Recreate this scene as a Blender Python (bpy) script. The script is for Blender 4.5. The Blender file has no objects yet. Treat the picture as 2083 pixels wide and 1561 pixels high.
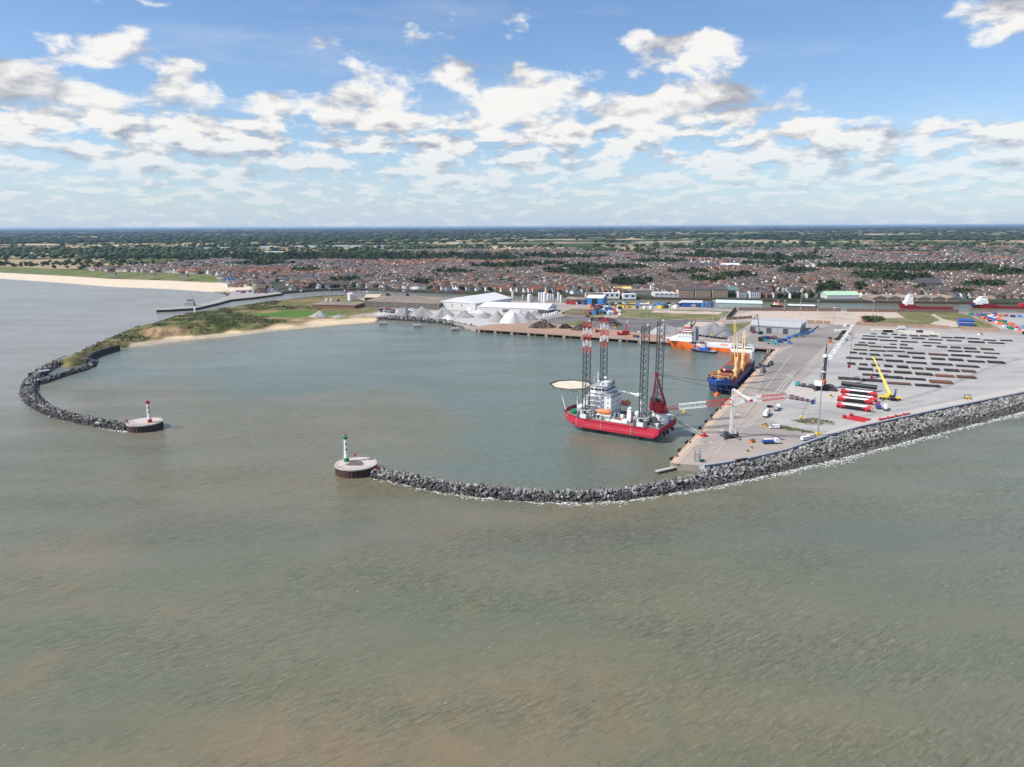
import bpy, bmesh, math, random
import numpy as np
from mathutils import Vector, Matrix
from mathutils.geometry import tessellate_polygon
random.seed(7); rng = np.random.default_rng(7)
scene = bpy.context.scene
R = math.radians
# ------------------------------------------------------------------ camera
FPX, CXP, CYP, CAMH = 1494.0, 1041.5, 780.5, 120.0     # drone camera calibrated on the photograph (metres, photo pixels)
PITCH = math.atan((CYP-461)/FPX); ROLL = 0.0038
_f = np.array([0, math.cos(PITCH), -math.sin(PITCH)]); _r0 = np.array([1.0, 0, 0]); _u0 = np.array([0, math.sin(PITCH), math.cos(PITCH)])
_r = math.cos(ROLL)*_r0-math.sin(ROLL)*_u0; _u = math.sin(ROLL)*_r0+math.cos(ROLL)*_u0
cam_d = bpy.data.cameras.new('camera'); cam = bpy.data.objects.new('camera', cam_d); scene.collection.objects.link(cam)
cam_d.sensor_width = 36; cam_d.lens = FPX/2083*36; cam_d.clip_start = 1; cam_d.clip_end = 200000
cam.matrix_world = Matrix(((_r[0], _u[0], -_f[0], 0), (_r[1], _u[1], -_f[1], 0), (_r[2], _u[2], -_f[2], CAMH), (0, 0, 0, 1)))
scene.camera = cam
def G(x, y, z=0.0):
    """survey helper: the place on the level z that the photo shows at pixel (x, y)"""
    d = _f+(x-CXP)/FPX*_r-(y-CYP)/FPX*_u
    t = (z-CAMH)/d[2]
    return Vector((t*d[0], t*d[1], z))
# ------------------------------------------------------------------ world and sun
SUN_EL, SHADOW_AZ = R(47), R(17)            # shadows fall to the right and a little away
SUN = Vector((-math.cos(SHADOW_AZ)*math.cos(SUN_EL), -math.sin(SHADOW_AZ)*math.cos(SUN_EL), math.sin(SUN_EL)))
sd = bpy.data.lights.new('sun', 'SUN'); sd.energy = 5.0; sd.angle = R(0.55); sd.color = (1, .945, .86)
so = bpy.data.objects.new('sun', sd); scene.collection.objects.link(so)
so.rotation_euler = (-SUN).to_track_quat('-Z', 'Y').to_euler()
world = bpy.data.worlds.new('World'); scene.world = world; world.use_nodes = True

class NT:
    def __init__(s, nt): s.nt = nt; nt.nodes.clear() if not isinstance(nt, bpy.types.Material) else None
    def n(s, t, **k):
        nd = s.nt.nodes.new(t)
        for a, v in k.items(): setattr(nd, a, v)
        return nd
    def put(s, sock, v):
        if isinstance(v, bpy.types.NodeSocket): s.nt.links.new(v, sock)
        elif v is not None: sock.default_value = v
    def m(s, op, a, b=None, c=None, clamp=False):
        nd = s.n('ShaderNodeMath', operation=op, use_clamp=clamp)
        for i, v in enumerate((a, b, c)):
            if v is not None: s.put(nd.inputs[i], v)
        return nd.outputs[0]
    def v(s, op, a, b=None, scale=None):
        nd = s.n('ShaderNodeVectorMath', operation=op); s.put(nd.inputs[0], a)
        if b is not None: s.put(nd.inputs[1], b)
        if scale is not None: s.put(nd.inputs['Scale'], scale)
        return nd.outputs['Value'] if op in ('LENGTH', 'DISTANCE', 'DOT_PRODUCT') else nd.outputs[0]
    def noise(s, vec, scale, detail=3, rough=.55, lac=2.0, dist=0.0, dim='3D', color=False):
        nd = s.n('ShaderNodeTexNoise', noise_dimensions=dim)
        s.put(nd.inputs['Vector'], vec); s.put(nd.inputs['Scale'], scale); s.put(nd.inputs['Detail'], detail)
        s.put(nd.inputs['Roughness'], rough); s.put(nd.inputs['Lacunarity'], lac); s.put(nd.inputs['Distortion'], dist)
        return nd.outputs['Color' if color else 'Fac']
    def ramp(s, val, lo, hi, a=0.0, b=1.0, smooth=True):
        nd = s.n('ShaderNodeMapRange', interpolation_type='SMOOTHSTEP' if smooth else 'LINEAR')
        for i, v in enumerate((val, lo, hi, a, b)): s.put(nd.inputs[i], v)
        return nd.outputs[0]
    def mix(s, fac, a, b, blend='MIX'):
        nd = s.n('ShaderNodeMix', data_type='RGBA', blend_type=blend, clamp_factor=True)
        s.put(nd.inputs[0], fac); s.put(nd.inputs[6], C4(a)); s.put(nd.inputs[7], C4(b))
        return nd.outputs[2]
    def sep(s, v):
        nd = s.n('ShaderNodeSeparateXYZ'); s.put(nd.inputs[0], v); return nd.outputs
    def comb(s, x, y, z):
        nd = s.n('ShaderNodeCombineXYZ')
        for i, v in enumerate((x, y, z)): s.put(nd.inputs[i], v)
        return nd.outputs[0]
def C4(c):
    return c if isinstance(c, bpy.types.NodeSocket) or len(c) == 4 else (*c, 1)

# cumulus sky by look direction: clouds shrink towards the horizon, lit from the sun's side and from above, grey below
def sky_dir(px, py):
    d = _f+(px-CXP)/FPX*_r-(py-CYP)/FPX*_u
    return d/np.linalg.norm(d)
# how cloudy the sky is, by photo height (rows) and photo x across the view; outside the view it stays at the mean
ROWS = [
    (-40, [(0, .30), (500, .25), (1000, .25), (1500, .22), (1900, .4), (2083, .5)]),
    (30, [(0, .15), (60, .3), (130, .45), (200, .2), (400, .1), (700, .1), (980, .1), (1020, .5), (1065, .75), (1110, .4), (1150, .1), (1600, .05), (1880, .2), (1960, .7), (2083, 1.0)]),
    (85, [(0, .3), (70, .45), (130, .70), (200, .8), (270, .75), (330, .35), (400, .12), (600, .1), (650, .6), (690, .72), (740, .35), (800, .5), (850, .75), (900, .6), (960, .3), (1060, .3), (1200, .1), (1270, .6), (1330, .9), (1420, .9), (1490, .5), (1540, .12), (1700, .05), (1900, .15), (2000, .5), (2083, .6)]),
    (140, [(0, .95), (100, 1.0), (180, .85), (250, .55), (300, .3), (345, .62), (400, .72), (450, .45), (510, .15), (640, .15), (700, .5), (745, .65), (800, .3), (850, .6), (900, .75), (960, .75), (1040, 1.0), (1110, .9), (1170, .4), (1220, .15), (1290, .65), (1360, .75), (1430, .5), (1490, .55), (1540, .15), (1700, .08), (1900, .1), (2083, .2)]),
    (205, [(0, 0.86), (120, 0.95), (230, 0.86), (280, 0.46), (340, 0.81), (420, 0.76), (480, 0.71), (560, 0.86), (610, 0.31), (650, 0.61), (700, 0.95), (770, 0.86), (850, 0.51), (950, 0.61), (1040, 0.76), (1110, 0.61), (1180, 0.76), (1260, 0.95), (1380, 0.95), (1500, 0.95), (1570, 0.41), (1615, 0.71), (1660, 0.41), (1720, 0.11), (1850, 0.11), (1950, 0.16), (2083, 0.21)]),
    (270, [(0, 0.95), (90, 0.77), (140, 0.57), (230, 0.92), (330, 0.77), (400, 0.95), (500, 0.77), (560, 0.95), (610, 0.37), (680, 0.87), (760, 0.95), (850, 0.67), (920, 0.92), (1010, 0.67), (1080, 0.92), (1160, 0.67), (1250, 0.87), (1340, 0.72), (1440, 0.62), (1530, 0.92), (1600, 0.67), (1680, 0.92), (1770, 0.67), (1860, 0.92), (1960, 0.72), (2083, 0.92)]),
    (330, [(0, 0.72), (60, 0.52), (150, 0.87), (240, 0.62), (330, 0.87), (430, 0.67), (520, 0.92), (600, 0.57), (680, 0.72), (760, 0.57), (860, 0.87), (960, 0.67), (1060, 0.87), (1160, 0.62), (1250, 0.82), (1340, 0.62), (1430, 0.84), (1530, 0.72), (1640, 0.9), (1740, 0.72), (1840, 0.87), (1940, 0.7), (2083, 0.87)]),
]
def coverage(T, x, y, z):
    # azimuth and height of the look direction, in the photo's units on the middle axis
    az = T.m('DIVIDE', x, T.m('MAXIMUM', y, .02)); h = T.m('DIVIDE', z, T.m('MAXIMUM', y, .02))
    AZ = .80
    fac = T.m('MULTIPLY_ADD', az, .5/AZ, .5, clamp=True)
    pts = []
    for row, lst in ROWS:
        nd = T.n('ShaderNodeValToRGB'); nd.color_ramp.interpolation = 'B_SPLINE'
        el = nd.color_ramp.elements
        st = []
        for px, v in lst:
            d = sky_dir(px, row); st.append((min(max(d[0]/d[1]*.5/AZ+.5, 0), 1), v))
        st = [(0.0, .5)]+st+[(1.0, .5)]
        el[0].position = st[0][0]; el[0].color = (st[0][1],)*3+(1,); el[1].position = st[-1][0]; el[1].color = (st[-1][1],)*3+(1,)
        for q, v in st[1:-1]:
            e = el.new(q); e.color = (v, v, v, 1)
        T.put(nd.inputs[0], fac)
        d = sky_dir(CXP, row); pts.append((d[2]/d[1], nd.outputs[0]))
    pts.sort(key=lambda t: t[0])          # low to high
    cov = T.ramp(h, .0, pts[0][0], .52, pts[0][1])
    for (h0, a), (h1, b_) in zip(pts[:-1], pts[1:]):
        f = T.ramp(h, h0, h1); cov = T.m('ADD', cov, T.m('MULTIPLY', f, T.m('SUBTRACT', b_, a)))
    f = T.ramp(h, pts[-1][0], pts[-1][0]+.25)
    cov = T.m('ADD', cov, T.m('MULTIPLY', f, T.m('SUBTRACT', .42, pts[-1][1])))
    return T.m('ADD', T.m('MULTIPLY', T.ramp(y, .1, .4), T.m('SUBTRACT', cov, .5)), .5)
def build_world():
    T = NT(world.node_tree)
    out = T.n('ShaderNodeOutputWorld'); bg = T.n('ShaderNodeBackground')
    sky = T.n('ShaderNodeTexSky', sky_type='NISHITA', sun_disc=False, sun_elevation=SUN_EL, altitude=100, air_density=1.0, dust_density=.55, ozone_density=2.2)
    sky.sun_rotation = math.atan2(SUN.x, SUN.y)
    S = .128
    base = T.v('MULTIPLY', sky.outputs[0], (S*.98, S*1.10, S*1.27))
    D = T.n('ShaderNodeTexCoord').outputs['Generated']
    x, y, z = T.sep(D)
    az = T.m('ARCTAN2', x, y)
    cov = coverage(T, x, y, z)
    wq = T.noise(T.comb(T.m('MULTIPLY', az, 9.0), T.m('MULTIPLY', z, 16.0), 0), 1.0, 2, .5, dim='2D', color=True)
    warp = T.v('SCALE', T.v('SUBTRACT', wq, (.5, .5, .5)), scale=T.ramp(z, .05, .16, .006, .045))
    def field(scale, sq, off, det, seed):
        q = T.v('ADD', T.comb(az, T.m('MULTIPLY', z, sq), 0), T.v('ADD', warp, (off[0]+seed, off[1]*sq+seed*1.7, 0)))
        return T.noise(q, scale, det, .545, 2.1, dim='2D')
    bands = [(11.5, 2.1, 1.0), (19.0, 2.7, 3.7), (30.0, 3.4, 8.2)]
    wts = [T.ramp(z, .10, .17), None, T.ramp(z, .075, .035)]
    wts[1] = T.m('SUBTRACT', T.m('SUBTRACT', 1.0, wts[0]), wts[2])
    N = L1 = L2 = None
    for (sc, sq, seed), w in zip(bands, wts):
        n0 = T.m('MULTIPLY', field(sc, sq, (0, 0), 6.0, seed), w)
        n1 = T.m('MULTIPLY', field(sc, sq, (-.10/sc, .17/sc), 3.0, seed), w)
        n2 = T.m('MULTIPLY', field(sc, sq, (-.26/sc, .62/sc), 1.0, seed), w)
        N = n0 if N is None else T.m('ADD', N, n0)
        L1 = n1 if L1 is None else T.m('ADD', L1, n1)
        L2 = n2 if L2 is None else T.m('ADD', L2, n2)
    val = T.m('MULTIPLY_ADD', N, 1.75, cov)
    ex = T.m('SUBTRACT', val, 1.45)
    al = T.ramp(ex, -.07, .26)
    g1 = T.m('SUBTRACT', N, L1); g2 = T.m('SUBTRACT', N, L2)
    lit = T.m('ADD', T.m('MULTIPLY_ADD', g1, 2.6, .86), T.m('MULTIPLY_ADD', g2, 2.9, T.m('MULTIPLY', ex, -.25)), clamp=True)
    col = T.mix(lit, (.44, .47, .545), (1.02, 1.01, .99))
    acc = T.v('SCALE', col, scale=al); trans = T.m('SUBTRACT', 1.0, al)
    P = T.comb(az, T.m('MULTIPLY', z, 2.5), 0)
    # thin high cirrus veil
    cir = T.noise(T.v('MULTIPLY', P, (1.0, 2.2, 1)), 3.0, 5, .6, 2.2, dim='2D')
    ver = T.m('MULTIPLY', T.ramp(cir, .47, .8), .22)
    base2 = T.mix(ver, base, (.82, .88, .96))
    # far clouds sink into the bright horizon air
    fade = T.ramp(z, .005, .13)
    hz = T.mix(T.m('MULTIPLY', T.m('POWER', T.m('SUBTRACT', 1.0, T.m('MAXIMUM', z, 0.0)), 16.0), .80), base2, (.60, .745, .93))
    cloudy = T.v('ADD', acc, T.v('SCALE', hz, scale=trans))
    fin = T.mix(T.m('MULTIPLY_ADD', fade, .72, .28), hz, cloudy)
    T.put(bg.inputs[0], fin); bg.inputs[1].default_value = .86
    T.nt.links.new(bg.outputs[0], out.inputs[0])
build_world()
world.cycles.sampling_method = 'MANUAL'; world.cycles.sample_map_resolution = 256
vs = scene.view_settings; vs.view_transform = 'Standard'; vs.look = 'None'; vs.exposure = 0.09; vs.gamma = 1.0; vs.use_curve_mapping = False
scene.cycles.max_bounces = 5; scene.cycles.diffuse_bounces = 2; scene.cycles.glossy_bounces = 2; scene.cycles.transparent_max_bounces = 6; scene.cycles.volume_bounces = 0
scene.cycles.use_adaptive_sampling = True; scene.cycles.adaptive_threshold = .012; scene.cycles.denoising_prefilter = 'ACCURATE'; scene.cycles.use_denoising = True; scene.cycles.caustics_reflective = False; scene.cycles.caustics_refractive = False
# ------------------------------------------------------------------ helpers
COL = scene.collection
MATS = {}
def mat(name, col, rough=.75, metal=0.0, var=.14, scale=.4, col2=None, lim=(.48, .62), bump=0.0, bscale=2.0, spec=.35, attr=None, stretch=None, rnd=0.0, alpha=None):
    if name in MATS: return MATS[name]
    m = bpy.data.materials.new(name); m.use_nodes = True; MATS[name] = m
    T = NT(m.node_tree)
    out = T.n('ShaderNodeOutputMaterial'); b = T.n('ShaderNodeBsdfPrincipled')
    pos = T.n('ShaderNodeNewGeometry').outputs['Position']
    if stretch: pos = T.v('MULTIPLY', pos, stretch)
    c = C4(col)
    if attr: c = T.n('ShaderNodeAttribute', attribute_name=attr).outputs['Color']
    if col2 is not None:
        c = T.mix(T.ramp(T.noise(pos, scale*.35, 5, .62), lim[0], lim[1]), c, col2)
    n = T.noise(pos, scale, 5, .65)
    k = T.m('MULTIPLY_ADD', n, var*4, 1-var*2)
    if rnd:
        k = T.m('MULTIPLY', k, T.m('MULTIPLY_ADD', T.n('ShaderNodeObjectInfo').outputs['Random'], rnd*2, 1-rnd))
    T.put(b.inputs['Base Color'], T.v('SCALE', c, scale=k) if isinstance(c, bpy.types.NodeSocket) else T.v('SCALE', c[:3], scale=k))
    b.inputs['Roughness'].default_value = rough; b.inputs['Metallic'].default_value = metal
    b.inputs['Specular IOR Level'].default_value = spec
    if bump:
        bp = T.n('ShaderNodeBump'); bp.inputs['Strength'].default_value = 1; bp.inputs['Distance'].default_value = bump
        T.put(bp.inputs['Height'], T.noise(pos, bscale, 4, .6)); T.nt.links.new(bp.outputs[0], b.inputs['Normal'])
    T.nt.links.new(b.outputs[0], out.inputs[0])
    return m
def link(o): COL.objects.link(o); return o
def tag(o, label=None, cat=None, group=None, kind=None):
    if label: o['label'] = label
    if cat: o['category'] = cat
    if group: o['group'] = group
    if kind: o['kind'] = kind
    return o
def empty(name, loc, rz=0.0, label=None, cat=None, group=None):
    o = bpy.data.objects.new(name, None); link(o); o.location = loc; o.rotation_euler = (0, 0, rz); o.empty_display_size = 1
    return tag(o, label, cat, group)
def copy_tree(o, parent=None):
    c = o.copy(); link(c); c.parent = parent
    for ch in [k for k in o.children]: copy_tree(ch, c)
    return c
class MB:
    """collects faces in local metres; build() links them as one mesh object"""
    def __init__(s): s.v = []; s.f = []; s.mi = []; s.cur = 0; s.M = None
    def at(s, M): s.M = M; return s
    def mat(s, i): s.cur = i; return s
    def add(s, vs, fs):
        o = len(s.v)
        s.v += [tuple(s.M @ Vector(p)) for p in vs] if s.M else [tuple(p) for p in vs]
        for f in fs: s.f.append(tuple(i+o for i in f)); s.mi.append(s.cur)
        return s
    def box(s, c, d, rz=0.0, top=None):
        x, y, z = d[0]/2, d[1]/2, d[2]/2; tx, ty = top if top else (1, 1)
        vs = [(-x, -y, -z), (x, -y, -z), (x, y, -z), (-x, y, -z), (-x*tx, -y*ty, z), (x*tx, -y*ty, z), (x*tx, y*ty, z), (-x*tx, y*ty, z)]
        ca, sa = math.cos(rz), math.sin(rz)
        vs = [(c[0]+p[0]*ca-p[1]*sa, c[1]+p[0]*sa+p[1]*ca, c[2]+p[2]) for p in vs]
        return s.add(vs, [(0, 3, 2, 1), (4, 5, 6, 7), (0, 1, 5, 4), (1, 2, 6, 5), (2, 3, 7, 6), (3, 0, 4, 7)])
    def tube(s, a, b, r, n=6, r2=None, caps=True):
        a, b = Vector(a), Vector(b); r2 = r if r2 is None else r2; d = (b-a)
        if d.length < 1e-6: return s
        q = d.to_track_quat('Z', 'Y'); vs = []
        for p, rr in ((a, r), (b, r2)):
            for i in range(n):
                t = 2*math.pi*(i+.5)/n; vs.append(p+q @ Vector((rr*math.cos(t), rr*math.sin(t), 0)))
        fs = [(i, (i+1) % n, n+(i+1) % n, n+i) for i in range(n)]
        if caps: fs += [tuple(range(n))[::-1], tuple(range(n, 2*n))]
        return s.add(vs, fs)
    def path(s, pts, r, n=5):
        for a, b in zip(pts[:-1], pts[1:]): s.tube(a, b, r, n)
        return s
    def lathe(s, prof, n=20, c=(0, 0, 0), cap=True):
        vs = []
        for r, z in prof:
            for i in range(n):
                t = 2*math.pi*i/n; vs.append((c[0]+r*math.cos(t), c[1]+r*math.sin(t), c[2]+z))
        fs = [(k*n+i, k*n+(i+1) % n, (k+1)*n+(i+1) % n, (k+1)*n+i) for k in range(len(prof)-1) for i in range(n)]
        if cap: fs += [tuple(range(n))[::-1], tuple(range((len(prof)-1)*n, len(prof)*n))]
        return s.add(vs, fs)
    def prism(s, poly, z0, z1, top=True, bottom=False):
        n = len(poly); vs = [(p[0], p[1], z0) for p in poly]+[(p[0], p[1], z1) for p in poly]
        area = sum(poly[i][0]*poly[(i+1) % n][1]-poly[(i+1) % n][0]*poly[i][1] for i in range(n))
        fs = [(i, (i+1) % n, n+(i+1) % n, n+i) if area > 0 else (i, n+i, n+(i+1) % n, (i+1) % n) for i in range(n)]
        if top:
            for t in tessellate_polygon([[Vector((p[0], p[1], 0)) for p in poly]]):
                a, b, c = (poly[i] for i in t); up = (b[0]-a[0])*(c[1]-a[1])-(b[1]-a[1])*(c[0]-a[0]) > 0
                t = t if up else t[::-1]
                fs.append(tuple(n+i for i in t))
                if bottom: fs.append(tuple(t[::-1]))
        return s.add(vs, fs)
    def xprism(s, poly, x0, x1):
        """outline in (y, z), pushed along x"""
        n = len(poly); vs = [(x0, p[0], p[1]) for p in poly]+[(x1, p[0], p[1]) for p in poly]
        fs = [(i, (i+1) % n, n+(i+1) % n, n+i) for i in range(n)]+[tuple(range(n))[::-1], tuple(range(n, 2*n))]
        return s.add(vs, fs)
    def yprism(s, poly, y0, y1):
        """outline in (x, z), pushed along y"""
        n = len(poly); vs = [(p[0], y0, p[1]) for p in poly]+[(p[0], y1, p[1]) for p in poly]
        fs = [(i, n+i, n+(i+1) % n, (i+1) % n) for i in range(n)]+[tuple(range(n)), tuple(range(n, 2*n))[::-1]]
        return s.add(vs, fs)
    def mesh(s, name, mats, smooth=False):
        me = bpy.data.meshes.new(name); me.from_pydata(s.v, [], s.f); me.update()
        for m in (mats if isinstance(mats, (list, tuple)) else [mats]): me.materials.append(m)
        if any(s.mi): me.polygons.foreach_set('material_index', s.mi)
        if smooth: me.polygons.foreach_set('use_smooth', [True]*len(s.f))
        return me
    def build(s, name, mats, parent=None, loc=None, rz=None, smooth=False):
        o = bpy.data.objects.new(name, s.mesh(name, mats, smooth)); link(o)
        if parent: o.parent = parent
        if loc is not None: o.location = loc
        if rz is not None: o.rotation_euler = (0, 0, rz)
        return o
def fix_normals(me):
    bm = bmesh.new(); bm.from_mesh(me); bmesh.ops.recalc_face_normals(bm, faces=bm.faces); bm.to_mesh(me); bm.free()
def np_mesh(name, verts, faces, mats, attrs=None, smooth=False):
    me = bpy.data.meshes.new(name); verts = np.asarray(verts, np.float32); faces = np.asarray(faces, np.int32)
    k = faces.shape[1]
    me.vertices.add(len(verts)); me.vertices.foreach_set('co', verts.ravel())
    me.loops.add(faces.size); me.loops.foreach_set('vertex_index', faces.ravel())
    me.polygons.add(len(faces)); me.polygons.foreach_set('loop_start', np.arange(0, faces.size, k, dtype=np.int32)); me.polygons.foreach_set('loop_total', np.full(len(faces), k, np.int32))
    if smooth: me.polygons.foreach_set('use_smooth', np.ones(len(faces), bool))
    me.update(calc_edges=True)
    for m in (mats if isinstance(mats, (list, tuple)) else [mats]): me.materials.append(m)
    for nm, dat, dom in (attrs or []):
        a = me.attributes.new(nm, 'FLOAT_COLOR', dom); d = np.ones((len(dat), 4), np.float32); d[:, :3] = dat; a.data.foreach_set('color', d.ravel())
    return me
def obj(name, me, parent=None, **k):
    o = bpy.data.objects.new(name, me); link(o)
    if parent: o.parent = parent
    return tag(o, **k)
QZ = 3.5                                     # level of the quay and yard
def W(pts, z=QZ): return [G(x, y, z) for x, y in pts]
def jagged(poly, step, amp, seed=1):
    r = random.Random(seed); out = []
    n = len(poly)
    for i in range(n):
        a, b = Vector(poly[i][:2]), Vector(poly[(i+1) % n][:2]); k = max(1, int((b-a).length/step))
        nrm = Vector((-(b-a).y, (b-a).x)); nrm = nrm.normalized() if nrm.length else nrm
        for j in range(k):
            p = a.lerp(b, j/k)
            if j: p = p+nrm*r.uniform(-amp, amp)
            out.append((p.x, p.y))
    return out
def patch(name, pix, m, z=QZ, dz=.03, step=0, amp=0, seed=1):
    poly = [tuple(p)[:2] for p in W(pix, z)]
    if step: poly = jagged(poly, step, amp, seed)
    n = len(poly); mb = MB(); vs = [(p[0], p[1], z+dz) for p in poly]; fs = []
    for t in tessellate_polygon([[Vector((p[0], p[1], 0)) for p in poly]]):
        a, b, c = (poly[i] for i in t); up = (b[0]-a[0])*(c[1]-a[1])-(b[1]-a[1])*(c[0]-a[0]) > 0
        fs.append(tuple(t if up else t[::-1]))
    mb.add(vs, fs)
    return tag(mb.build(name, m), kind='structure')
def in_poly(x, y, poly):
    x = np.asarray(x); y = np.asarray(y); c = np.zeros(x.shape, bool); n = len(poly)
    for i in range(n):
        (x0, y0), (x1, y1) = poly[i][:2], poly[(i+1) % n][:2]
        if y0 == y1: continue
        c ^= ((y0 > y) != (y1 > y)) & (x < (x1-x0)*(y-y0)/(y1-y0)+x0)
    return c
def seg_dist(x, y, line):
    d = np.full(np.shape(x), 1e9)
    for a, b in zip(line[:-1], line[1:]):
        ax, ay, bx, by = a[0], a[1], b[0], b[1]; l2 = (bx-ax)**2+(by-ay)**2+1e-9
        t = np.clip(((x-ax)*(bx-ax)+(y-ay)*(by-ay))/l2, 0, 1)
        d = np.minimum(d, np.hypot(x-ax-t*(bx-ax), y-ay-t*(by-ay)))
    return d
_vn = np.random.default_rng(3).random((64, 64))
def vnoise(x, y, s):
    x = np.asarray(x)*s; y = np.asarray(y)*s; xi = np.floor(x).astype(int); yi = np.floor(y).astype(int); fx = x-xi; fy = y-yi
    fx = fx*fx*(3-2*fx); fy = fy*fy*(3-2*fy); g = lambda i, j: _vn[i % 64, j % 64]
    return (g(xi, yi)*(1-fx)+g(xi+1, yi)*fx)*(1-fy)+(g(xi, yi+1)*(1-fx)+g(xi+1, yi+1)*fx)*fy
def fnoise(x, y, s): return vnoise(x, y, s)*.55+vnoise(x+31, y+17, s*2.1)*.28+vnoise(x+7, y+51, s*4.3)*.17
def sstep(a, b, x): t = np.clip((x-a)/(b-a), 0, 1); return t*t*(3-2*t)
# ------------------------------------------------------------------ materials used in many places
m_conc = mat('quay_concrete', (.37, .315, .275), .9, var=.07, scale=.05, col2=(.29, .255, .23), lim=(.42, .66))
m_yard = mat('yard_gravel', (.40, .39, .37), .95, var=.06, scale=.05, col2=(.30, .295, .285), lim=(.42, .68), stretch=(1, 2.2, 1))
m_pale = mat('pale_concrete', (.47, .43, .39), .9, var=.06, scale=.12)
m_asph = mat('dark_asphalt', (.125, .12, .118), .9, var=.12, scale=.06, col2=(.19, .175, .165), lim=(.45, .65))
m_asph2 = mat('worn_asphalt', (.275, .245, .225), .9, var=.08, scale=.05, col2=(.215, .195, .185), lim=(.45, .65))
m_rustgr = mat('rust_stained_concrete', (.37, .235, .165), .9, var=.1, scale=.06, col2=(.30, .21, .165), lim=(.45, .65))
m_sand = mat('beach_sand', (.62, .51, .37), .95, var=.06, scale=.05, col2=(.52, .41, .285), lim=(.5, .7))
m_sandy = mat('sandy_ground', (.50, .41, .335), .95, var=.08, scale=.05, col2=(.40, .34, .27), lim=(.5, .65))
m_grass = mat('rough_grass', (.125, .135, .045), .95, var=.2, scale=.08, col2=(.22, .18, .085), lim=(.46, .62))
m_green = mat('green_grass', (.085, .16, .03), .95, var=.16, scale=.06, col2=(.12, .17, .05), lim=(.45, .6))
m_weeds = mat('weedy_gravel', (.215, .20, .135), .95, var=.2, scale=.3, col2=(.31, .30, .27), lim=(.46, .6))
m_gravelw = mat('pale_gravel', (.47, .45, .43), .95, var=.08, scale=.1)
m_white = mat('white_paint', (.78, .78, .77), .45, var=.03, scale=.3)
m_grey = mat('grey_paint', (.36, .37, .38), .5, var=.06, scale=.3)
m_dgrey = mat('dark_grey_steel', (.075, .08, .085), .55, var=.1, scale=.6)
m_black = mat('black_rubber', (.018, .018, .02), .7, var=.1)
m_glass = mat('window_glass', (.03, .04, .05), .12, var=.02, spec=.6)
m_red = mat('red_paint', (.50, .025, .04), .45, var=.06, scale=.4)
m_dred = mat('dark_red_paint', (.26, .018, .03), .45, var=.08, scale=.4)
m_yel = mat('yellow_paint', (.75, .52, .05), .5, var=.05)
m_pyel = mat('pale_yellow_paint', (.78, .58, .22), .5, var=.05)
m_blue = mat('blue_paint', (.03, .09, .36), .45, var=.07)
m_lblue = mat('bright_blue_paint', (.06, .24, .56), .5, var=.06)
m_navy = mat('navy_paint', (.016, .025, .085), .45, var=.1)
m_orange = mat('orange_paint', (.80, .165, .035), .5, var=.06)
m_green_p = mat('green_paint', (.015, .22, .09), .5, var=.05)
m_brown = mat('rust_brown_steel', (.10, .05, .035), .85, var=.2, scale=.5, col2=(.17, .075, .04), lim=(.45, .6))
m_rust = mat('orange_rust_steel', (.17, .07, .04), .85, var=.18, scale=.5)
m_steelmat = mat('dark_steel_plates', (.024, .023, .024), .7, var=.2, scale=.5, col2=(.10, .055, .04), lim=(.5, .62), rnd=.25)
m_rmat = mat('reddish_steel_plates', (.10, .052, .04), .8, var=.2, scale=.5, rnd=.2)
m_timber = mat('dark_timber', (.07, .055, .045), .9, var=.2, scale=.6)
m_plank = mat('pale_timber', (.55, .45, .32), .85, var=.1, scale=.5)
m_rock = mat('grey_armour_rock', (.26, .252, .243), .9, var=.16, scale=1.1, col2=(.10, .097, .093), lim=(.48, .6), bump=.05, bscale=2.5, rnd=.5)
m_rockd = mat('wet_dark_rock', (.055, .054, .052), .8, var=.2, scale=1.0, col2=(.10, .098, .095), lim=(.52, .64), bump=.05, bscale=2.5, rnd=.3)
m_teal = mat('teal_paint', (.05, .32, .34), .5, var=.05)
m_brick = mat('red_brick', (.26, .115, .08), .9, var=.1, scale=.3)
m_silver = mat('galvanised_steel', (.42, .43, .44), .45, metal=.3, var=.05)
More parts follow.
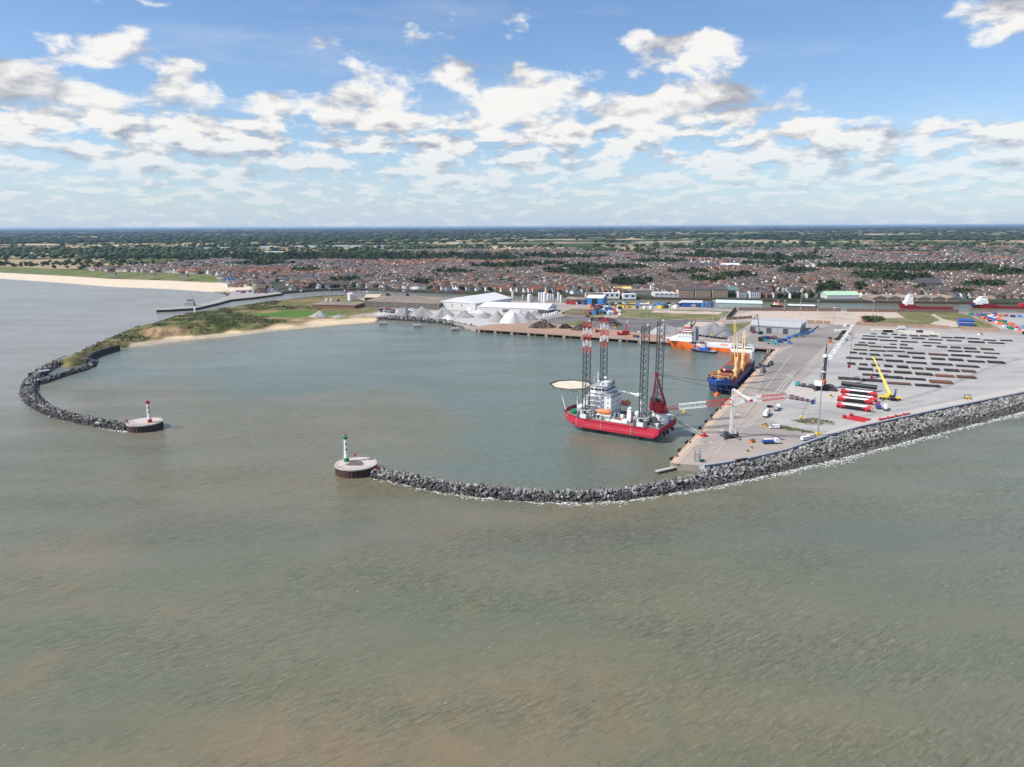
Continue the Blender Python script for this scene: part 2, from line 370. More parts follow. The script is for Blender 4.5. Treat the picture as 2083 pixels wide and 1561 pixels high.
# ------------------------------------------------------------------ water
HARB = W([(70, 770), (120, 762), (250, 709), (420, 693), (640, 668), (770, 657), (968, 672), (1340, 700), (1578, 716), (1370, 950), (1380, 985), (1200, 1005), (1000, 998), (800, 968), (725, 957), (330, 872), (250, 866), (160, 848), (75, 812)], 0)
def build_sea():
    xs = np.concatenate([-np.geomspace(700, 60000, 24)[::-1][:-1], np.arange(-700, 901, 8.0), np.geomspace(900, 60000, 22)[1:]])
    ys = np.concatenate([[-3000, -900, -300, -60], np.arange(40, 1400, 8.0), np.geomspace(1400, 3000, 14)])
    X, Y = np.meshgrid(xs, ys); nx, ny = len(xs), len(ys)
    verts = np.stack([X.ravel(), Y.ravel(), np.zeros(X.size)], 1)
    i = np.arange(nx*ny).reshape(ny, nx)
    faces = np.stack([i[:-1, :-1].ravel(), i[:-1, 1:].ravel(), i[1:, 1:].ravel(), i[1:, :-1].ravel()], 1)
    x, y = X.ravel(), Y.ravel()
    wx = x+60*(fnoise(x, y, .012)-.5); wy = y+60*(fnoise(x+99, y+41, .012)-.5)
    soft = lambda poly, w: sstep(-w, w, np.where(in_poly(wx, wy, poly), 1, -1)*seg_dist(wx, wy, list(poly)+[poly[0]]))
    inside = soft(HARB, 14.0)
    # clear green water in the basin; a tongue of silty water pushes in through the entrance
    tongue = np.array([tuple(p)[:2] for p in W([(75, 780), (160, 772), (260, 782), (420, 790), (560, 800), (720, 790), (860, 800), (960, 850), (900, 930), (720, 960), (300, 880), (70, 830)], 0)])
    silt = soft([tuple(p) for p in tongue], 16.0)
    shallow = np.exp(-seg_dist(x, y, W([(300, 702), (420, 691), (564, 673), (660, 664), (768, 656)], 0))/30)
    b1 = np.zeros_like(x)
    for px, py, r1, r2, k in [(620, 1000, 75, 14, .5), (1000, 1045, 120, 12, .45), (1400, 1030, 60, 12, .3), (100, 1130, 22, 10, .8), (60, 1190, 14, 7, .55), (130, 1210, 8, 4, .9), (115, 1330, 6, 4, 1), (90, 1385, 6, 4, 1), (600, 1490, 24, 9, 1.0), (460, 1510, 28, 9, .7), (760, 1530, 24, 9, .9), (950, 1490, 34, 11, .8), (1200, 1460, 30, 10, .75), (1430, 1480, 24, 10, .55), (1700, 1540, 30, 8, .4), (250, 1540, 14, 5, .5), (1000, 1262, 4, 2.5, .8), (370, 1240, 6, 3, .4), (420, 960, 55, 10, .3), (1250, 930, 10, 12, .45), (1190, 900, 12, 5, .35), (340, 780, 60, 14, .2), (700, 880, 60, 14, .15)]:
        p = G(px, py, 0); rx = r1*1.0; ry = r2*2.0
        q = ((wx-p.x)/rx)**2+((wy-p.y)/ry)**2
        b1 = np.maximum(b1, k*np.exp(-q*1.2))
    cool = np.zeros_like(x)
    for px, py, r1, r2, k in [(1500, 1080, 200, 22, .35)]:
        p = G(px, py, 0); cool = np.maximum(cool, k*np.exp(-((wx-p.x)/r1)**2-((wy-p.y)/r2)**2))
    attr = np.stack([np.clip(inside-silt*.8, 0, 1), np.clip(b1+silt*.28, 0, 1), np.clip(cool, 0, 1)], 1)
    sl = x/np.maximum(y, 60); pale = sstep(-.02, -.42, sl)*sstep(330, 620, y)*(1-inside)*(.75+.5*(fnoise(x, y*2.5, .006)-.5)); pale = np.maximum(pale, .35*inside*sstep(-60, -260, x)*sstep(520, 700, y))  # paler silty water; grazing sky reflection is put into this colour too
    m = bpy.data.materials.new('silty_sea_water'); m.use_nodes = True; T = NT(m.node_tree)
    out = T.n('ShaderNodeOutputMaterial'); b = T.n('ShaderNodeBsdfPrincipled')
    pos = T.n('ShaderNodeNewGeometry').outputs['Position']
    a = T.sep(T.n('ShaderNodeAttribute', attribute_name='silt').outputs['Vector'])
    big = T.noise(T.v('MULTIPLY', pos, (1, 2.2, 1)), .012, 4, .6)
    col = T.mix(T.ramp(big, .35, .68), (.136, .145, .092), (.168, .160, .105))
    col = T.mix(a[0], col, (.116, .148, .117))
    col = T.mix(T.n('ShaderNodeAttribute', attribute_name='pale').outputs['Fac'], col, T.mix(a[0], (.30, .285, .262), (.235, .265, .24)))
    mott = T.noise(pos, .09, 5, .65)
    col = T.mix(T.m('MULTIPLY', a[1], T.ramp(mott, .25, .6)), col, (.225, .165, .098))
    col = T.mix(T.m('MULTIPLY', a[2], .8), col, (.075, .10, .105))
    # wind waves: long crests across the wind, chop and ripples on top
    ca, sa = math.cos(R(28)), math.sin(R(28))
    def rot(v, sx, sy, an):
        c_, s_ = math.cos(R(an)), math.sin(R(an)); X_, Y_, Z_ = T.sep(v)
        u = T.m('MULTIPLY_ADD', X_, c_*sx, T.m('MULTIPLY', Y_, s_*sx)); w = T.m('MULTIPLY_ADD', X_, -s_*sy, T.m('MULTIPLY', Y_, c_*sy))
        return T.comb(u, w, 0)
    swell = T.noise(rot(pos, .05, .16, 30), 1.0, 3, .5, dist=.4, dim='2D')
    chop = T.noise(rot(pos, .24, .95, 32), 1.0, 4, .64, dist=.6, dim='2D')
    rip = T.noise(rot(pos, .9, 3.6, 22), 1.0, 3, .6, dim='2D')
    h = T.m('ADD', T.m('MULTIPLY', swell, .75), T.m('MULTIPLY_ADD', chop, .46, T.m('MULTIPLY', rip, .085)))
    gust = T.ramp(T.noise(T.v('MULTIPLY', pos, (1, 2.6, 1)), .011, 3, .6), .3, .7, .35, 1.35)
    calm = T.m('MULTIPLY', T.m('MULTIPLY_ADD', a[0], -.45, 1.0), gust)
    bp = T.n('ShaderNodeBump'); T.put(bp.inputs['Strength'], calm); bp.inputs['Distance'].default_value = 1.0
    T.put(bp.inputs['Height'], h)
    # ripple contrast put into the colour: crests lighter, troughs darker; a few white flecks
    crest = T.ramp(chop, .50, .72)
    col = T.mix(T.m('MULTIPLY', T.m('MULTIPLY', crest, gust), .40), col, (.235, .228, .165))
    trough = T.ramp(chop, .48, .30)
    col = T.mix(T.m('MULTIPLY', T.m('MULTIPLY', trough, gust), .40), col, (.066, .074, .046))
    fl = T.noise(rot(pos, .55, 1.3, 70), 1.0, 4, .7, dim='2D')
    fle = T.m('MULTIPLY', T.ramp(fl, .722, .75), T.m('MULTIPLY', T.ramp(chop, .52, .60), T.m('SUBTRACT', 1.0, a[0])))
    col = T.mix(fle, col, (.72, .72, .68))
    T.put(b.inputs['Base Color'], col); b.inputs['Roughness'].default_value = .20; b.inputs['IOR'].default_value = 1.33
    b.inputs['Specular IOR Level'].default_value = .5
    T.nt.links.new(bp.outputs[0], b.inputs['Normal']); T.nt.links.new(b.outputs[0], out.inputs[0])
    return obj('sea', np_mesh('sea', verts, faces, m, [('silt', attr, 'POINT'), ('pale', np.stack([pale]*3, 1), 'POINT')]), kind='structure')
build_sea()
# ------------------------------------------------------------------ harbour land (flat ground on quay walls)
PEN = [(1362, 942), (1464, 834), (1500, 798), (1578, 709), (968, 668), (895, 650), (825, 643), (770, 645), (700, 646), (640, 640), (620, 618), (700, 606), (760, 607), (900, 609), (1060, 612), (1230, 620), (1400, 625), (1560, 631), (1800, 634), (2083, 637), (2500, 642), (2700, 690), (2400, 735), (2083, 799), (1900, 836), (1750, 869), (1663, 894), (1600, 917), (1520, 936), (1440, 948)]
pen_poly = [tuple(p)[:2] for p in W(PEN)]
o = MB().prism(pen_poly, -4, QZ).build('ground', m_conc); tag(o, kind='structure')
YARD = [(1600, 812), (1640, 770), (1690, 712), (1745, 676), (1850, 668), (2083, 684), (2500, 712), (2400, 734), (2083, 795), (1900, 831), (1760, 864), (1700, 878), (1600, 872), (1560, 850)]
patch('yard_ground', YARD, m_yard, step=20, amp=2.5)
patch('pale_slab', [(1612, 776), (1700, 792), (1722, 800), (1708, 821), (1640, 816), (1590, 806)], m_pale, dz=.06)
patch('pale_slab', [(1467, 828), (1497, 828), (1508, 816), (1480, 814)], m_pale, dz=.06)
patch('road', [(1578, 722), (1640, 690), (1685, 660), (1700, 644), (1722, 644), (1712, 672), (1660, 722), (1600, 790), (1540, 800)], m_asph2, dz=.045)
patch('asphalt_ground', [(1585, 706), (1500, 698), (1560, 660), (1640, 672), (1680, 665), (1660, 688), (1620, 700)], m_asph2, dz=.06)
patch('rust_stained_apron', [(970, 667.5), (1131, 678.4), (1340, 692.2), (1352, 682), (1240, 671), (1130, 659), (1050, 656), (1000, 660)], m_rustgr, dz=.04, step=10, amp=1.5)
patch('pale_gravel_ground', [(772, 641), (825, 641), (900, 648), (970, 664), (1050, 655), (1130, 641), (1142, 636), (1000, 634), (850, 634), (770, 634)], m_gravelw, dz=.05, step=12, amp=2)
patch('dark_ground', [(1100, 652), (1150, 643), (1260, 647), (1470, 654), (1420, 662), (1350, 668), (1345, 681), (1240, 670), (1130, 659)], m_asph, dz=.06, step=14, amp=3)
patch('sandy_ground', [(1488, 651), (1502, 640), (1530, 633.5), (1712, 634), (1822, 635), (1840, 646), (1752, 651), (1735, 662), (1700, 661), (1650, 657), (1640, 651), (1530, 646)], m_sandy, dz=.07, step=14, amp=2)
patch('rough_grass_field', [(1264, 630), (1400, 631), (1485, 634), (1476, 642), (1460, 653), (1380, 650), (1255, 647)], m_grass, dz=.08, step=14, amp=2.5, seed=2)
patch('bare_earth', [(1330, 631.5), (1470, 635), (1462, 640), (1400, 639), (1320, 636)], m_sandy, dz=.10, step=10, amp=3, seed=8)
patch('rough_grass_field', [(1754, 647), (1842, 648), (1824, 636), (1940, 636), (1966, 639), (2012, 661), (2022, 667), (1960, 665), (1950, 668), (1880, 663), (1758, 657)], m_grass, dz=.08, step=14, amp=2, seed=3)
patch('sandy_path', [(1893, 640), (1902, 640), (1921, 650), (1944, 655), (1951, 666), (1930, 666), (1890, 659), (1912, 652)], m_sandy, dz=.10, step=8, amp=1, seed=4)
patch('rough_grass_field', [(1140, 637), (1165, 628), (1262, 631), (1250, 641), (1200, 645)], m_grass, dz=.08, step=12, amp=2, seed=5)
patch('grass_verge', [(1150, 655), (1185, 653), (1205, 661), (1160, 662)], m_grass, dz=.1, step=8, amp=2, seed=6)
patch('grass_verge', [(1475, 659), (1530, 656), (1520, 663), (1490, 682), (1470, 690)], m_grass, dz=.1, step=8, amp=1.5, seed=7)
patch('tan_ground', [(1400, 655), (1475, 655), (1462, 665), (1390, 665)], m_sandy, dz=.1, step=8, amp=2, seed=9)
patch('weedy_ground', [(1605, 855), (1655, 850), (1700, 858), (1690, 866), (1640, 864)], m_weeds, dz=.05, step=2.5, amp=1.6, seed=10)
patch('weedy_ground', [(1568, 862), (1590, 866), (1625, 873), (1660, 880), (1640, 882), (1600, 876), (1570, 868)], m_weeds, dz=.05, step=2.5, amp=1.0, seed=11)
patch('container_yard_ground', [(1968, 640), (2200, 643), (2200, 690), (2083, 676), (2030, 668)], m_yard, dz=.09)
# painted line and slab joints along the quay, coping beam
def quay_line(off, w, name, m, dz, a=(1362, 942), b=(1578, 709), t0=0.0, t1=1.0):
    A, B = G(*a, QZ), G(*b, QZ); d = (B-A).normalized(); n = Vector((d.y, -d.x, 0)); L = (B-A).length
    p, q = A+d*L*t0+n*off, A+d*L*t1+n*off
    mb = MB().add([(p.x, p.y, QZ+dz), (p.x+n.x*w, p.y+n.y*w, QZ+dz), (q.x+n.x*w, q.y+n.y*w, QZ+dz), (q.x, q.y, QZ+dz)], [(0, 1, 2, 3)])
    return tag(mb.build(name, m), kind='structure')
m_cope = mat('coping_concrete', (.56, .37, .245), .9, var=.07, scale=.2, col2=(.48, .36, .27), lim=(.5, .65))
quay_line(0.05, 2.0, 'quay_edge_strip', m_cope, .10); quay_line(2.9, 1.3, 'quay_edge_strip', m_cope, .08)
quay_line(2.1, .35, 'quay_line_marking', m_white, .12); quay_line(4.25, .3, 'quay_line_marking', m_pale, .10)
quay_line(17.5, .5, 'crane_rail', m_pale, .09, t0=.06, t1=.95); quay_line(18.6, .3, 'crane_rail', m_asph2, .09, t0=.3, t1=.95)
# quay walls: sheet piling with joints, fenders
def sheet_wall(name, a, b, label, z1=QZ-.2, step=3.0, m=None):
    A, B = G(*a, QZ), G(*b, QZ); d = (B-A).normalized(); n = Vector((-d.y, d.x, 0)); L = (B-A).length; mb = MB()
    k = int(L/step)
    for i in range(k):
        p = A+d*(L*(i+.5)/k)+n*.12
        mb.box((p.x, p.y, (z1-2)/2), (step*.55, .5, z1+2), math.atan2(d.y, d.x))
    return tag(mb.build(name, m or m_brown), label, 'quay wall')
A, B = G(1362, 942, QZ), G(1578, 709, QZ); qd = (B-A).normalized(); qn = Vector((qd.y, -qd.x, 0)); qL = (B-A).length; qrz = math.atan2(qd.y, qd.x)
sheet_wall('sheet_pile_wall', (1362, 942), (1578, 709), 'rusty sheet pile wall below the long quay edge where the ships lie')
ORD = 'first second third fourth fifth sixth seventh eighth ninth tenth eleventh twelfth thirteenth fourteenth fifteenth sixteenth seventeenth eighteenth nineteenth twentieth'.split()
def ordw(i): return ORD[i] if i < 20 else 'twenty-'+ORD[i-20] if i < 29 else 'late'
def fender():
    r = empty('quay_fender', (0, 0, 0), qrz, 'black cone fender hanging on the main quay edge', 'fender', 'fenders along the main quay')
    MB().box((0, -.1, 0), (2.0, .3, 2.6)).build('fender_panel', m_black, r)
    MB().tube((0, .2, 0), (0, 1.3, 0), .9, 10, .6).build('rubber_cone', m_black, r)
    return r
fd = fender(); nF = 24
for i in range(nF):
    o = fd if i == 0 else copy_tree(fd)
    p = A+qd*(qL*(i+.6)/nF)-qn*1.4; o.location = (p.x, p.y, 2.6); o['label'] = f'black cone fender, {ordw(i)} along the main quay edge counted from the near corner'
def bollard_mb():
    return MB().lathe([(.45, 0), (.35, .15), (.3, .6), (.55, .8), (.5, 1.0), (.2, 1.08)], 10)
bm_ = bollard_mb().mesh('bollard', m_black)
for i in range(14):
    p = A+qd*(qL*(i+.4)/14)+qn*1.0
    o = obj('mooring_bollard', bm_, label=f'black mooring bollard, {ordw(i)} along the main quay edge counted from the near corner', cat='bollard', group='bollards along the main quay'); o.location = (p.x, p.y, QZ+.1)
# western quay: deck on piles with white concrete piers; recess shade between them is painted on a dark panel
a2, b2 = G(968, 668.6, QZ), G(1578, 709.6, QZ); wd = (b2-a2).normalized(); wL = (b2-a2).length; wrz = math.atan2(wd.y, wd.x); wn = Vector((wd.y, -wd.x, 0))
wq = empty('piled_quay', a2, wrz, 'long piled quay with pale piers and brown deck below the scrap heaps', 'quay')
MB().box((wL/2, -1.5, -.35), (wL, 5.0, .7)).build('deck_edge', m_rustgr, wq)
MB().box((wL/2, -.35, -2.6), (wL-1, .5, 3.7)).build('painted_recess_shade', mat('recess_shade_paint', (.035, .03, .028), .85, var=.2), wq)
for i in range(16):
    mb = MB(); x = 6+(wL-12)*i/15
    mb.box((x-.9, -3.4, -1.9), (1.1, .9, 3.4)).box((x+.9, -3.4, -1.9), (1.1, .9, 3.4)); mb.build('pier', m_pale, wq)
for i in range(16):
    MB().box((14+(wL-12)*i/15, -3.9, -2.2), (2.6, .5, 2.2)).build('rubber_fender', m_brown, wq)
# concrete nose at the near end of the quay with a low timber jetty
nz = G(1362, 942, QZ)
j = empty('timber_jetty', G(1337, 958, 1.5), 0, 'low dark jetty stub at the near corner of the quay', 'jetty')
jd = G(1372, 950, 1.5)-G(1337, 958, 1.5); jr = math.atan2(jd.y, jd.x)
MB().box((jd.length/2*math.cos(jr), jd.length/2*math.sin(jr), -.2), (jd.length+1, 2.2, .5), jr).build('deck', m_pale, j)
for k in range(5):
    t = k/4
    for s in (-.8, .8): MB().tube((jd.x*t-math.sin(jr)*s, jd.y*t+math.cos(jr)*s, -4), (jd.x*t-math.sin(jr)*s, jd.y*t+math.cos(jr)*s, -.4), .3, 6).build('pile', m_timber, j)
# sea wall on the rock slope's crest
SW = [(1425, 951), (1470, 945), (1520, 936), (1600, 917), (1663, 895), (1750, 870), (1900, 837), (2083, 800), (2400, 737)]
sw = empty('sea_wall', G(*SW[0], QZ), 0, 'low pale concrete sea wall along the yard above the rock slope', 'sea wall')
o0 = Vector(sw.location)
for i, (p, q) in enumerate(zip(SW[:-1], SW[1:])):
    a_, b_ = G(*p, QZ), G(*q, QZ); n_ = max(1, round((b_-a_).length/9)); rz = math.atan2((b_-a_).y, (b_-a_).x)
    dark = i >= 5
    for k in range(n_):
        c = a_.lerp(b_, (k+.5)/n_)-o0; MB().box((c.x, c.y, .45), ((b_-a_).length/n_-.12, 1.6, 1.3), rz).build('wall_panel', m_steelmat if i in (1,) and k % 2 else mat('sea_wall_concrete', (.30, .32, .36), .9, var=.08, scale=.3), sw)
patch('service_path', [(1663, 891), (1750, 866), (1900, 833), (2083, 796), (2400, 733), (2400, 728), (2083, 788), (1900, 824), (1750, 857), (1680, 880)], m_pale, dz=.055)
# ------------------------------------------------------------------ mainland across the river: a fan of ground out to the horizon
COAST = [(-900, 548), (-400, 556), (0, 567), (100, 573.5), (225, 583.5), (350, 588.5), (424, 593.5), (455, 597), (470, 611), (520, 606), (582, 597), (645, 592), (745, 590.5), (845, 595), (1007, 600), (1140, 603.5), (1240, 607), (1390, 610), (1560, 613.5), (1800, 616.5), (2083, 619.5), (2600, 626), (3300, 634)]
cw = [G(x, y, 0) for x, y in COAST]; cs = np.array([p.x/p.y for p in cw]); cy = np.array([p.y for p in cw])
S_BEACH = float(G(462, 600, 0).x/G(462, 600, 0).y); S_B2 = float(G(585, 560, 0).x/G(585, 560, 0).y)
def px_of(x, y, z):
    v = np.stack([x, y, z-CAMH], 1); zc = v @ _f
    return CXP+FPX*(v @ _r)/zc, CYP-FPX*(v @ _u)/zc
def coast_y(s): return np.interp(s, cs, cy)
_bw = [G(x, y, 0) for x, y in ((-900, 548), (-400, 556), (0, 567), (100, 573.5), (225, 583.5), (350, 588.5), (424, 593.5), (470, 594), (520, 590), (590, 584))]
def beach_y(s): return np.interp(s, [p.x/p.y for p in _bw], [p.y for p in _bw])
def s_at(px, py): p = G(px, py, 0); return float(p.x/p.y)
def land_z(x, y):
    x = np.asarray(x, float); y = np.asarray(y, float); s = x/y; d = y-coast_y(s)
    beach = sstep(S_B2, S_BEACH-.012, s)
    zb = np.interp(np.where(s > S_BEACH-.02, np.maximum(y-beach_y(s), 30), d), [0, 60, 190, 210, 300, 1500], [0, 1.2, 3.0, 4.0, 13.0, 14.0])
    zr = np.interp(d, [0, 6, 120, 500, 1500], [3.2, 3.2, 3.6, 8.0, 12.0])
    far = sstep(2500, 9000, y)*14*(fnoise(x, y, .00045)-.25)+sstep(12000, 26000, y)*34*fnoise(x+900, y, .00016)
    return zb*beach+zr*(1-beach)+far
def build_mainland():
    ss = np.linspace(cs[0], cs[-1], 420)
    dd = np.concatenate([[0, .01, 5, 20, 45, 80, 120, 160, 185, 200, 215, 240, 270, 300, 340], np.arange(400, 3000, 90), np.geomspace(3000, 75000, 70)])
    S, D = np.meshgrid(ss, dd); Y0 = coast_y(S); Y = Y0+D; X = S*Y
    Z = land_z(X, Y); Z[0] = -2
    bm_ = S < S_BEACH; Z[1] = np.where(bm_[1], 0, Z[1])
    nx, ny = len(ss), len(dd); i = np.arange(nx*ny).reshape(ny, nx)
    faces = np.stack([i[:-1, :-1].ravel(), i[:-1, 1:].ravel(), i[1:, 1:].ravel(), i[1:, :-1].ravel()], 1)
    DB = Y-beach_y(S); zsand = sstep(s_at(522, 580), s_at(505, 580), S)*sstep(212, 188, DB)*sstep(-14, -4, DB)
    slope = sstep(s_at(592, 565), s_at(568, 565), S)*sstep(188, 205, DB)*sstep(330, 300, DB)
    edge = 2500+1300*fnoise(X*1.0, Y*.6, .0012)+500*sstep(-.1, .5, S)-900*sstep(-.15, -.45, S)
    town = sstep(edge+150, edge-150, Y)*(1-zsand)*(1-slope)
    m = bpy.data.materials.new('mainland'); m.use_nodes = True; T = NT(m.node_tree)
    out = T.n('ShaderNodeOutputMaterial'); b = T.n('ShaderNodeBsdfPrincipled'); pos = T.n('ShaderNodeNewGeometry').outputs['Position']
    a = T.sep(T.n('ShaderNodeAttribute', attribute_name='zone').outputs['Vector'])
    def fields(sc, seed):
        v = T.n('ShaderNodeTexVoronoi', feature='F1', distance='CHEBYCHEV'); T.put(v.inputs['Vector'], T.v('ADD', T.v('MULTIPLY', pos, (1, .62, 0)), (seed, seed, 0))); v.inputs['Scale'].default_value = sc; v.inputs['Randomness'].default_value = .85
        return T.sep(v.outputs['Color'])
    f = fields(.0034, 311.0)
    crop = T.mix(T.ramp(f[0], .25, .3), (.095, .115, .045), (.34, .27, .16)); crop = T.mix(T.ramp(f[1], .60, .62), crop, (.055, .085, .03)); crop = T.mix(T.ramp(f[2], .86, .87), crop, (.48, .39, .25))
    wood = T.ramp(T.noise(T.v('MULTIPLY', pos, (.45, 1.3, 0)), .0011, 5, .6), .52, .57)
    px, py, pz = T.sep(pos)
    wood = T.m('MAXIMUM', wood, T.ramp(T.noise(T.v('MULTIPLY', pos, (.25, 1, 0)), .0016, 3, .6), T.ramp(py, 5000, 14000, .62, .44), T.ramp(py, 5000, 14000, .66, .48)))
    marsh = T.m('MULTIPLY', T.ramp(py, 8500, 9500), T.m('MULTIPLY', T.ramp(py, 13500, 12500), T.ramp(T.m('DIVIDE', px, py), .1, .25)))
    far = T.mix(T.m('MULTIPLY', wood, T.m('SUBTRACT', 1.0, marsh)), crop, (.030, .046, .020))
    far = T.mix(T.m('MULTIPLY', marsh, .85), far, (.15, .15, .075))
    st = T.noise(pos, .012, 4, .65)
    tw = T.mix(T.ramp(st, .4, .6), (.085, .08, .07), (.04, .058, .024))
    col = T.mix(a[0], far, tw)
    sand = T.mix(T.ramp(T.noise(T.v('MULTIPLY', pos, (1, 3, 0)), .03, 4, .6), .4, .7), (.68, .57, .44), (.60, .49, .36))
    col = T.mix(a[1], col, sand)
    gr = T.mix(T.ramp(T.noise(pos, .02, 4, .6), .4, .65), (.105, .145, .05), (.18, .165, .075))
    col = T.mix(a[2], col, gr)
    T.put(b.inputs['Base Color'], col); b.inputs['Roughness'].default_value = .95; b.inputs['Specular IOR Level'].default_value = .1
    T.nt.links.new(b.outputs[0], out.inputs[0])
    at = np.stack([town.ravel(), zsand.ravel(), slope.ravel()], 1)
    obj('mainland_terrain', np_mesh('mainland', np.stack([X.ravel(), Y.ravel(), Z.ravel()], 1), faces, m, [('zone', at, 'POINT')], smooth=True), kind='structure')
build_mainland()

# tyre tracks worn into the yard
m_track = mat('worn_tyre_track', (.43, .415, .39), .95, var=.1, scale=.3); m_track2 = mat('dark_tyre_track', (.25, .245, .24), .95, var=.12, scale=.3)
def track(pts, w, m, dz, gauge=2.2):
    P = [G(x, y, QZ) for x, y in pts]; Q = []
    for i in range(len(P)-1):
        p0, p1, p2, p3 = P[max(i-1, 0)], P[i], P[i+1], P[min(i+2, len(P)-1)]
        for k in range(8):
            t = k/8; Q.append(.5*((2*p1)+(p2-p0)*t+(2*p0-5*p1+4*p2-p3)*t*t+(3*p1-p0-3*p2+p3)*t**3))
    for s in (-gauge/2, gauge/2):
        vs = []
        for i, q in enumerate(Q):
            d = (Q[min(i+1, len(Q)-1)]-Q[max(i-1, 0)]).normalized(); n = Vector((-d.y, d.x, 0)); ww = w*random.uniform(.6, 1.2); vs += [tuple(q+n*(s-ww/2)+Vector((0, 0, dz))), tuple(q+n*(s+ww/2)+Vector((0, 0, dz)))]
        tag(MB().add(vs, [(2*i, 2*i+2, 2*i+3, 2*i+1) for i in range(len(Q)-1)]).build('tyre_track', m), kind='structure')
TRK = [[(1790, 818), (1860, 808), (1940, 780), (2010, 750), (2083, 728)], [(1800, 826), (1880, 812), (1960, 785), (2030, 757), (2100, 735)], [(1770, 845), (1850, 826), (1930, 806), (2000, 778), (2083, 740)], [(1700, 842), (1760, 846), (1830, 830), (1900, 815)], [(1610, 830), (1680, 836), (1740, 848), (1800, 838)], [(1600, 760), (1650, 800), (1690, 828), (1740, 846)], [(1850, 800), (1890, 806), (1900, 818), (1860, 824), (1830, 815), (1850, 800)], [(1640, 745), (1690, 700), (1735, 676)], [(1655, 752), (1700, 708), (1745, 684)], [(1500, 870), (1560, 858), (1620, 838), (1680, 830)], [(1430, 920), (1500, 880), (1540, 850), (1580, 800), (1620, 750)], [(1740, 690), (1850, 684), (1980, 690), (2083, 704)]]
for i, t in enumerate(TRK): track(t, .8 if i % 3 else 1.2, m_track if i % 4 else m_track2, .075+.003*i)
# oil stains and repair patches on the quay
for i in range(26):
    r_ = random.Random(i+70); x = r_.uniform(1400, 1640); y = 942-(x-1362)*1.02+r_.uniform(10, 70)
    if y > 935 or y < 735: continue
    c = G(x, y, QZ); pts = [(c.x+r_.uniform(.6, 2.4)*math.cos(t/9*6.283), c.y+r_.uniform(.6, 2.8)*math.sin(t/9*6.283)) for t in range(9)]
    tag(MB().add([(a, b, QZ+.065+.001*i) for a, b in pts], [tuple(range(9))]).build('ground_stain', r_.choice([m_asph2, m_asph2, m_pale])), kind='structure')
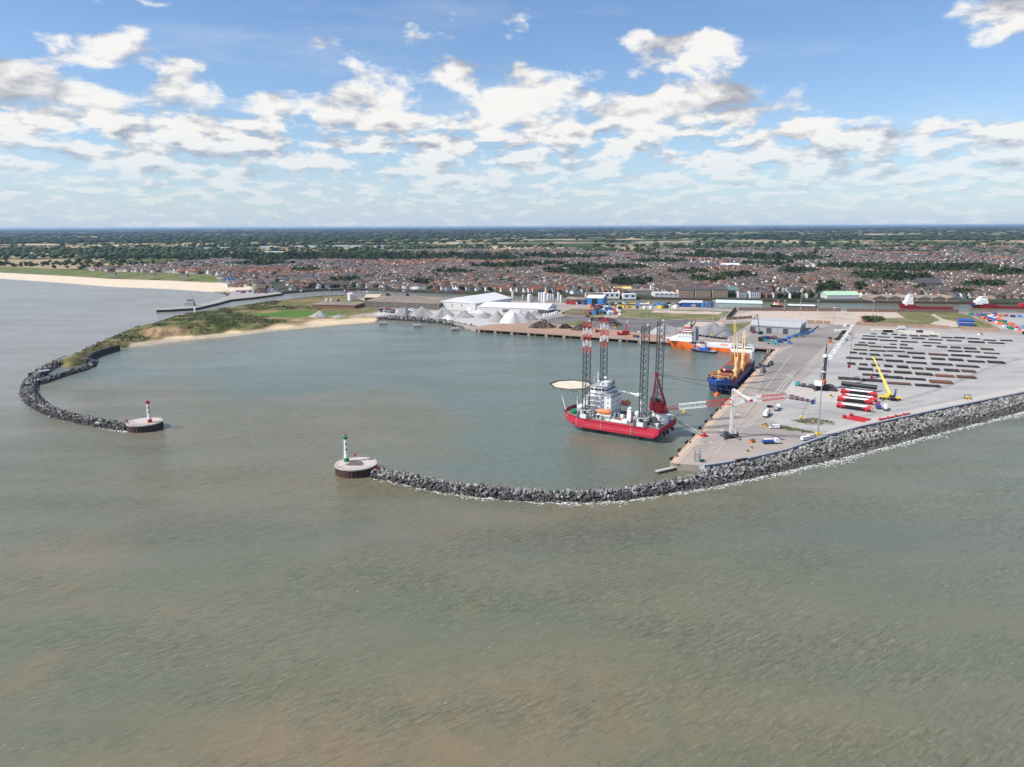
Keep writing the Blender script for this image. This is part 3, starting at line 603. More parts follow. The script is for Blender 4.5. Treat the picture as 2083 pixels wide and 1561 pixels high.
# ------------------------------------------------------------------ the spit: beach, dune, sandy cliff, meadow (one height field)
def build_spit():
    out_px = [(122, 738), (150, 726), (205, 701), (262, 681), (317, 667.5), (350, 654), (390, 645), (415, 640), (487, 629), (540, 619), (600, 612), (660, 607), (715, 605)]
    in_px = [(768, 655.5), (660, 664), (564, 673), (468, 684), (372, 693), (300, 702), (240, 710), (195, 726), (180, 733), (165, 745), (140, 750)]
    outer = W(out_px, 0); inner = W(in_px, 0); right = [G(790, 640, 0), G(770, 648, 0)]
    poly = [tuple(p)[:2] for p in outer+right+inner]
    ctrl = [(px, py, z) for px, py, z in [
        (128, 739, 4.5), (150, 730, 5), (180, 719, 5), (185, 726, 4.8), (205, 708, 5), (230, 705, 5.2), (240, 699, 5.2), (262, 688, 5.4), (255, 698, 5.2), (285, 683, 6), (285, 689, 5.5), (300, 673, 8), (318, 665.5, 11.5), (335, 664, 12), (350, 663.5, 12), (368, 664, 12.5), (330, 655, 9), (352, 650, 8),
        (385, 672, 7), (380, 660, 12.5), (410, 652, 12.5), (440, 648, 11.5), (400, 668, 9), (440, 665, 8.5), (470, 655, 10), (480, 664, 6.5), (430, 672, 6), (500, 652, 9), (520, 657, 7.5), (545, 652, 7), (560, 655, 5), (470, 640, 8), (420, 643, 9), (520, 638, 5), (560, 628, 5), (580, 645, 4), (600, 640, 4), (650, 638, 4), (690, 636, 3.9), (610, 650, 3.5), (660, 646, 3.6), (700, 645, 3.6), (740, 645, 3.6), (600, 620, 4), (650, 620, 4), (540, 645, 5.5), (640, 612, 3.8), (700, 612, 3.8), (760, 620, 3.7),
        # beach
        (372, 688, 2.0), (372, 690.5, 1.0), (468, 679, 1.6), (468, 675, 2.8), (564, 668, 1.6), (564, 661, 3), (660, 659, 1.4), (660, 652, 2.8), (740, 654, 1.3), (740, 649, 2.6), (310, 697, 2.2), (340, 693, 2.2), (270, 703, 2.0), (330, 690, 4), (310, 692, 3.5), (355, 686, 3.5)]]
    cp = np.array([[*G(a, b, z)] for a, b, z in ctrl])
    line_in = [tuple(p)[:2] for p in inner]; line_out = [tuple(p)[:2] for p in outer]
    px = np.array([p[0] for p in poly]); py = np.array([p[1] for p in poly])
    st = 2.5; xs = np.arange(px.min()-8, px.max()+8, st); ys = np.arange(py.min()-8, py.max()+8, st)
    X, Y = np.meshgrid(xs, ys); x, y = X.ravel(), Y.ravel()
    ins = in_poly(x, y, poly)
    dall = np.minimum(seg_dist(x, y, line_in), seg_dist(x, y, line_out)); dall = np.where(ins, dall, -dall)
    w = np.zeros(x.size); zz = np.zeros(x.size)
    for c in cp:
        d2 = (x-c[0])**2+((y-c[1])*.8)**2+6; k = d2**-1.7; w += k; zz += k*c[2]
    zz /= w
    din = seg_dist(x, y, line_in); dout = seg_dist(x, y, line_out)
    causeway = sstep(-255, -290, x)*0
    zz = np.minimum(zz, np.minimum(din*.55+.15, dout*.9))
    zz = np.where(ins, zz, -1.5)
    sl = np.hypot(*np.gradient(zz.reshape(X.shape), st)[::-1]).ravel()
    bush = fnoise(x, y, .09)*sstep(4.5, 8, zz)
    zz = np.where(ins, zz+(bush-.3)*1.8*sstep(6, 9, zz)+.25*(fnoise(x, y, .2)-.5)*sstep(1, 3, zz), zz)
    # gullies in the sandy cliff face
    cl = G(335, 678, 6); cm = np.exp(-(((x-cl.x)/24)**2+((y-cl.y)/22)**2)**2)
    zz += np.where(ins, cm*sstep(1.5, 4, zz)*sstep(13, 9, zz)*6.5*(np.abs(vnoise(x+.35*y, y*.35, .14)-.5)*2-.45), 0)
    i = np.arange(x.size).reshape(X.shape)
    q = np.stack([i[:-1, :-1].ravel(), i[:-1, 1:].ravel(), i[1:, 1:].ravel(), i[1:, :-1].ravel()], 1)
    keep = (zz[q] > -1.4).any(1); q = q[keep]
    n = fnoise(x, y, .04)
    green = sstep(2.6, 4.2, zz+1.2*(n-.5)); green *= 1-np.clip(cm*1.3, 0, 1)*sstep(12.2, 11, zz)
    green = np.maximum(green, (px_of(x, y, np.maximum(zz, 0))[0] < 262)*1.0)
    for a_, r_ in (((560, 648), 14), ((600, 650), 12), ((545, 634), 16), ((500, 634), 10)):     # worn sandy patches
        p = G(*a_, 5); green *= 1-.8*np.exp(-((x-p.x)/r_)**2-((y-p.y)/(r_*1.4))**2)
    mead = in_poly(x, y, [tuple(p)[:2] for p in W([(512, 640), (560, 634), (620, 633), (700, 637), (690, 644), (620, 645), (560, 647), (520, 645)], 4)]).astype(float)
    dark = sstep(.42, .62, fnoise(x+50, y, .06))*sstep(5, 7.5, zz)
    at = np.stack([green, mead, dark], 1)
    m = bpy.data.materials.new('dune_ground'); m.use_nodes = True; T = NT(m.node_tree)
    out = T.n('ShaderNodeOutputMaterial'); b = T.n('ShaderNodeBsdfPrincipled'); pos = T.n('ShaderNodeNewGeometry').outputs['Position']
    a = T.sep(T.n('ShaderNodeAttribute', attribute_name='cover').outputs['Vector'])
    n1 = T.noise(pos, .12, 5, .65)
    sand = T.mix(T.ramp(n1, .35, .7), (.65, .52, .36), (.55, .43, .28))
    pz = T.sep(pos)[2]; sand = T.mix(T.ramp(pz, 2.4, 4.2), sand, T.mix(T.ramp(T.noise(pos, .25, 5, .7), .4, .6), (.40, .275, .15), (.25, .165, .09)))
    gr = T.mix(T.ramp(n1, .38, .62), (.20, .165, .08), (.105, .115, .042))
    gr = T.mix(a[1], gr, (.075, .165, .028)); gr = T.mix(T.m('MULTIPLY', a[2], T.m('SUBTRACT', 1.0, a[1])), gr, (.045, .065, .02))
    T.put(b.inputs['Base Color'], T.mix(a[0], sand, gr)); b.inputs['Roughness'].default_value = .95; b.inputs['Specular IOR Level'].default_value = .1
    bp = T.n('ShaderNodeBump'); bp.inputs['Distance'].default_value = .5; T.put(bp.inputs['Height'], T.m('MULTIPLY', T.noise(pos, .6, 5, .7), a[0])); T.nt.links.new(bp.outputs[0], b.inputs['Normal'])
    T.nt.links.new(b.outputs[0], out.inputs[0])
    obj('spit_terrain', np_mesh('spit', np.stack([x, y, zz], 1), q, m, [('cover', at, 'POINT')], smooth=True), kind='structure')
    return x, y, zz, green, mead
spit = build_spit()
def spit_bushes():
    """low scrub on the dune: a mass of leaf tufts"""
    x, y, z, green, mead = spit; r = np.random.default_rng(11)
    idx = np.where((green > .7) & (mead < .5) & (z > 4.2))[0]; p = fnoise(x[idx], y[idx], .05)
    idx = idx[(p > .45)]; idx = r.choice(idx, min(len(idx), 3000), replace=False)
    V = []; F = []
    for k, i in enumerate(idx):
        c = np.array([x[i], y[i], z[i]])+np.array([*r.uniform(-1.2, 1.2, 2), 0]); s = r.uniform(.5, 1.25)
        for t in range(5):
            o = len(V); d = r.normal(size=(3, 3)); d[:, 2] = np.abs(d[:, 2])*.9
            V += [tuple(c+s*dd*.75) for dd in d]; F.append((o, o+1, o+2))
    m = mat('dune_scrub_leaves', (.062, .082, .026), .9, var=.3, scale=.07, col2=(.12, .12, .045), lim=(.45, .6))
    obj('dune_scrub', np_mesh('dune_scrub', V, F, m), label='dark green scrub growing over the sandy dune', cat='scrub', kind='stuff')
spit_bushes()
# walls and kerbs on the causeway
def seawall_line(name, pix, z, h, w, m, label):
    pts = W(pix, z); r = empty(name, pts[0], 0, label, 'sea wall')
    for a, b in zip(pts[:-1], pts[1:]):
        c = (a+b)/2-pts[0]; MB().box((c.x, c.y, -h/2), ((b-a).length+.3, w, h), math.atan2((b-a).y, (b-a).x)).build('wall_panel', m, r)
    return r
m_darkwall = mat('dark_wall_concrete', (.05, .047, .045), .8, var=.2, scale=.2)
seawall_line('causeway_wall', [(242, 702), (225, 706), (205, 712), (188, 718), (180, 725)], 5.3, 6.5, 1.6, m_darkwall, 'dark curved retaining wall on the basin side of the grassy causeway')  # basin face in shade: the shade is painted in as near-black concrete
seawall_line('causeway_wall', [(118, 733), (150, 722), (175, 711), (205, 698), (240, 686), (262, 678)], 5.0, 1.0, .9, m_pale, 'pale low kerb wall along the seaward rim of the causeway')
seawall_line('collapsed_slab', [(166, 726), (176, 731)], 5.6, .5, 7, m_timber, 'dark collapsed slab tilted on the end of the grassy causeway')
seawall_line('concrete_ramp', [(80, 755), (100, 752)], 4.6, .8, 5, m_grey, 'grey concrete ramp between the rocks and the grassy causeway')
# ------------------------------------------------------------------ rock breakwaters
def rock_mesh(k, m):
    r = np.random.default_rng(100+k); bm = bmesh.new()
    d = r.normal(size=(15, 3)); d /= np.linalg.norm(d, axis=1)[:, None]; d *= r.uniform(.82, 1.05, (15, 1)); d *= np.array([1.15, .9, .72])
    for p in d: bm.verts.new(p)
    g = bmesh.ops.convex_hull(bm, input=bm.verts)
    bmesh.ops.delete(bm, geom=[v for v in bm.verts if not v.link_faces], context='VERTS')
    bmesh.ops.triangulate(bm, faces=bm.faces); bmesh.ops.recalc_face_normals(bm, faces=bm.faces)
    me = bpy.data.meshes.new('rock'); bm.to_mesh(me); bm.free(); me.materials.append(m)
    return me
ROCKS = [rock_mesh(k, m_rock) for k in range(9)]; ROCKSD = [rock_mesh(k+20, m_rockd) for k in range(6)]
def rock_arrays(me):
    v = np.zeros(len(me.vertices)*3, np.float32); me.vertices.foreach_get('co', v)
    f = np.zeros(len(me.polygons)*3, np.int32); me.polygons.foreach_get('vertices', f)
    return v.reshape(-1, 3), f.reshape(-1, 3)
RA = [rock_arrays(m) for m in ROCKS]
def rot_rand(r):
    q = r.normal(size=4); q /= np.linalg.norm(q); w, a, b, c = q
    return np.array([[1-2*(b*b+c*c), 2*(a*b-c*w), 2*(a*c+b*w)], [2*(a*b+c*w), 1-2*(a*a+c*c), 2*(b*c-a*w)], [2*(a*c-b*w), 2*(b*c+a*w), 1-2*(a*a+b*b)]])
def resample(pts, step):
    pts = [Vector(p) for p in pts]; out = [pts[0]]; 
    for a, b in zip(pts[:-1], pts[1:]):
        n = max(1, int((b-a).length/step))
        out += [a.lerp(b, i/n) for i in range(1, n+1)]
    return out
def rock_bank(name, label, sections, size, spacing, seed, individuals=300, wetz=1.7, tone=1.0):
    """sections: list of cross-sections, each a list of (x, y, z) from one foot over the crest to the other foot"""
    r = np.random.default_rng(seed)
    root = empty(name, sections[0][0], 0, label, 'breakwater' if 'breakwater' in name else 'rock slope'); o0 = np.array(root.location)
    S = np.array([[tuple(p) for p in s] for s in sections]); n, k, _ = S.shape
    core = S.copy(); core[:, :, 2] -= size*.45
    V = core.reshape(-1, 3)-o0; i = np.arange(n*k).reshape(n, k)
    F = np.stack([i[:-1, :-1].ravel(), i[1:, :-1].ravel(), i[1:, 1:].ravel(), i[:-1, 1:].ravel()], 1)
    obj('rubble_core', np_mesh('rubble_core', V, F, m_rockd), root)
    P = []
    for a in range(n-1):
        for b in range(k-1):
            q = S[a, b], S[a+1, b], S[a+1, b+1], S[a, b+1]
            area = .5*np.linalg.norm(np.cross(q[2]-q[0], q[3]-q[1])); cnt = r.poisson(area/spacing**2)
            for _ in range(cnt):
                u, v = r.random(2); P.append((q[0]*(1-u)+q[1]*u)*(1-v)+(q[3]*(1-u)+q[2]*u)*v)
    P = np.array(P); P[:, 2] += r.uniform(-.35, .35, len(P))*size*.5
    sc = size*.62*np.exp(r.normal(0, .36, len(P)))
    dist = np.linalg.norm(P-np.array([0, 0, CAMH]), axis=1)/sc + np.where(P[:, 2] < .4, 1e4, 0)
    order = np.argsort(dist); near = set(order[:individuals].tolist())
    VV = []; FF = []; CC = []; off = 0
    for j in range(len(P)):
        Rm = rot_rand(r)
        wet = P[j, 2] < wetz+r.uniform(-.5, .7)
        if j in near:
            me = ROCKSD[r.integers(6)] if wet or r.random() > tone else ROCKS[r.integers(9)]
            o = bpy.data.objects.new('rock', me); link(o); o.parent = root
            M4 = Matrix(Rm.tolist()).to_4x4(); M4.translation = Vector(P[j]-o0); o.matrix_local = M4 @ Matrix.Diagonal((sc[j], sc[j], sc[j], 1))
        else:
            v, f = RA[r.integers(9)]
            VV.append((v*sc[j]) @ Rm.T+P[j]-o0); FF.append(f+off); off += len(v)
            g = (.30 if wet or r.random() > tone else .88)*np.exp(r.normal(0, .36)); CC.append(np.tile(np.array([.255, .247, .238])*g, (len(v), 1)))
    if VV:
        m = mat('armour_rock_mass', (.2, .2, .2), .9, var=.16, scale=1.1, attr='tone', bump=.05, bscale=2.5)
        obj('rock_mass', np_mesh('rock_mass', np.concatenate(VV), np.concatenate(FF), m, [('tone', np.concatenate(CC), 'POINT')]), root, kind='stuff')
    return P
def ridge(pix, zc, half, crest=3.0, step=5.0, zs=None):
    pts = resample(W(pix, zc), step); out = []
    for i, p in enumerate(pts):
        a, b = pts[max(0, i-2)], pts[min(len(pts)-1, i+2)]; d = (b-a); d.z = 0; d.normalize(); n = Vector((-d.y, d.x, 0))
        h = half if not callable(half) else half(i/(len(pts)-1))
        out.append([p+n*h-Vector((0, 0, p.z+1.2)), p+n*(h*.55)-Vector((0, 0, zc*.45)), p+n*crest*.5, p-n*crest*.5, p-n*(h*.55)-Vector((0, 0, zc*.45)), p-n*h-Vector((0, 0, p.z+1.2))])
    return out
NBW = [(762, 955), (800, 961), (850, 972), (900, 981), (960, 989), (1030, 996), (1100, 1000), (1180, 1001), (1260, 997), (1330, 987), (1390, 974), (1440, 962)]
rock_bank('rock_breakwater', 'curved grey rock breakwater running from the green beacon to the yard', ridge(NBW, 3.2, lambda t: 4.4+2.3*t, 2.0), 1.38, 1.04, 21, tone=.85)
SBW = [(135, 725), (108, 737), (82, 752), (63, 770), (57, 790), (68, 810), (95, 827), (130, 840), (170, 849), (215, 857), (262, 863)]
rock_bank('rock_breakwater', 'hooked dark rock breakwater ending at the red and white beacon', ridge(SBW, 3.2, lambda t: 7.6-2.6*t, 2.0), 1.38, 1.08, 22, tone=.5, wetz=2.0)
SPUR = [(75, 777), (100, 768), (130, 758), (165, 748), (184, 740), (186, 732), (176, 727)]
rock_bank('rock_breakwater', 'dark rock spur curling round the end of the grassy causeway inside the basin', ridge(SPUR, 2.4, lambda t: 5.2), 1.4, 1.15, 23, 150, tone=.5)
def slope_sections(top, foot, zt, step=5.0, crest=3.5):
    a = W(top, zt); b = W(foot, 0)
    la = [0]; 
    for p, q in zip(a[:-1], a[1:]): la.append(la[-1]+(q-p).length)
    n = int(la[-1]/step); out = []
    t = np.linspace(0, la[-1], n); A_ = np.stack([np.interp(t, la, [p[i] for p in a]) for i in range(3)], 1)
    lb = [0]
    for p, q in zip(b[:-1], b[1:]): lb.append(lb[-1]+(q-p).length)
    u = np.linspace(0, lb[-1], n); B_ = np.stack([np.interp(u, lb, [p[i] for p in b]) for i in range(3)], 1)
    for p, q in zip(A_, B_):
        d = (q-p); d[2] = 0; L = np.linalg.norm(d); d /= L
        f = [p+np.array([0, 0, .4]), p+d*min(crest, L*.2)+np.array([0, 0, .3])]
        e = q+d*1.5; e[2] = -1.2
        out.append(f+[f[1]*(1-s)+e*s for s in (.33, .66, 1)])
    return out
rock_bank('rock_revetment', 'long slope of grey armour rock below the sea wall of the yard', slope_sections([(1428, 956), (1470, 950), (1520, 941), (1600, 922), (1663, 900), (1750, 875), (1900, 842), (2083, 804), (2350, 752)], [(1385, 1003), (1460, 991), (1560, 969), (1640, 951), (1750, 925), (1900, 886), (2083, 839), (2350, 775)], QZ), 1.32, 1.03, 24, wetz=1.3, tone=.85)
rock_bank('rock_revetment', 'rock slope in front of the pale aggregate heaps between beach and piled quay', slope_sections([(772, 642), (830, 644), (900, 651), (970, 665)], [(768, 651), (830, 654), (900, 660), (966, 672)], QZ), 2.0, 2.0, 25, 120)
# surf at the rocks: ragged foam lying on the water
def foam(name, pix, w, label, seed, inner=1.5, cover=.5):
    pts = resample(W(pix, 0), 1.2); r = np.random.default_rng(seed); V = []; F = []
    n = len(pts)
    ph = r.uniform(0, 50)
    for i, p in enumerate(pts):
        a, b = pts[max(0, i-3)], pts[min(n-1, i+3)]; d = (b-a).normalized(); nn = Vector((d.y, -d.x, 0))
        k = float(fnoise(np.array(i*1.2+ph), np.array(seed*3.1), .06))
        for _ in range(int(16)):
            if r.random() > cover*(.25+1.7*k): continue
            off = inner*-1+abs(r.normal(0, w*.5))*(.4+1.3*k); c = p+nn*off+d*r.uniform(-.8, .8); s = r.uniform(.08, .38); L = r.uniform(1, 3.2); th = r.uniform(-.5, .5)
            e1 = Vector((d.x*math.cos(th)-d.y*math.sin(th), d.x*math.sin(th)+d.y*math.cos(th), 0)); e2 = Vector((-e1.y, e1.x, 0)); o = len(V)
            m_ = 7
            for q in range(m_):
                t = 2*math.pi*q/m_; rr = r.uniform(.55, 1.1); u = c+e1*(math.cos(t)*s*L*rr)+e2*(math.sin(t)*s*rr); V.append((u.x, u.y, .05+.05*r.random()))
            V.append((c.x, c.y, .09))
            F += [(o+q, o+(q+1) % m_, o+m_) for q in range(m_)]
    obj(name, np_mesh(name, V, F, mat('sea_foam', (.74, .74, .71), .8, var=.06, scale=1.0)), label=label, cat='foam', kind='stuff')
foam('sea_foam', [(775, 972), (800, 979), (870, 994), (950, 1007), (1030, 1016), (1100, 1021), (1180, 1022), (1260, 1018), (1330, 1010), (1400, 1000), (1460, 991), (1560, 969), (1640, 951), (1750, 925), (1900, 886), (2083, 839), (2200, 812)], 4.2, 'white surf along the seaward foot of the near rocks', 31, cover=.55, inner=1.0)
foam('sea_foam', [(52, 815), (80, 832), (115, 850), (160, 862), (210, 871), (262, 879)], 3.4, 'thin surf at the foot of the far hooked breakwater', 32, cover=.36)
foam('sea_foam', [(240, 709), (300, 702.5), (372, 693.5), (468, 684.5), (564, 673.5), (660, 664.5)], 1.6, 'thin white wash along the basin beach', 33, cover=.42)
foam('sea_foam', [(0, 567.5), (100, 574), (225, 584), (350, 589), (424, 594)], 9, 'white breakers along the far town beach', 34, cover=1.0)
# ------------------------------------------------------------------ roundheads and beacons
m_pilerust = mat('rusted_sheet_piles', (.085, .045, .038), .85, var=.2, scale=.5, col2=(.045, .03, .028), lim=(.42, .6), stretch=(1, 1, .4))
def roundhead(pix, rad, label, topz=5.0):
    c = G(*pix, 0); r = empty('roundhead', (c.x, c.y, 0), 0, label, 'roundhead')
    n = 64; prof = []
    mb = MB(); vs = []
    for z in (-3, topz-.5):
        for i in range(n*2):
            t = 2*math.pi*i/(n*2); rr = rad-(.22 if (i//2) % 2 else 0); vs.append((rr*math.cos(t), rr*math.sin(t), z))
    mb.add(vs, [(i, (i+1) % (2*n), 2*n+(i+1) % (2*n), 2*n+i) for i in range(2*n)]); mb.build('sheet_pile_ring', m_pilerust, r)
    MB().lathe([(rad-.1, topz-.7), (rad+.15, topz-.6), (rad+.15, topz), (rad-.25, topz+.02)], 48).build('deck', mat('roundhead_concrete', (.52, .455, .41), .9, var=.08, scale=.2, col2=(.40, .35, .32), lim=(.5, .62)), r)
    rail = MB()
    for i in range(40):
        t = 2*math.pi*i/40; t2 = 2*math.pi*(i+1)/40; p = ((rad-.3)*math.cos(t), (rad-.3)*math.sin(t)); q = ((rad-.3)*math.cos(t2), (rad-.3)*math.sin(t2))
        rail.tube((*p, topz), (*p, topz+1.1), .05, 4)
        rail.tube((*p, topz+1.1), (*q, topz+1.1), .045, 4).tube((*p, topz+.6), (*q, topz+.6), .035, 4)
    rail.build('railing', m_silver, r)
    return c
def beacon(pix, z, h, m, label, lean=0):
    c = G(*pix, z); k = h/14.0
    r = empty('beacon_tower', c, 0, label, 'beacon')
    MB().lathe([(1.35, 0), (1.25, 1.9*k), (1.15, 2.0*k)], 18).build('base_band', m, r)
    MB().lathe([(1.15, 2.0*k), (.95, 4.0*k), (.80, 6*k), (.78, 11.2*k)], 18, cap=False).build('shaft', m_white, r)
    MB().lathe([(.78, 11.2*k), (.9, 11.5*k), (1.35, 12.3*k), (1.4, 12.6*k), (1.4, 12.75*k)], 18).build('gallery', m, r)
    MB().lathe([(.35, 12.75*k), (.35, 13.4*k), (.1, 13.6*k)], 10).tube((0, 0, 13.6*k), (0, 0, 14.6*k), .07, 5).tube((.6, .2, 12.7*k), (.6, .2, 13.7*k), .06, 4).build('lantern', m_brown, r)
    rail = MB()
    for i in range(10):
        t = 2*math.pi*i/10; rail.tube((1.3*math.cos(t), 1.3*math.sin(t), 12.75*k), (1.3*math.cos(t), 1.3*math.sin(t), 13.4*k), .05, 4)
    rail.build('railing', m_white, r)
    for zz in (6.2, 8.9):
        for an in (-60, 120): 
            t = R(an); MB().at(Matrix.Translation((.79*math.cos(t), .79*math.sin(t), zz*k)) @ Vector((math.cos(t), math.sin(t), 0)).to_track_quat('Z', 'Y').to_matrix().to_4x4()).lathe([(.5, -.12), (.5, .1), (.42, .14)], 12).build('porthole', mat('dark_porthole_'+m.name, tuple(v*.35+.01 for v in m.node_tree.nodes['Principled BSDF'].inputs[0].default_value[:3]) if False else (.012, .06, .045) if m is m_green_p else (.12, .02, .06), .4), r)
    lad = MB()
    for s in (-.2, .2): lad.tube((-1.5, s, 0), (-1.1, s, 12*k), .05, 4)
    for i in range(16): lad.tube((-1.5+.4*i/16, -.2, 12*k*i/16), (-1.5+.4*i/16, .2, 12*k*i/16), .04, 4)
    lad.build('ladder', m_white, r)
gh = roundhead((725, 960), 10.3, 'round sheet piled pier head that carries the green and white beacon', 4.4)
beacon((705, 939), 4.4, 14.5, m_green_p, 'green and white beacon tower with round portholes on the pier head')
rh = roundhead((295.5, 872), 10.2, 'round sheet piled pier head that carries the red and white beacon', 4.4)
m_beared = mat('beacon_red', (.48, .02, .03), .5, var=.05)
beacon((305, 859.5), 4.4, 14.5, m_beared, 'red and white beacon tower with round portholes on the pier head')
m_stain = mat('dark_damp_stain', (.14, .11, .105), .9, var=.2, scale=.5)
def disc(name, c, pts, m, z): return tag(MB().add([(c.x+x, c.y+y, z) for x, y in pts], [tuple(range(len(pts)))]).build(name, m), kind='structure')
c_ = gh; sp = [tuple(p)[:2] for p in W([(702, 946), (716, 938), (735, 938), (741, 944), (736, 948), (712, 947.5)], 4.44)]
tag(MB().add([(x, y, 4.435) for x, y in jagged(sp, .6, .25)], [tuple(range(len(jagged(sp, .6, .25))))]).build('damp_patch', m_stain), kind='structure')
# little things on and by the pier heads
def lattice_mast(name, c, h, w, m, label, cat='mast', bays=6, top=None):
    r = empty(name, c, 0, label, cat); mb = MB()
    for sx in (-1, 1):
        for sy in (-1, 1): mb.tube((sx*w, sy*w, 0), (sx*w*.6, sy*w*.6, h), .06, 4)
    mb.build('uprights', m, r); br = MB()
    for i in range(bays):
        z0, z1 = h*i/bays, h*(i+1)/bays; a = w*(1-.4*i/bays); b_ = w*(1-.4*(i+1)/bays)
        for p, q in (((-a, -a, z0), (b_, -b_, z1)), ((a, -a, z0), (b_, b_, z1)), ((a, a, z0), (-b_, b_, z1)), ((-a, a, z0), (-b_, -b_, z1))): br.tube(p, q, .045, 4)
    br.build('bracing', m, r); return r
lattice_mast('access_cage', G(773, 948, 4), 5.5, .9, m_silver, 'grey ladder cage between the green beacon pier head and the rocks', 'ladder cage')
MB2 = MB().lathe([(.7, 0), (.7, 2.0), (.5, 2.2)], 10)
o = MB2.build('red_drum', m_dred); o.location = G(770, 957, 3.4); tag(o, 'dark red drum on the rocks beside the green beacon pier head', 'drum')
o = MB().lathe([(.6, 0), (.6, 1.6), (.1, 2.6)], 10).build('red_drum', m_dred); o.location = G(258, 861, 4); tag(o, 'dark red drum on the rocks beside the red beacon pier head', 'drum')
o = MB().box((0, 0, .35), (.9, .9, .7)).lathe([(.35, .7), (.3, 1.5), (.05, 1.9)], 8).build('marker_light', m_red); o.location = G(722, 928, 4.42); tag(o, 'small red marker light on the far side of the green beacon pier head', 'marker')
o = MB().tube((0, 0, 0), (0, 0, 9), .07, 5).tube((0, 0, 8.8), (.6, 0, 9), .05, 4).build('flag_pole', m_silver); o.location = G(271, 867, 4.4); tag(o, 'thin pole standing at the landward rim of the red beacon pier head', 'pole')
# concrete mooring dolphins off the rock slope
for i, (x, y) in enumerate([(779, 661), (849, 666), (926, 673)]):
    c = G(x, y, 0); r = empty('mooring_dolphin', c, R(8), ['pale concrete mooring dolphin off the end of the beach', 'pale concrete mooring dolphin midway along the rock slope', 'pale concrete mooring dolphin beside the end of the piled quay'][i], 'dolphin', 'mooring dolphins')
    MB().box((0, 0, 2.6), (9, 6, 1.5)).build('cap', m_pale, r)
    for sx in (-3.2, 0, 3.2):
        for sy in (-1.8, 1.8): MB().tube((sx, sy, -4), (sx, sy, 1.9), .55, 8).build('pile', m_black, r)
    MB().tube((0, 0, 3.3), (0, 0, 4.3), .35, 8).build('bollard', m_black, r)
# ------------------------------------------------------------------ vessels
def hull_mb(L, B, zk, zd, rake=.08, t0=.72, p=2.0, stern=.9, sheer=None, n=26, levels=(0, .25, .5, .75, 1.0), flare=.25, boot=None):
    """x from the transom (0) to the stem (L); material 0 topsides, 1 below z = boot"""
    mb = MB(); ts = np.concatenate([np.linspace(0, t0, 8, endpoint=False), 1-(1-t0)*np.linspace(1, 0, n)**1.5]); rings = []
    sheer = sheer or (lambda t: 0.0)
    for t in ts:
        ring = []
        for v in levels:
            te = 1-rake*(1-v); u = min(max((t-t0)/(te-t0), 0), 1)
            pp = p+flare*4*(v-.5)
            b = B/2*(1-u**max(pp, 1.1)); b *= (stern+(1-stern)*sstep(0, .2, t))*(.86+.14*min(1, v*3)) if t < .3 else (.86+.14*min(1, v*3))
            x = L*min(t, te); ring.append((x, float(b), zk+(zd+sheer(t)-zk)*v))
        rings.append(ring)
    k = len(levels)
    for s in (1, -1):
        vs = [(x, y*s, z) for r in rings for (x, y, z) in r]
        for i in range(len(rings)-1):
            for j in range(k-1):
                q = [vs[i*k+j], vs[(i+1)*k+j], vs[(i+1)*k+j+1], vs[i*k+j+1]]
                zc = sum(p_[2] for p_ in q)/4
                mb.mat(1 if boot is not None and zc < boot else 2 if boot is not None and j == k-2 and q[0][0] > .87*L else 0).add(q, [(0, 1, 2, 3) if s < 0 else (3, 2, 1, 0)])
    r0 = rings[0]; mb.mat(0).add([(x, y, z) for x, y, z in r0]+[(x, -y, z) for x, y, z in r0], [(j, k+j, k+j+1, j+1) for j in range(k-1)])
    return mb, rings
def deck_mb(rings, drop=0.0, inset=0.0, x0=-1e9, x1=1e9):
    mb = MB(); top = [r[-1] for r in rings if x0 <= r[-1][0] <= x1]; vs = []
    for x, y, z in top: vs += [(x, max(y-inset, 0), z-drop), (x, -max(y-inset, 0), z-drop)]
    mb.add(vs, [(2*i, 2*i+1, 2*i+3, 2*i+2) for i in range(len(top)-1)]); return mb
def bulwark_mb(rings, h, th=.25, x0=-1e9, x1=1e9):
    mb = MB(); top = [r[-1] for r in rings if x0 <= r[-1][0] <= x1]
    for s in (1, -1):
        for a, b in zip(top[:-1], top[1:]):
            A_, B_ = (a[0], a[1]*s, a[2]-.2), (b[0], b[1]*s, b[2]-.2); ai, bi = (a[0], max(a[1]-th, 0)*s, a[2]-.2), (b[0], max(b[1]-th, 0)*s, b[2]-.2)
            up = lambda p, z: (p[0], p[1], z+h+.2)
            mb.add([A_, B_, up(B_, B_[2]), up(A_, A_[2]), ai, bi, up(bi, bi[2]), up(ai, ai[2])], [(0, 1, 2, 3), (5, 4, 7, 6), (3, 2, 6, 7)])
    return mb
def windows(parent, rects, m=None, name='window'):
    """rects: (centre, width dir vector, width, height, normal)"""
    for c, d, w, h, n in rects:
        d = Vector(d).normalized()*w/2; n = Vector(n).normalized()*.04; c = Vector(c)+n; u = Vector((0, 0, h/2))
        MB().add([c-d-u, c+d-u, c+d+u, c-d+u], [(0, 1, 2, 3)]).build(name, m or m_glass, parent)
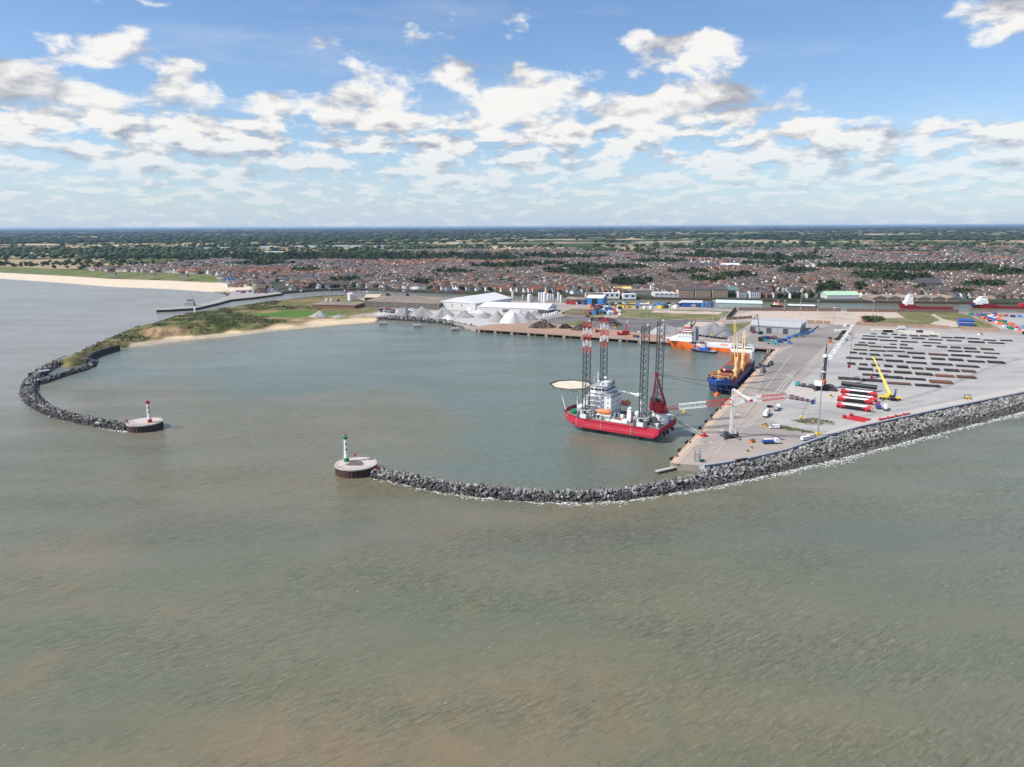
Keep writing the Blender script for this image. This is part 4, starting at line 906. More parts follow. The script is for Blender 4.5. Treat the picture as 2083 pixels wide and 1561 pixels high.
def lattice_beam(mb_ch, mb_br, a, b, w, bays, rc=.18, rb=.09, up=None, w2=None, n=5):
    a, b = Vector(a), Vector(b); d = (b-a).normalized(); up = Vector(up or (0, 0, 1)); s = d.cross(up).normalized(); u = s.cross(d).normalized()
    w2 = w if w2 is None else w2
    corner = lambda t, i: a.lerp(b, t)+s*((-1, 1, 1, -1)[i])*(w+(w2-w)*t)/2+u*((-1, -1, 1, 1)[i])*(w+(w2-w)*t)/2
    for i in range(4): mb_ch.tube(corner(0, i), corner(1, i), rc, n)
    for k in range(bays):
        t0_, t1_ = k/bays, (k+1)/bays
        for i in range(4):
            j = (i+1) % 4
            p, q = (corner(t0_, i), corner(t1_, j)) if k % 2 else (corner(t0_, j), corner(t1_, i))
            mb_br.tube(p, q, rb, 4); mb_br.tube(corner(t0_, i), corner(t0_, j), rb, 4)
# ---- jack-up vessel
JO = (89.89, 408.8, 0); JH = R(147.5)
ju = empty('jack_up_vessel', JO, JH, 'red hulled jack-up vessel standing on four lattice legs beside the quay', 'vessel')
def jl(p): return Matrix.Translation(JO) @ Matrix.Rotation(JH, 4, 'Z') @ Vector(p)
m_jred = mat('jackup_red', (.60, .035, .07), .5, var=.07, scale=.5, col2=(.40, .06, .05), lim=(.52, .68), stretch=(1.6, 1.6, .25))
def ju_build():
    ZB, ZD = 2.8, 8.6
    dk = [(0, 14.2), (1.2, 14.5), (53, 14.5), (58, 13.6), (61.5, 11), (63.5, 7), (64, 0)]; bt = [(2.6, 13.2), (3.5, 14.3), (50, 14.3), (53, 13.4), (55, 10.5), (56, 7), (56.3, 0)]; wl = [(.4, 14.4), (1.4, 14.5), (52.5, 14.5), (57, 13.5), (60, 10.9), (61.6, 7), (62, 0)]
    full = lambda o: o+[(x, -y) for x, y in o[::-1][1:]]
    D_, B_, W_ = full(dk), full(bt), full(wl); n = len(D_)
    mb = MB(); vs = [(x, y, ZB) for x, y in B_]+[(x, y, ZB+2.2) for x, y in W_]+[(x, y, ZD) for x, y in D_]
    fs = []
    for k in range(2): fs += [(k*n+(i+1) % n, k*n+i, (k+1)*n+i, (k+1)*n+(i+1) % n) for i in range(n)]
    fs.append(tuple(range(n))); mb.add(vs, fs); h = mb.build('hull', m_jred, ju); fix_normals(h.data)
    MB().add([(x*.995+.1, y*.985, ZD-.05) for x, y in D_], [tuple(range(n))[::-1]]).build('main_deck', mat('jackup_deck', (.20, .22, .20), .85, var=.12, scale=.3, col2=(.12, .15, .14), lim=(.45, .6)), ju)
    mb = MB(); bw = [(48, 14.5)]+dk[2:]; F_ = full(bw); k = len(F_)
    hh = [0, 1.0, 1.5, 1.7, 1.8, 1.8]; hts = hh[:len(bw)]; hts = hts+hts[::-1][1:]
    vs = [(x, y, ZD-.1) for x, y in F_]+[(x+(.9 if x > 50 else 0)*.6, y*1.02, ZD+q) for (x, y), q in zip(F_, hts)]
    mb.add(vs, [(i, i+1, k+i+1, k+i) for i in range(k-1)]+[(i+1, i, k+i, k+i+1) for i in range(k-1)]); mb.build('bow_bulwark', m_jred, ju)
    for y in (14.53, -14.53):     # white hull marks and rubbing strakes
        for x in (17, 36, 52): MB().box((x, y, 5.6), (.25, .06, 5.0)).build('hull_mark', m_pale, ju)
        MB().box((27, y, 7.5), (40, .35, .35)).build('rubbing_strake', m_dred, ju)
        MB().box((25, y, 4.9), (44, .05, .16)).build('hull_line', mat('scuffed_line', (.62, .25, .26), .6), ju)
    # white lettering band on the bow, too worn to read
    for s in (1, -1):
        for i in range(9):
            u = i/8; p = Vector((62.9, 7.8*s, 0)).lerp(Vector((58.6, 13.1*s, 0)), u); MB().box((p.x, p.y+.12*s, 8.7), (.36, .36, .95), R(-50*s)).build('name_letter', m_white, ju)
    # legs
    bay = 3.7; top = 65.8; nb = 20
    for (lx, ly, banded) in ((47.5, 11.0, True), (11.5, 11.0, False), (47.5, -12.2, True), (11.5, -12.2, False)):
        chs = [MB(), MB(), MB()]; br = MB(); w = 2.5
        tri = [(lx+w*math.cos(R(q)), ly+w*math.sin(R(q))) for q in (62, 182, 302)]
        for k in range(nb):
            z1 = top-k*bay; z0 = z1-bay; mi = 0
            if banded and k < 5: mi = 2 if k % 2 else 1
            br.mat(mi)
            for c_, t_ in zip(chs, tri): c_.mat(mi).tube((*t_, z0), (*t_, z1), .27, 6, caps=False)
            for i in range(3):
                a, b = tri[i], tri[(i+1) % 3]; br.tube((*a, z0), (*b, z1), .13, 4).tube((*b, z0), (*a, z1), .11, 4)
        lo = br.build('leg', [m_dgrey, m_red, m_white], ju)
        for c_ in chs: c_.build('chord', [m_dgrey, m_red, m_white], lo)
        MB().lathe([(.3, 0), (.5, .4), (.45, .9), (.1, 1.1)], 10, (lx-1.5, ly, top)).build('leg_light', m_white, lo)
        jh = MB()
        for sx in (-1, 1):
            for sy in (-1, 1): jh.box((lx+sx*3.1, ly+sy*3.0, ZD+2.3), (1.5, 1.4, 4.6))
        jh.box((lx, ly+3.4, ZD+1.2), (4.2, .8, 2.4)).box((lx, ly-3.4, ZD+1.2), (4.2, .8, 2.4))
        j_ = jh.build('jack_house', m_white, ju)
        MB().box((lx+3.4, ly, ZD+4.85), (1.7, 8.0, .4)).box((lx-3.4, ly, ZD+4.85), (1.7, 8.0, .4)).box((lx, ly+3.2, ZD+4.87), (4.8, 1.7, .4)).box((lx, ly-3.2, ZD+4.87), (4.8, 1.7, .4)).build('jack_house_roof', m_grey, j_)
        for s_ in (-1, 1):
            for q in range(4): MB().tube((lx+s_*3.1-.9, ly+3.95, ZD+.6+q*1.0), (lx+s_*3.1+.9, ly+3.95, ZD+.6+q*1.0), .32, 8).build('jacking_motor', m_dgrey, j_)
    # accommodation block with bridge
    blk = MB().box((42, -3.5, ZD+6.5), (15, 15, 13)).build('accommodation_block', m_white, ju)
    MB().box((42.5, -3.5, ZD+13.2), (15.6, 15.6, .4)).build('bridge_deck', m_lblue if False else m_grey, ju)
    br = MB().box((43.5, -3.2, ZD+15.3), (11, 13.2, 3.8), top=(.93, .95)).build('bridge', m_white, ju)
    MB().box((43.5, -3.2, ZD+17.35), (10.6, 13, .3)).build('bridge_roof', m_grey, br)
    MB().box((41, -3, ZD+18.6), (5, 7.5, 2.2)).build('top_house', m_white, ju)
    MB().box((39.5, -6.4, ZD+18.9), (3.6, 3.2, 2.8)).build('funnel', mat('funnel_grey', (.25, .24, .23), .7), ju)
    rects = []
    for i in range(5): rects.append(((37.98, -8.6+2.7*i, ZD+15.7), (0, 1, 0), 1.9, 1.3, (-1, 0, .1)))
    for i in range(4): rects.append(((39.8+2.5*i, 3.33, ZD+15.7), (1, 0, 0), 1.8, 1.3, (0, 1, .1)))
    windows(br, rects)
    rects = []
    for lv in range(4):
        for i in range(5): rects.append(((34.48, -9.4+2.9*i, ZD+2.6+2.9*lv), (0, 1, 0), .7, .8, (-1, 0, 0)))
        for i in range(4): rects.append(((36.4+3.6*i, 4.02, ZD+2.6+2.9*lv), (1, 0, 0), .7, .8, (0, 1, 0)))
    windows(blk, rects)
    MB().box((36.3, -3.5, ZD+12.1), (4.2, 15.2, .25)).build('bridge_walkway', m_dgrey, blk)
    st = MB()
    for lv in range(4):
        st.box((46+1.2*(lv % 2), 5.0, ZD+2.9*(lv+1)), (8, 1.6, .15))
        st.tube((42.5, 5.0, ZD+2.9*lv), (49, 5.0, ZD+2.9*(lv+1)), .22, 4)
        for q in range(4): st.tube((42.5+2.2*q, 5.7, ZD+2.9*(lv+1)), (42.5+2.2*q, 5.7, ZD+2.9*(lv+1)+1), .06, 4)
    st.build('outside_stair', m_white, blk)
    mast = MB()
    mast.tube((46, -2, ZD+19.5), (46, -2, ZD+25.5), .35, 6, .2).box((46, -2, ZD+23), (.3, 4.6, .25)).box((46, -2, ZD+24.4), (.3, 3, .2)).tube((47, 1, ZD+19), (47, 1, ZD+23), .12, 4).lathe([(.1, 0), (.7, .4), (.7, 1.0), (.1, 1.5)], 10, (44.2, .8, ZD+19.4)).lathe([(.1, 0), (.9, .5), (.9, 1.2), (.1, 1.8)], 10, (43.2, -6.5, ZD+20.4))
    mast.build('radar_mast', m_white, ju)
    MB().box((50.5, 1, ZD+5), (3, 9, 10)).box((52, 6, ZD+3), (4.4, 5, 6)).build('forward_tower', m_white, ju)
    # helideck
    hx, hy, hz, hr = 64, -2.0, 24.0, 12.4
    oc = [(hx+hr*math.cos(R(22.5+45*i)), hy+hr*math.sin(R(22.5+45*i))) for i in range(8)]
    hd = MB().prism(oc, hz-.5, hz, bottom=True).build('helideck', mat('helideck_cream', (.66, .58, .46), .8, var=.05, scale=.2), ju)
    ring = [(hx+8*math.cos(R(10*i)), hy+8*math.sin(R(10*i))) for i in range(36)]
    mb = MB()
    for i in range(36):
        a, b = ring[i], ring[(i+1) % 36]; f = 7.4/8; ia = (hx+(a[0]-hx)*f, hy+(a[1]-hy)*f); ib = (hx+(b[0]-hx)*f, hy+(b[1]-hy)*f)
        mb.add([(*a, hz+.02), (*b, hz+.02), (*ib, hz+.02), (*ia, hz+.02)], [(0, 1, 2, 3)])
    mb.build('helideck_circle', m_pyel if False else mat('faded_marking', (.70, .64, .55), .8), hd)
    net = MB(); ou = [(hx+(hr+1.7)*math.cos(R(22.5+45*i)), hy+(hr+1.7)*math.sin(R(22.5+45*i))) for i in range(8)]
    for i in range(8):
        a, b, A_, B_ = oc[i], oc[(i+1) % 8], ou[i], ou[(i+1) % 8]
        net.tube((*A_, hz+.25), (*B_, hz+.25), .16, 4).tube((*a, hz-.1), (*A_, hz+.25), .12, 4)
        for q in range(1, 10):
            t = q/10; net.tube((a[0]+(b[0]-a[0])*t, a[1]+(b[1]-a[1])*t, hz-.2), (A_[0]+(B_[0]-A_[0])*t, A_[1]+(B_[1]-A_[1])*t, hz+.25), .11, 4)
        for q in (1, 2, 3): 
            f = q/4; net.tube((a[0]+(A_[0]-a[0])*f, a[1]+(A_[1]-a[1])*f, hz-.05+.3*f), (b[0]+(B_[0]-b[0])*f, b[1]+(B_[1]-b[1])*f, hz-.05+.3*f), .07, 4)
    net.build('safety_net', m_dgrey, hd)
    tr = MB()
    for y in (-9.5, -2, 5.5):
        tr.tube((52.5, y, hz-2.4), (75.5, y*.75, hz-1.6), .16, 4).tube((52, y, hz-.7), (76, y*.8, hz-.7), .16, 4)
        for q in range(8): tr.tube((53+2.8*q, y*(1-.03*q), hz-2.3 if q % 2 else hz-.7), (55.8+2.8*q, y*(1-.03*(q+1)), hz-.7 if q % 2 else hz-2.2), .12, 4)
    for x in (55, 60, 66, 72): tr.tube((x, -9, hz-.8), (x, 5, hz-.8), .14, 4)
    tr.build('truss', m_grey, hd)
    MB().tube((62.5, 8, ZD+1.5), (69, 4, hz-1.2), .22, 6).tube((62.5, -9, ZD+1.5), (69, -7, hz-1.2), .22, 6).tube((55, 7, ZD), (56.5, 5, hz-1), .3, 6).tube((55, -10, ZD), (56.5, -9, hz-1), .3, 6).build('helideck_support', m_white, hd)
    # lifeboats under davits
    for (x, y) in ((35, 12.0), (34.5, -15.2)):
        b = MB(); prof = [(-4.6, .1, .2), (-4.1, .9, .9), (-2.6, 1.35, 1.15), (0, 1.5, 1.2), (2.6, 1.35, 1.15), (4.1, .85, .95), (4.8, .1, .5)]
        vs = []; n = 10
        for (px, ry, rz) in prof:
            for i in range(n): t = 2*math.pi*i/n; vs.append((x+px, y+ry*math.cos(t), ZD+5.0+rz*1.15*math.sin(t)))
        b.add(vs, [(k*n+i, k*n+(i+1) % n, (k+1)*n+(i+1) % n, (k+1)*n+i) for k in range(len(prof)-1) for i in range(n)])
        lb = b.build('lifeboat', mat('lifeboat_orange', (.80, .25, .09), .5, var=.04), ju, smooth=True)
        MB().box((x-2.6, y, ZD+6.4), (1.8, 1.5, .9), top=(.8, .8)).build('canopy_hatch', MATS['lifeboat_orange'], lb)
        d_ = MB()
        for q in (-3.4, 3.4): d_.tube((x+q, y-1.8, ZD), (x+q, y-1.8, ZD+6.8), .22, 6).tube((x+q, y-1.8, ZD+6.8), (x+q, y+.8, ZD+7.4), .2, 6)
        d_.box((x, y+.2, ZD+3.2), (9, 3.2, .3))
        for q in (-4, -1.5, 1.5, 4): d_.tube((x+q, y+1.6, ZD), (x+q, y+1.6, ZD+3.2), .2, 6)
        d_.build('davit', m_white, lb)
    # white knuckle-boom crane
    kc = MB().lathe([(1.1, 0), (1.0, 6), (1.3, 6.3), (1.3, 8.4)], 12, (20.5, -10.5, ZD)).build('crane_pedestal', m_white, ju)
    kb = MB(); kb.tube((20.5, -10.5, ZD+8.2), (22.5, -9.5, ZD+12.2), .75, 8).tube((22.5, -9.5, ZD+12.2), (34.5, -8.5, ZD+13.6), .62, 8, .5).tube((21.2, -10.2, ZD+9.5), (25.5, -9.3, ZD+11.9), .3, 6).lathe([(.3, -1), (1.1, -.9), (1.1, .9), (.3, 1)], 12, (34.8, -8.4, ZD+13.4)).box((22.5, -9.5, ZD+12.6), (3.2, 2.4, 1.4))
    kb.build('knuckle_boom', m_white, kc)
    # deck equipment
    r = random.Random(5)
    for i in range(34):
        x, y = r.uniform(17, 33), r.uniform(-12, 9.5); h_ = r.uniform(1.0, 3.0); mm = r.choice([m_white, m_white, m_grey, m_dgrey, m_dgrey, m_silver, m_red, m_steelmat])
        if r.random() < .5: MB().lathe([(.55, 0), (.55, h_), (.3, h_+.2)], 9, (x, y, ZD)).build('deck_drum', mm, ju)
        else: MB().box((x, y, ZD+h_/2), (r.uniform(1, 2.6), r.uniform(1, 2.4), h_), r.uniform(-.2, .2)).build('deck_container', mm, ju)
    for (x, y, sx, sy, sz, mm) in ((28, 12.6, 12, 1.4, 1.2, m_white), (21.5, 12.4, 3.4, 2.2, 2.0, m_white), (20, 9, 2.4, 3, 7.5, m_white), (25, 12.0, 2.4, 1.6, 1.6, m_red), (29.5, 11, 2, 2, 2.4, m_grey), (16.8, 6, 2.6, 4, 6.0, m_white), (4, 11, 4.5, 3, 2.0, m_white), (7.5, 6, 3.5, 3.5, 3.4, m_white), (3.5, 6.4, 3, 2, 2.6, m_grey), (3, -10, 4, 5, 2.2, m_white), (2, -12.8, 2.6, 1.6, 1.6, m_yel), (6.0, -6.5, 2.0, 2.0, 2.0, m_red), (58, 4, 3, 4, 1.8, m_green_p), (57.5, 8, 2, 2.2, 1.4, m_green_p)):
        MB().box((x, y, ZD+sz/2), (sx, sy, sz)).box((x, y, ZD+sz+.08), (sx*.92, sy*.9, .16)).build('deck_house', mm, ju)
    dr = MB()
    for x in (4.2, 8.2): dr.at(Matrix.Translation((x, 12.2, ZD+1.5)) @ Matrix.Rotation(R(90), 4, 'X')).lathe([(.5, -1.2), (1.5, -1.2), (1.5, -1.0), (.8, -.95), (.8, .95), (1.5, 1.0), (1.5, 1.2), (.5, 1.2)], 16)
    dr.build('mooring_winch', m_dgrey, ju)
    MB().at(Matrix.Translation((5.5, 9.0, ZD+3.2)) @ Matrix.Rotation(R(90), 4, 'X')).lathe([(.6, -.8), (2.3, -.7), (2.3, .7), (.6, .8)], 20).build('hose_reel', m_dgrey, ju)
    MB().lathe([(.3, 0), (1.2, .4), (1.2, 1.0), (.2, 1.8)], 12, (20.0, 9.0, ZD+7.5)).build('satellite_dome', m_white, ju)
    rl = MB()
    for y in (14.2, -14.2):
        for i in range(26): rl.tube((1+1.9*i, y, ZD), (1+1.9*i, y, ZD+1.1), .05, 4)
        rl.tube((1, y, ZD+1.1), (49, y, ZD+1.1), .05, 4).tube((1, y, ZD+.6), (49, y, ZD+.6), .04, 4)
    rl.build('deck_rail', m_white, ju)
    for y in (8, 3, -5): MB().lathe([(.3, -.9), (.9, -.8), (.9, .8), (.3, .9)], 10, (-.9, y, 4.4)).build('stern_fender', m_black, ju)
ju_build()
# ---- the vessel's main crane: boom laid out level over the quay
def main_crane():
    c = ju; inv = (Matrix.Translation(JO) @ Matrix.Rotation(JH, 4, 'Z')).inverted()
    ped = Vector((5.0, -1.0)); ZD = 8.6
    base = MB().lathe([(4.6, 0), (4.0, 3.2), (3.4, 4.6), (3.4, 6.0)], 20, (5, -1, ZD)).build('crane_base', m_white, c)
    P0 = inv @ Vector((88.0, 406.5, 18.4)); P1 = inv @ Vector((149.5, 389.5, 29.3)); P2 = inv @ Vector((167.0, 396.0, 24.5))
    ang = math.atan2(P1.y-P0.y, P1.x-P0.x); u = Vector((math.cos(ang), math.sin(ang), 0)); w = Vector((-u.y, u.x, 0)); C = Vector((5, -1, 0))
    hs = MB().at(Matrix.Translation((5, -1, ZD+6.0)) @ Matrix.Rotation(ang, 4, 'Z'))
    hs.lathe([(4.3, 0), (4.3, 1.4)], 18).box((-2.5, 0, 3.6), (8.0, 6.4, 4.6)).box((1.6, -3.6, 3.4), (3.4, 2.2, 3.0)); 
    house = hs.build('crane_house', m_dred, c)
    MB().at(Matrix.Translation((5, -1, ZD+6.0)) @ Matrix.Rotation(ang, 4, 'Z')).at(Matrix.Translation((5, -1, ZD+6.0)) @ Matrix.Rotation(ang, 4, 'Z')).box((-4.5, 0, 7.2), (3.6, 4.6, 2.8)).box((-1.5, 2.2, 6.4), (2.2, 1.8, 1.6)).build('winch_house', m_dgrey, house)
    top = C-u*3.5+Vector((0, 0, 37.0)); fr = MB()
    for s in (-1, 1):
        a = C+u*2.5+w*2.6*s+Vector((0, 0, ZD+10)); b = C-u*5.5+w*2.6*s+Vector((0, 0, ZD+10.5)); t = top+w*.7*s
        fr.tube(a, t, .42, 6).tube(b, t, .34, 6)
        for q in range(4): f = (q+.5)/4.5; fr.tube(a.lerp(t, f), b.lerp(t, f), .16, 4)
    fr.lathe([(.4, -.9), (1.0, -.8), (1.0, .8), (.4, .9)], 10, tuple(top)); fr.build('a_frame', m_dred, c)
    # boom, five painted sections
    Ld = (P1-P0); cols = [m_dred, m_white, m_red, m_white, m_red]; edges = [0, .11, .345, .56, .80, 1.0]
    for i in range(5):
        ch, bb = MB(), MB(); a = P0+Ld*edges[i]; b = P0+Ld*edges[i+1]
        w0 = 1.0 if i == 0 else 2.7; w1 = 2.7 if i < 4 else 2.1
        lattice_beam(ch, bb, a, b, w0, max(3, round((b-a).length/3.0)), .16, .075, w2=w1)
        s = ch.build('boom_section', cols[i], c); bb.build('lacing', cols[i], s)
    pn = P0+Ld*.69; pd_ = Ld.normalized(); sd_ = Vector((0, 0, 1)).cross(pd_).normalized()*-1.0
    q0 = sd_ if (Matrix.Rotation(JH, 3, 'Z') @ sd_).y < 0 else -sd_; cc = pn+q0*1.62; up_ = q0.cross(pd_); up_ = up_ if up_.z > 0 else -up_
    MB().add([cc-pd_*4.2-up_*1.0, cc+pd_*4.2-up_*1.0, cc+pd_*4.2+up_*1.0, cc-pd_*4.2+up_*1.0], [(0, 1, 2, 3)]).build('name_board', m_white, c)
    tx = bpy.data.curves.new('maker_name', 'FONT'); tx.body = 'KENZ'; tx.size = 2.0; tx.align_x = 'CENTER'; tx.align_y = 'CENTER'; to = bpy.data.objects.new('tmp_text', tx); link(to); bpy.context.view_layer.update()
    tm = bpy.data.meshes.new_from_object(to.evaluated_get(bpy.context.evaluated_depsgraph_get())); bpy.data.objects.remove(to); tm.materials.clear(); tm.materials.append(m_red)
    to = obj('maker_name', tm, c); xa = pd_; za = up_.normalized(); na = q0.normalized()
    if xa.cross(za).dot(na) < 0: xa = -xa
    to.matrix_local = Matrix(((xa.x, za.x, na.x, 0), (xa.y, za.y, na.y, 0), (xa.z, za.z, na.z, 0), (0, 0, 0, 1))); to.matrix_local.translation = cc+na*.05
    M_ = to.matrix_local.copy(); M_.translation = cc+na*.05; to.matrix_local = M_
    jb, jx = MB(), MB(); seg = 10
    for i in range(seg):
        a, b = P1.lerp(P2, i/seg), P1.lerp(P2, (i+1)/seg); jb.mat(i % 2); f0 = 2.3-1.5*i/seg; f1 = 2.3-1.5*(i+1)/seg
        lattice_beam(jb, jb, a, b, f0, 1, .30, .16, w2=f1)
        d = (b-a).normalized(); s_ = d.cross(Vector((0, 0, 1))).normalized()*.5; uu = Vector((0, 0, 1))
        jb.add([a+s_*f0+uu*f0*.48, b+s_*f1+uu*f1*.48, b-s_*f1+uu*f1*.48, a-s_*f0+uu*f0*.48], [(0, 1, 2, 3)])
    jb.build('striped_jib', [m_white, m_red], c)
    MB().box(tuple(P2-Vector((0, 0, .6))), (2.2, 1.4, 1.8)).tube(P2, P2+Vector((-1, 0, 2.4)), .25, 5).build('jib_head', m_lblue, c)
    rp = MB()
    for s in (-.5, .5): rp.tube(top+w*s, P1+w*s*1.5+Vector((0, 0, 1.4)), .07, 4).tube(top+w*s*.6+Vector((0, 0, -.6)), P1.lerp(P0, .25)+w*s+Vector((0, 0, 1.5)), .07, 4)
    rp.build('pendant_rope', m_dgrey, c)
    hk = inv @ Vector((162.5, 400.0, 14.5)); hw = MB(); pt = P1.lerp(P2, .86)
    hw.tube(pt, hk, .05, 4).tube(pt+Vector((.6, .2, 0)), hk, .05, 4).build('hoist_rope', m_dgrey, c)
    MB().lathe([(.1, -1.4), (.3, -1.2), (.9, -.2), (.9, .6), (.2, 1.0)], 10, tuple(hk)).build('hook_block', m_yel, c)
    h2 = P0.lerp(P1, .155)-Vector((0, 0, 3.4)); MB().tube(P0.lerp(P1, .155), h2, .06, 4).lathe([(.3, -1.1), (1.1, -.4), (1.1, .6), (.2, 1.0)], 10, tuple(h2)).build('hook_block', m_yel, c)
main_crane()
# gangway from the vessel's stern to the quay
ga, gb = G(1379, 856, 8.2), G(1428, 886, QZ+.6); gw = empty('gangway', ga, 0, 'long lattice gangway sloping from the red jack-up down to the quay', 'gangway'); ch, br = MB(), MB()
lattice_beam(ch, br, (0, 0, 0), gb-ga, 1.3, 14, .09, .06); ch.build('chords', m_silver, gw); br.build('lacing', m_silver, gw)
gd = gb-ga; MB().box((gd.x+.8, gd.y, -gd.length*0+gd.z+.1), (3.6, 2.6, 1.0), math.atan2(gd.y, gd.x)).box((gd.x+1.6, gd.y+.4, gd.z+1.0), (1, 1, 1.2)).build('landing_trolley', m_red, gw)
# ---- cargo ship at the quay, bow towards the camera
CH = math.atan2(-qd.y, -qd.x); CL = 118.0
c0 = A+qd*((G(1452, 806, 0)-A).dot(qd)+CL+1.0)-qn*13.0
cs_ = empty('cargo_ship', (c0.x, c0.y, 0), CH, 'blue and red general cargo ship with yellow deck cranes moored at the quay', 'ship')
def cargo_ship():
    r = cs_; sheer = lambda t: 2.6*sstep(.86, .90, t)+.5*max(0, t-.9)*10
    mb, rg = hull_mb(CL, 19.5, -3, 7.6, rake=.075, t0=.78, p=2.1, stern=.88, sheer=sheer, boot=-.4, flare=.42)
    h = mb.build('hull', [mat('ship_hull_blue', (.02, .045, .17), .45, var=.1, scale=.3), m_dred, mat('bow_blue', (.025, .10, .42), .5, var=.05)], r)
    MB().add([(p[0]-.05, p[1]*.99, p[2]-.02) for p in []], []) if False else None
    deck_mb(rg, .05, .2, 0, CL*.875).build('main_deck', mat('ship_deck_red', (.30, .07, .045), .8, var=.12, scale=.3), r)
    deck_mb(rg, .05, .1, CL*.885).build('forecastle_deck', mat('forecastle_blue', (.035, .15, .46), .7, var=.08, scale=.4), r)
    bulwark_mb(rg, .55, .3, CL*.885).build('bow_bulwark', mat('bow_blue', (.025, .10, .42), .5, var=.05), r)
    MB().box((CL*.878, 0, 8.9), (.4, 19, 2.6)).build('forecastle_bulkhead', m_brown, r)
    MB().lathe([(.2, -1), (1.5, 0), (1.7, 3), (1.2, 6), (.1, 8)], 10).at(None)
    bl = MB().at(Matrix.Translation((CL*.93, 0, -.3)) @ Matrix.Rotation(R(90), 4, 'Y')).lathe([(1.9, 0), (1.9, 4), (1.4, 7.5), (.2, 9.2)], 12).build('bulbous_bow', m_orange, r)
    MB().box((CL*.945, 0, 1.0), (2.6, .3, 4.2)).build('stem_mark', m_orange, r)
    # forecastle gear
    MB().tube((CL*.935, 0, 10.5), (CL*.935, 0, 17.5), .35, 8).box((CL*.935, 0, 16.3), (1.4, 2.2, 1.4)).tube((CL*.935, -1.6, 13.6), (CL*.935, 1.6, 13.6), .15, 5).build('foremast', m_pyel, r)
    for y in (-4.4, 4.4): MB().box((CL*.925, y, 11.3), (2.4, 2.2, 1.6)).at(Matrix.Translation((CL*.945, y, 11.3)) @ Matrix.Rotation(R(90), 4, 'X')).lathe([(.9, -.8), (.9, .8)], 12).build('anchor_windlass', m_navy, r)
    rail = MB(); pts = [(CL*.889, 8.8), (CL*.889, -8.8)]
    for i in range(9): rail.tube((CL*.889, -8.8+2.2*i, 10.2), (CL*.889, -8.8+2.2*i, 12.2), .14, 4)
    rail.tube((CL*.889, -8.8, 12.2), (CL*.889, 8.8, 12.2), .16, 4).tube((CL*.889, -8.8, 11.3), (CL*.889, 8.8, 11.3), .12, 4); rail.build('breakwater_rail', m_pyel, r)
    for (x, y) in ((CL*.905, 7.6), (CL*.905, -7.6)): MB().lathe([(.7, 0), (.5, 1.4), (.9, 2.2), (.5, 3.0)], 8, (x, y, 10.3)).build('vent_post', m_navy, r)
    # hold: coaming, stacked covers, open hatch
    m_hold = mat('hold_red_brown', (.33, .075, .045), .7, var=.1, scale=.3)
    for s in (-1, 1): MB().box((CL*.52, s*7.6, 8.7), (CL*.67, .5, 2.2)).build('hatch_coaming', m_hold, r)
    MB().box((CL*.53, 0, 6.0), (CL*.65, 14.8, .3)).build('hold_floor', mat('dark_hold', (.05, .035, .03), .9), r)
    fb = MB().box((CL*.853, 0, 11.0), (1.6, 15.6, 6.8)).build('forward_hatch_stack', m_hold, r)
    ab = MB().box((CL*.195, 0, 12.2), (1.8, 15.6, 9.2)).build('aft_hatch_stack', m_hold, r)
    for st, x, zt in ((fb, CL*.853+.85, 14.4), (ab, CL*.195+.95, 16.8)):
        fr = MB()
        for y in (-7.6, -6.4, 6.4, 7.6): fr.tube((x, y, 8.2), (x, y, zt), .16, 4)
        fr.tube((x, -7.6, zt-1.2), (x, 7.6, zt-1.2), .14, 4); fr.build('yellow_frame', m_pyel, st)
    for (x0, x1) in ((.22, .42), (.44, .58)):
        MB().box((CL*(x0+x1)/2, 0, 10.1), (CL*(x1-x0), 15.0, .8)).build('hatch_cover', m_hold, r)
    MB().box((CL*.50, -1, 10.7), (CL*.14, 9, .6)).build('folded_cover', m_dgrey, r)
    for y in (-3.5, 3.5): MB().box((CL*.60, y, 10.6), (1.6, 1.2, 1.6)).build('cover_lug', m_white, r)
    # two cranes on the quay side (local +y is the quay side when the bow faces us)
    sgn = 1 if (Matrix.Rotation(CH, 3, 'Z') @ Vector((0, 1, 0))).dot(qn) > 0 else -1
    for i, (x, jl_, jang) in enumerate(((CL*.735, 29, 85), (CL*.49, 22, 48))):
        y = sgn*7.9
        pd = MB().lathe([(1.1, 0), (1.4, 3.5), (1.6, 6), (1.2, 9.5), (1.3, 10), (1.3, 13.5), (1.0, 14)], 14, (x, y, 8)).build('crane_pedestal', m_pyel, r)
        MB().box((x, y, 22.4), (2.4, 2.4, 2.6)).build('crane_cab', m_pyel, pd)
        jb = MB(); b = Vector((x, y, 21)); d = Vector((-math.cos(R(jang)), -sgn*.12, math.sin(R(jang)))).normalized(); s_ = Vector((0, 1, 0))
        for q in (-1.15, 1.15): jb.tube(b+s_*q, b+d*jl_+s_*q*.45, .40, 6, .28)
        for f in (.3, .55, .78, 1.0): jb.tube(b+d*jl_*f+s_*1.15*(1-.55*f), b+d*jl_*f-s_*1.15*(1-.55*f), .3, 5)
        jb.build('jib', m_pyel, pd)
        MB().tube(b+d*jl_, b+d*jl_+Vector((0, 0, 1.4)), .4, 6).build('jib_head', m_white, pd)
        MB().tube(b+d*jl_, b+d*jl_*.55+Vector((.6, 0, -2)), .06, 4).lathe([(.2, -.8), (.6, 0), (.2, .8)], 8, tuple(b+d*jl_*.42+Vector((.4, 0, -1.2)))).build('hook', m_dgrey, pd)
    # superstructure aft
    hb = MB().box((CL*.105, 0, 12.8), (13, 17, 10.4)).build('accommodation', m_white, r)
    MB().box((CL*.115, 0, 19.6), (9, 19.0, 3.2), top=(.94, 1)).build('bridge', m_white, hb)
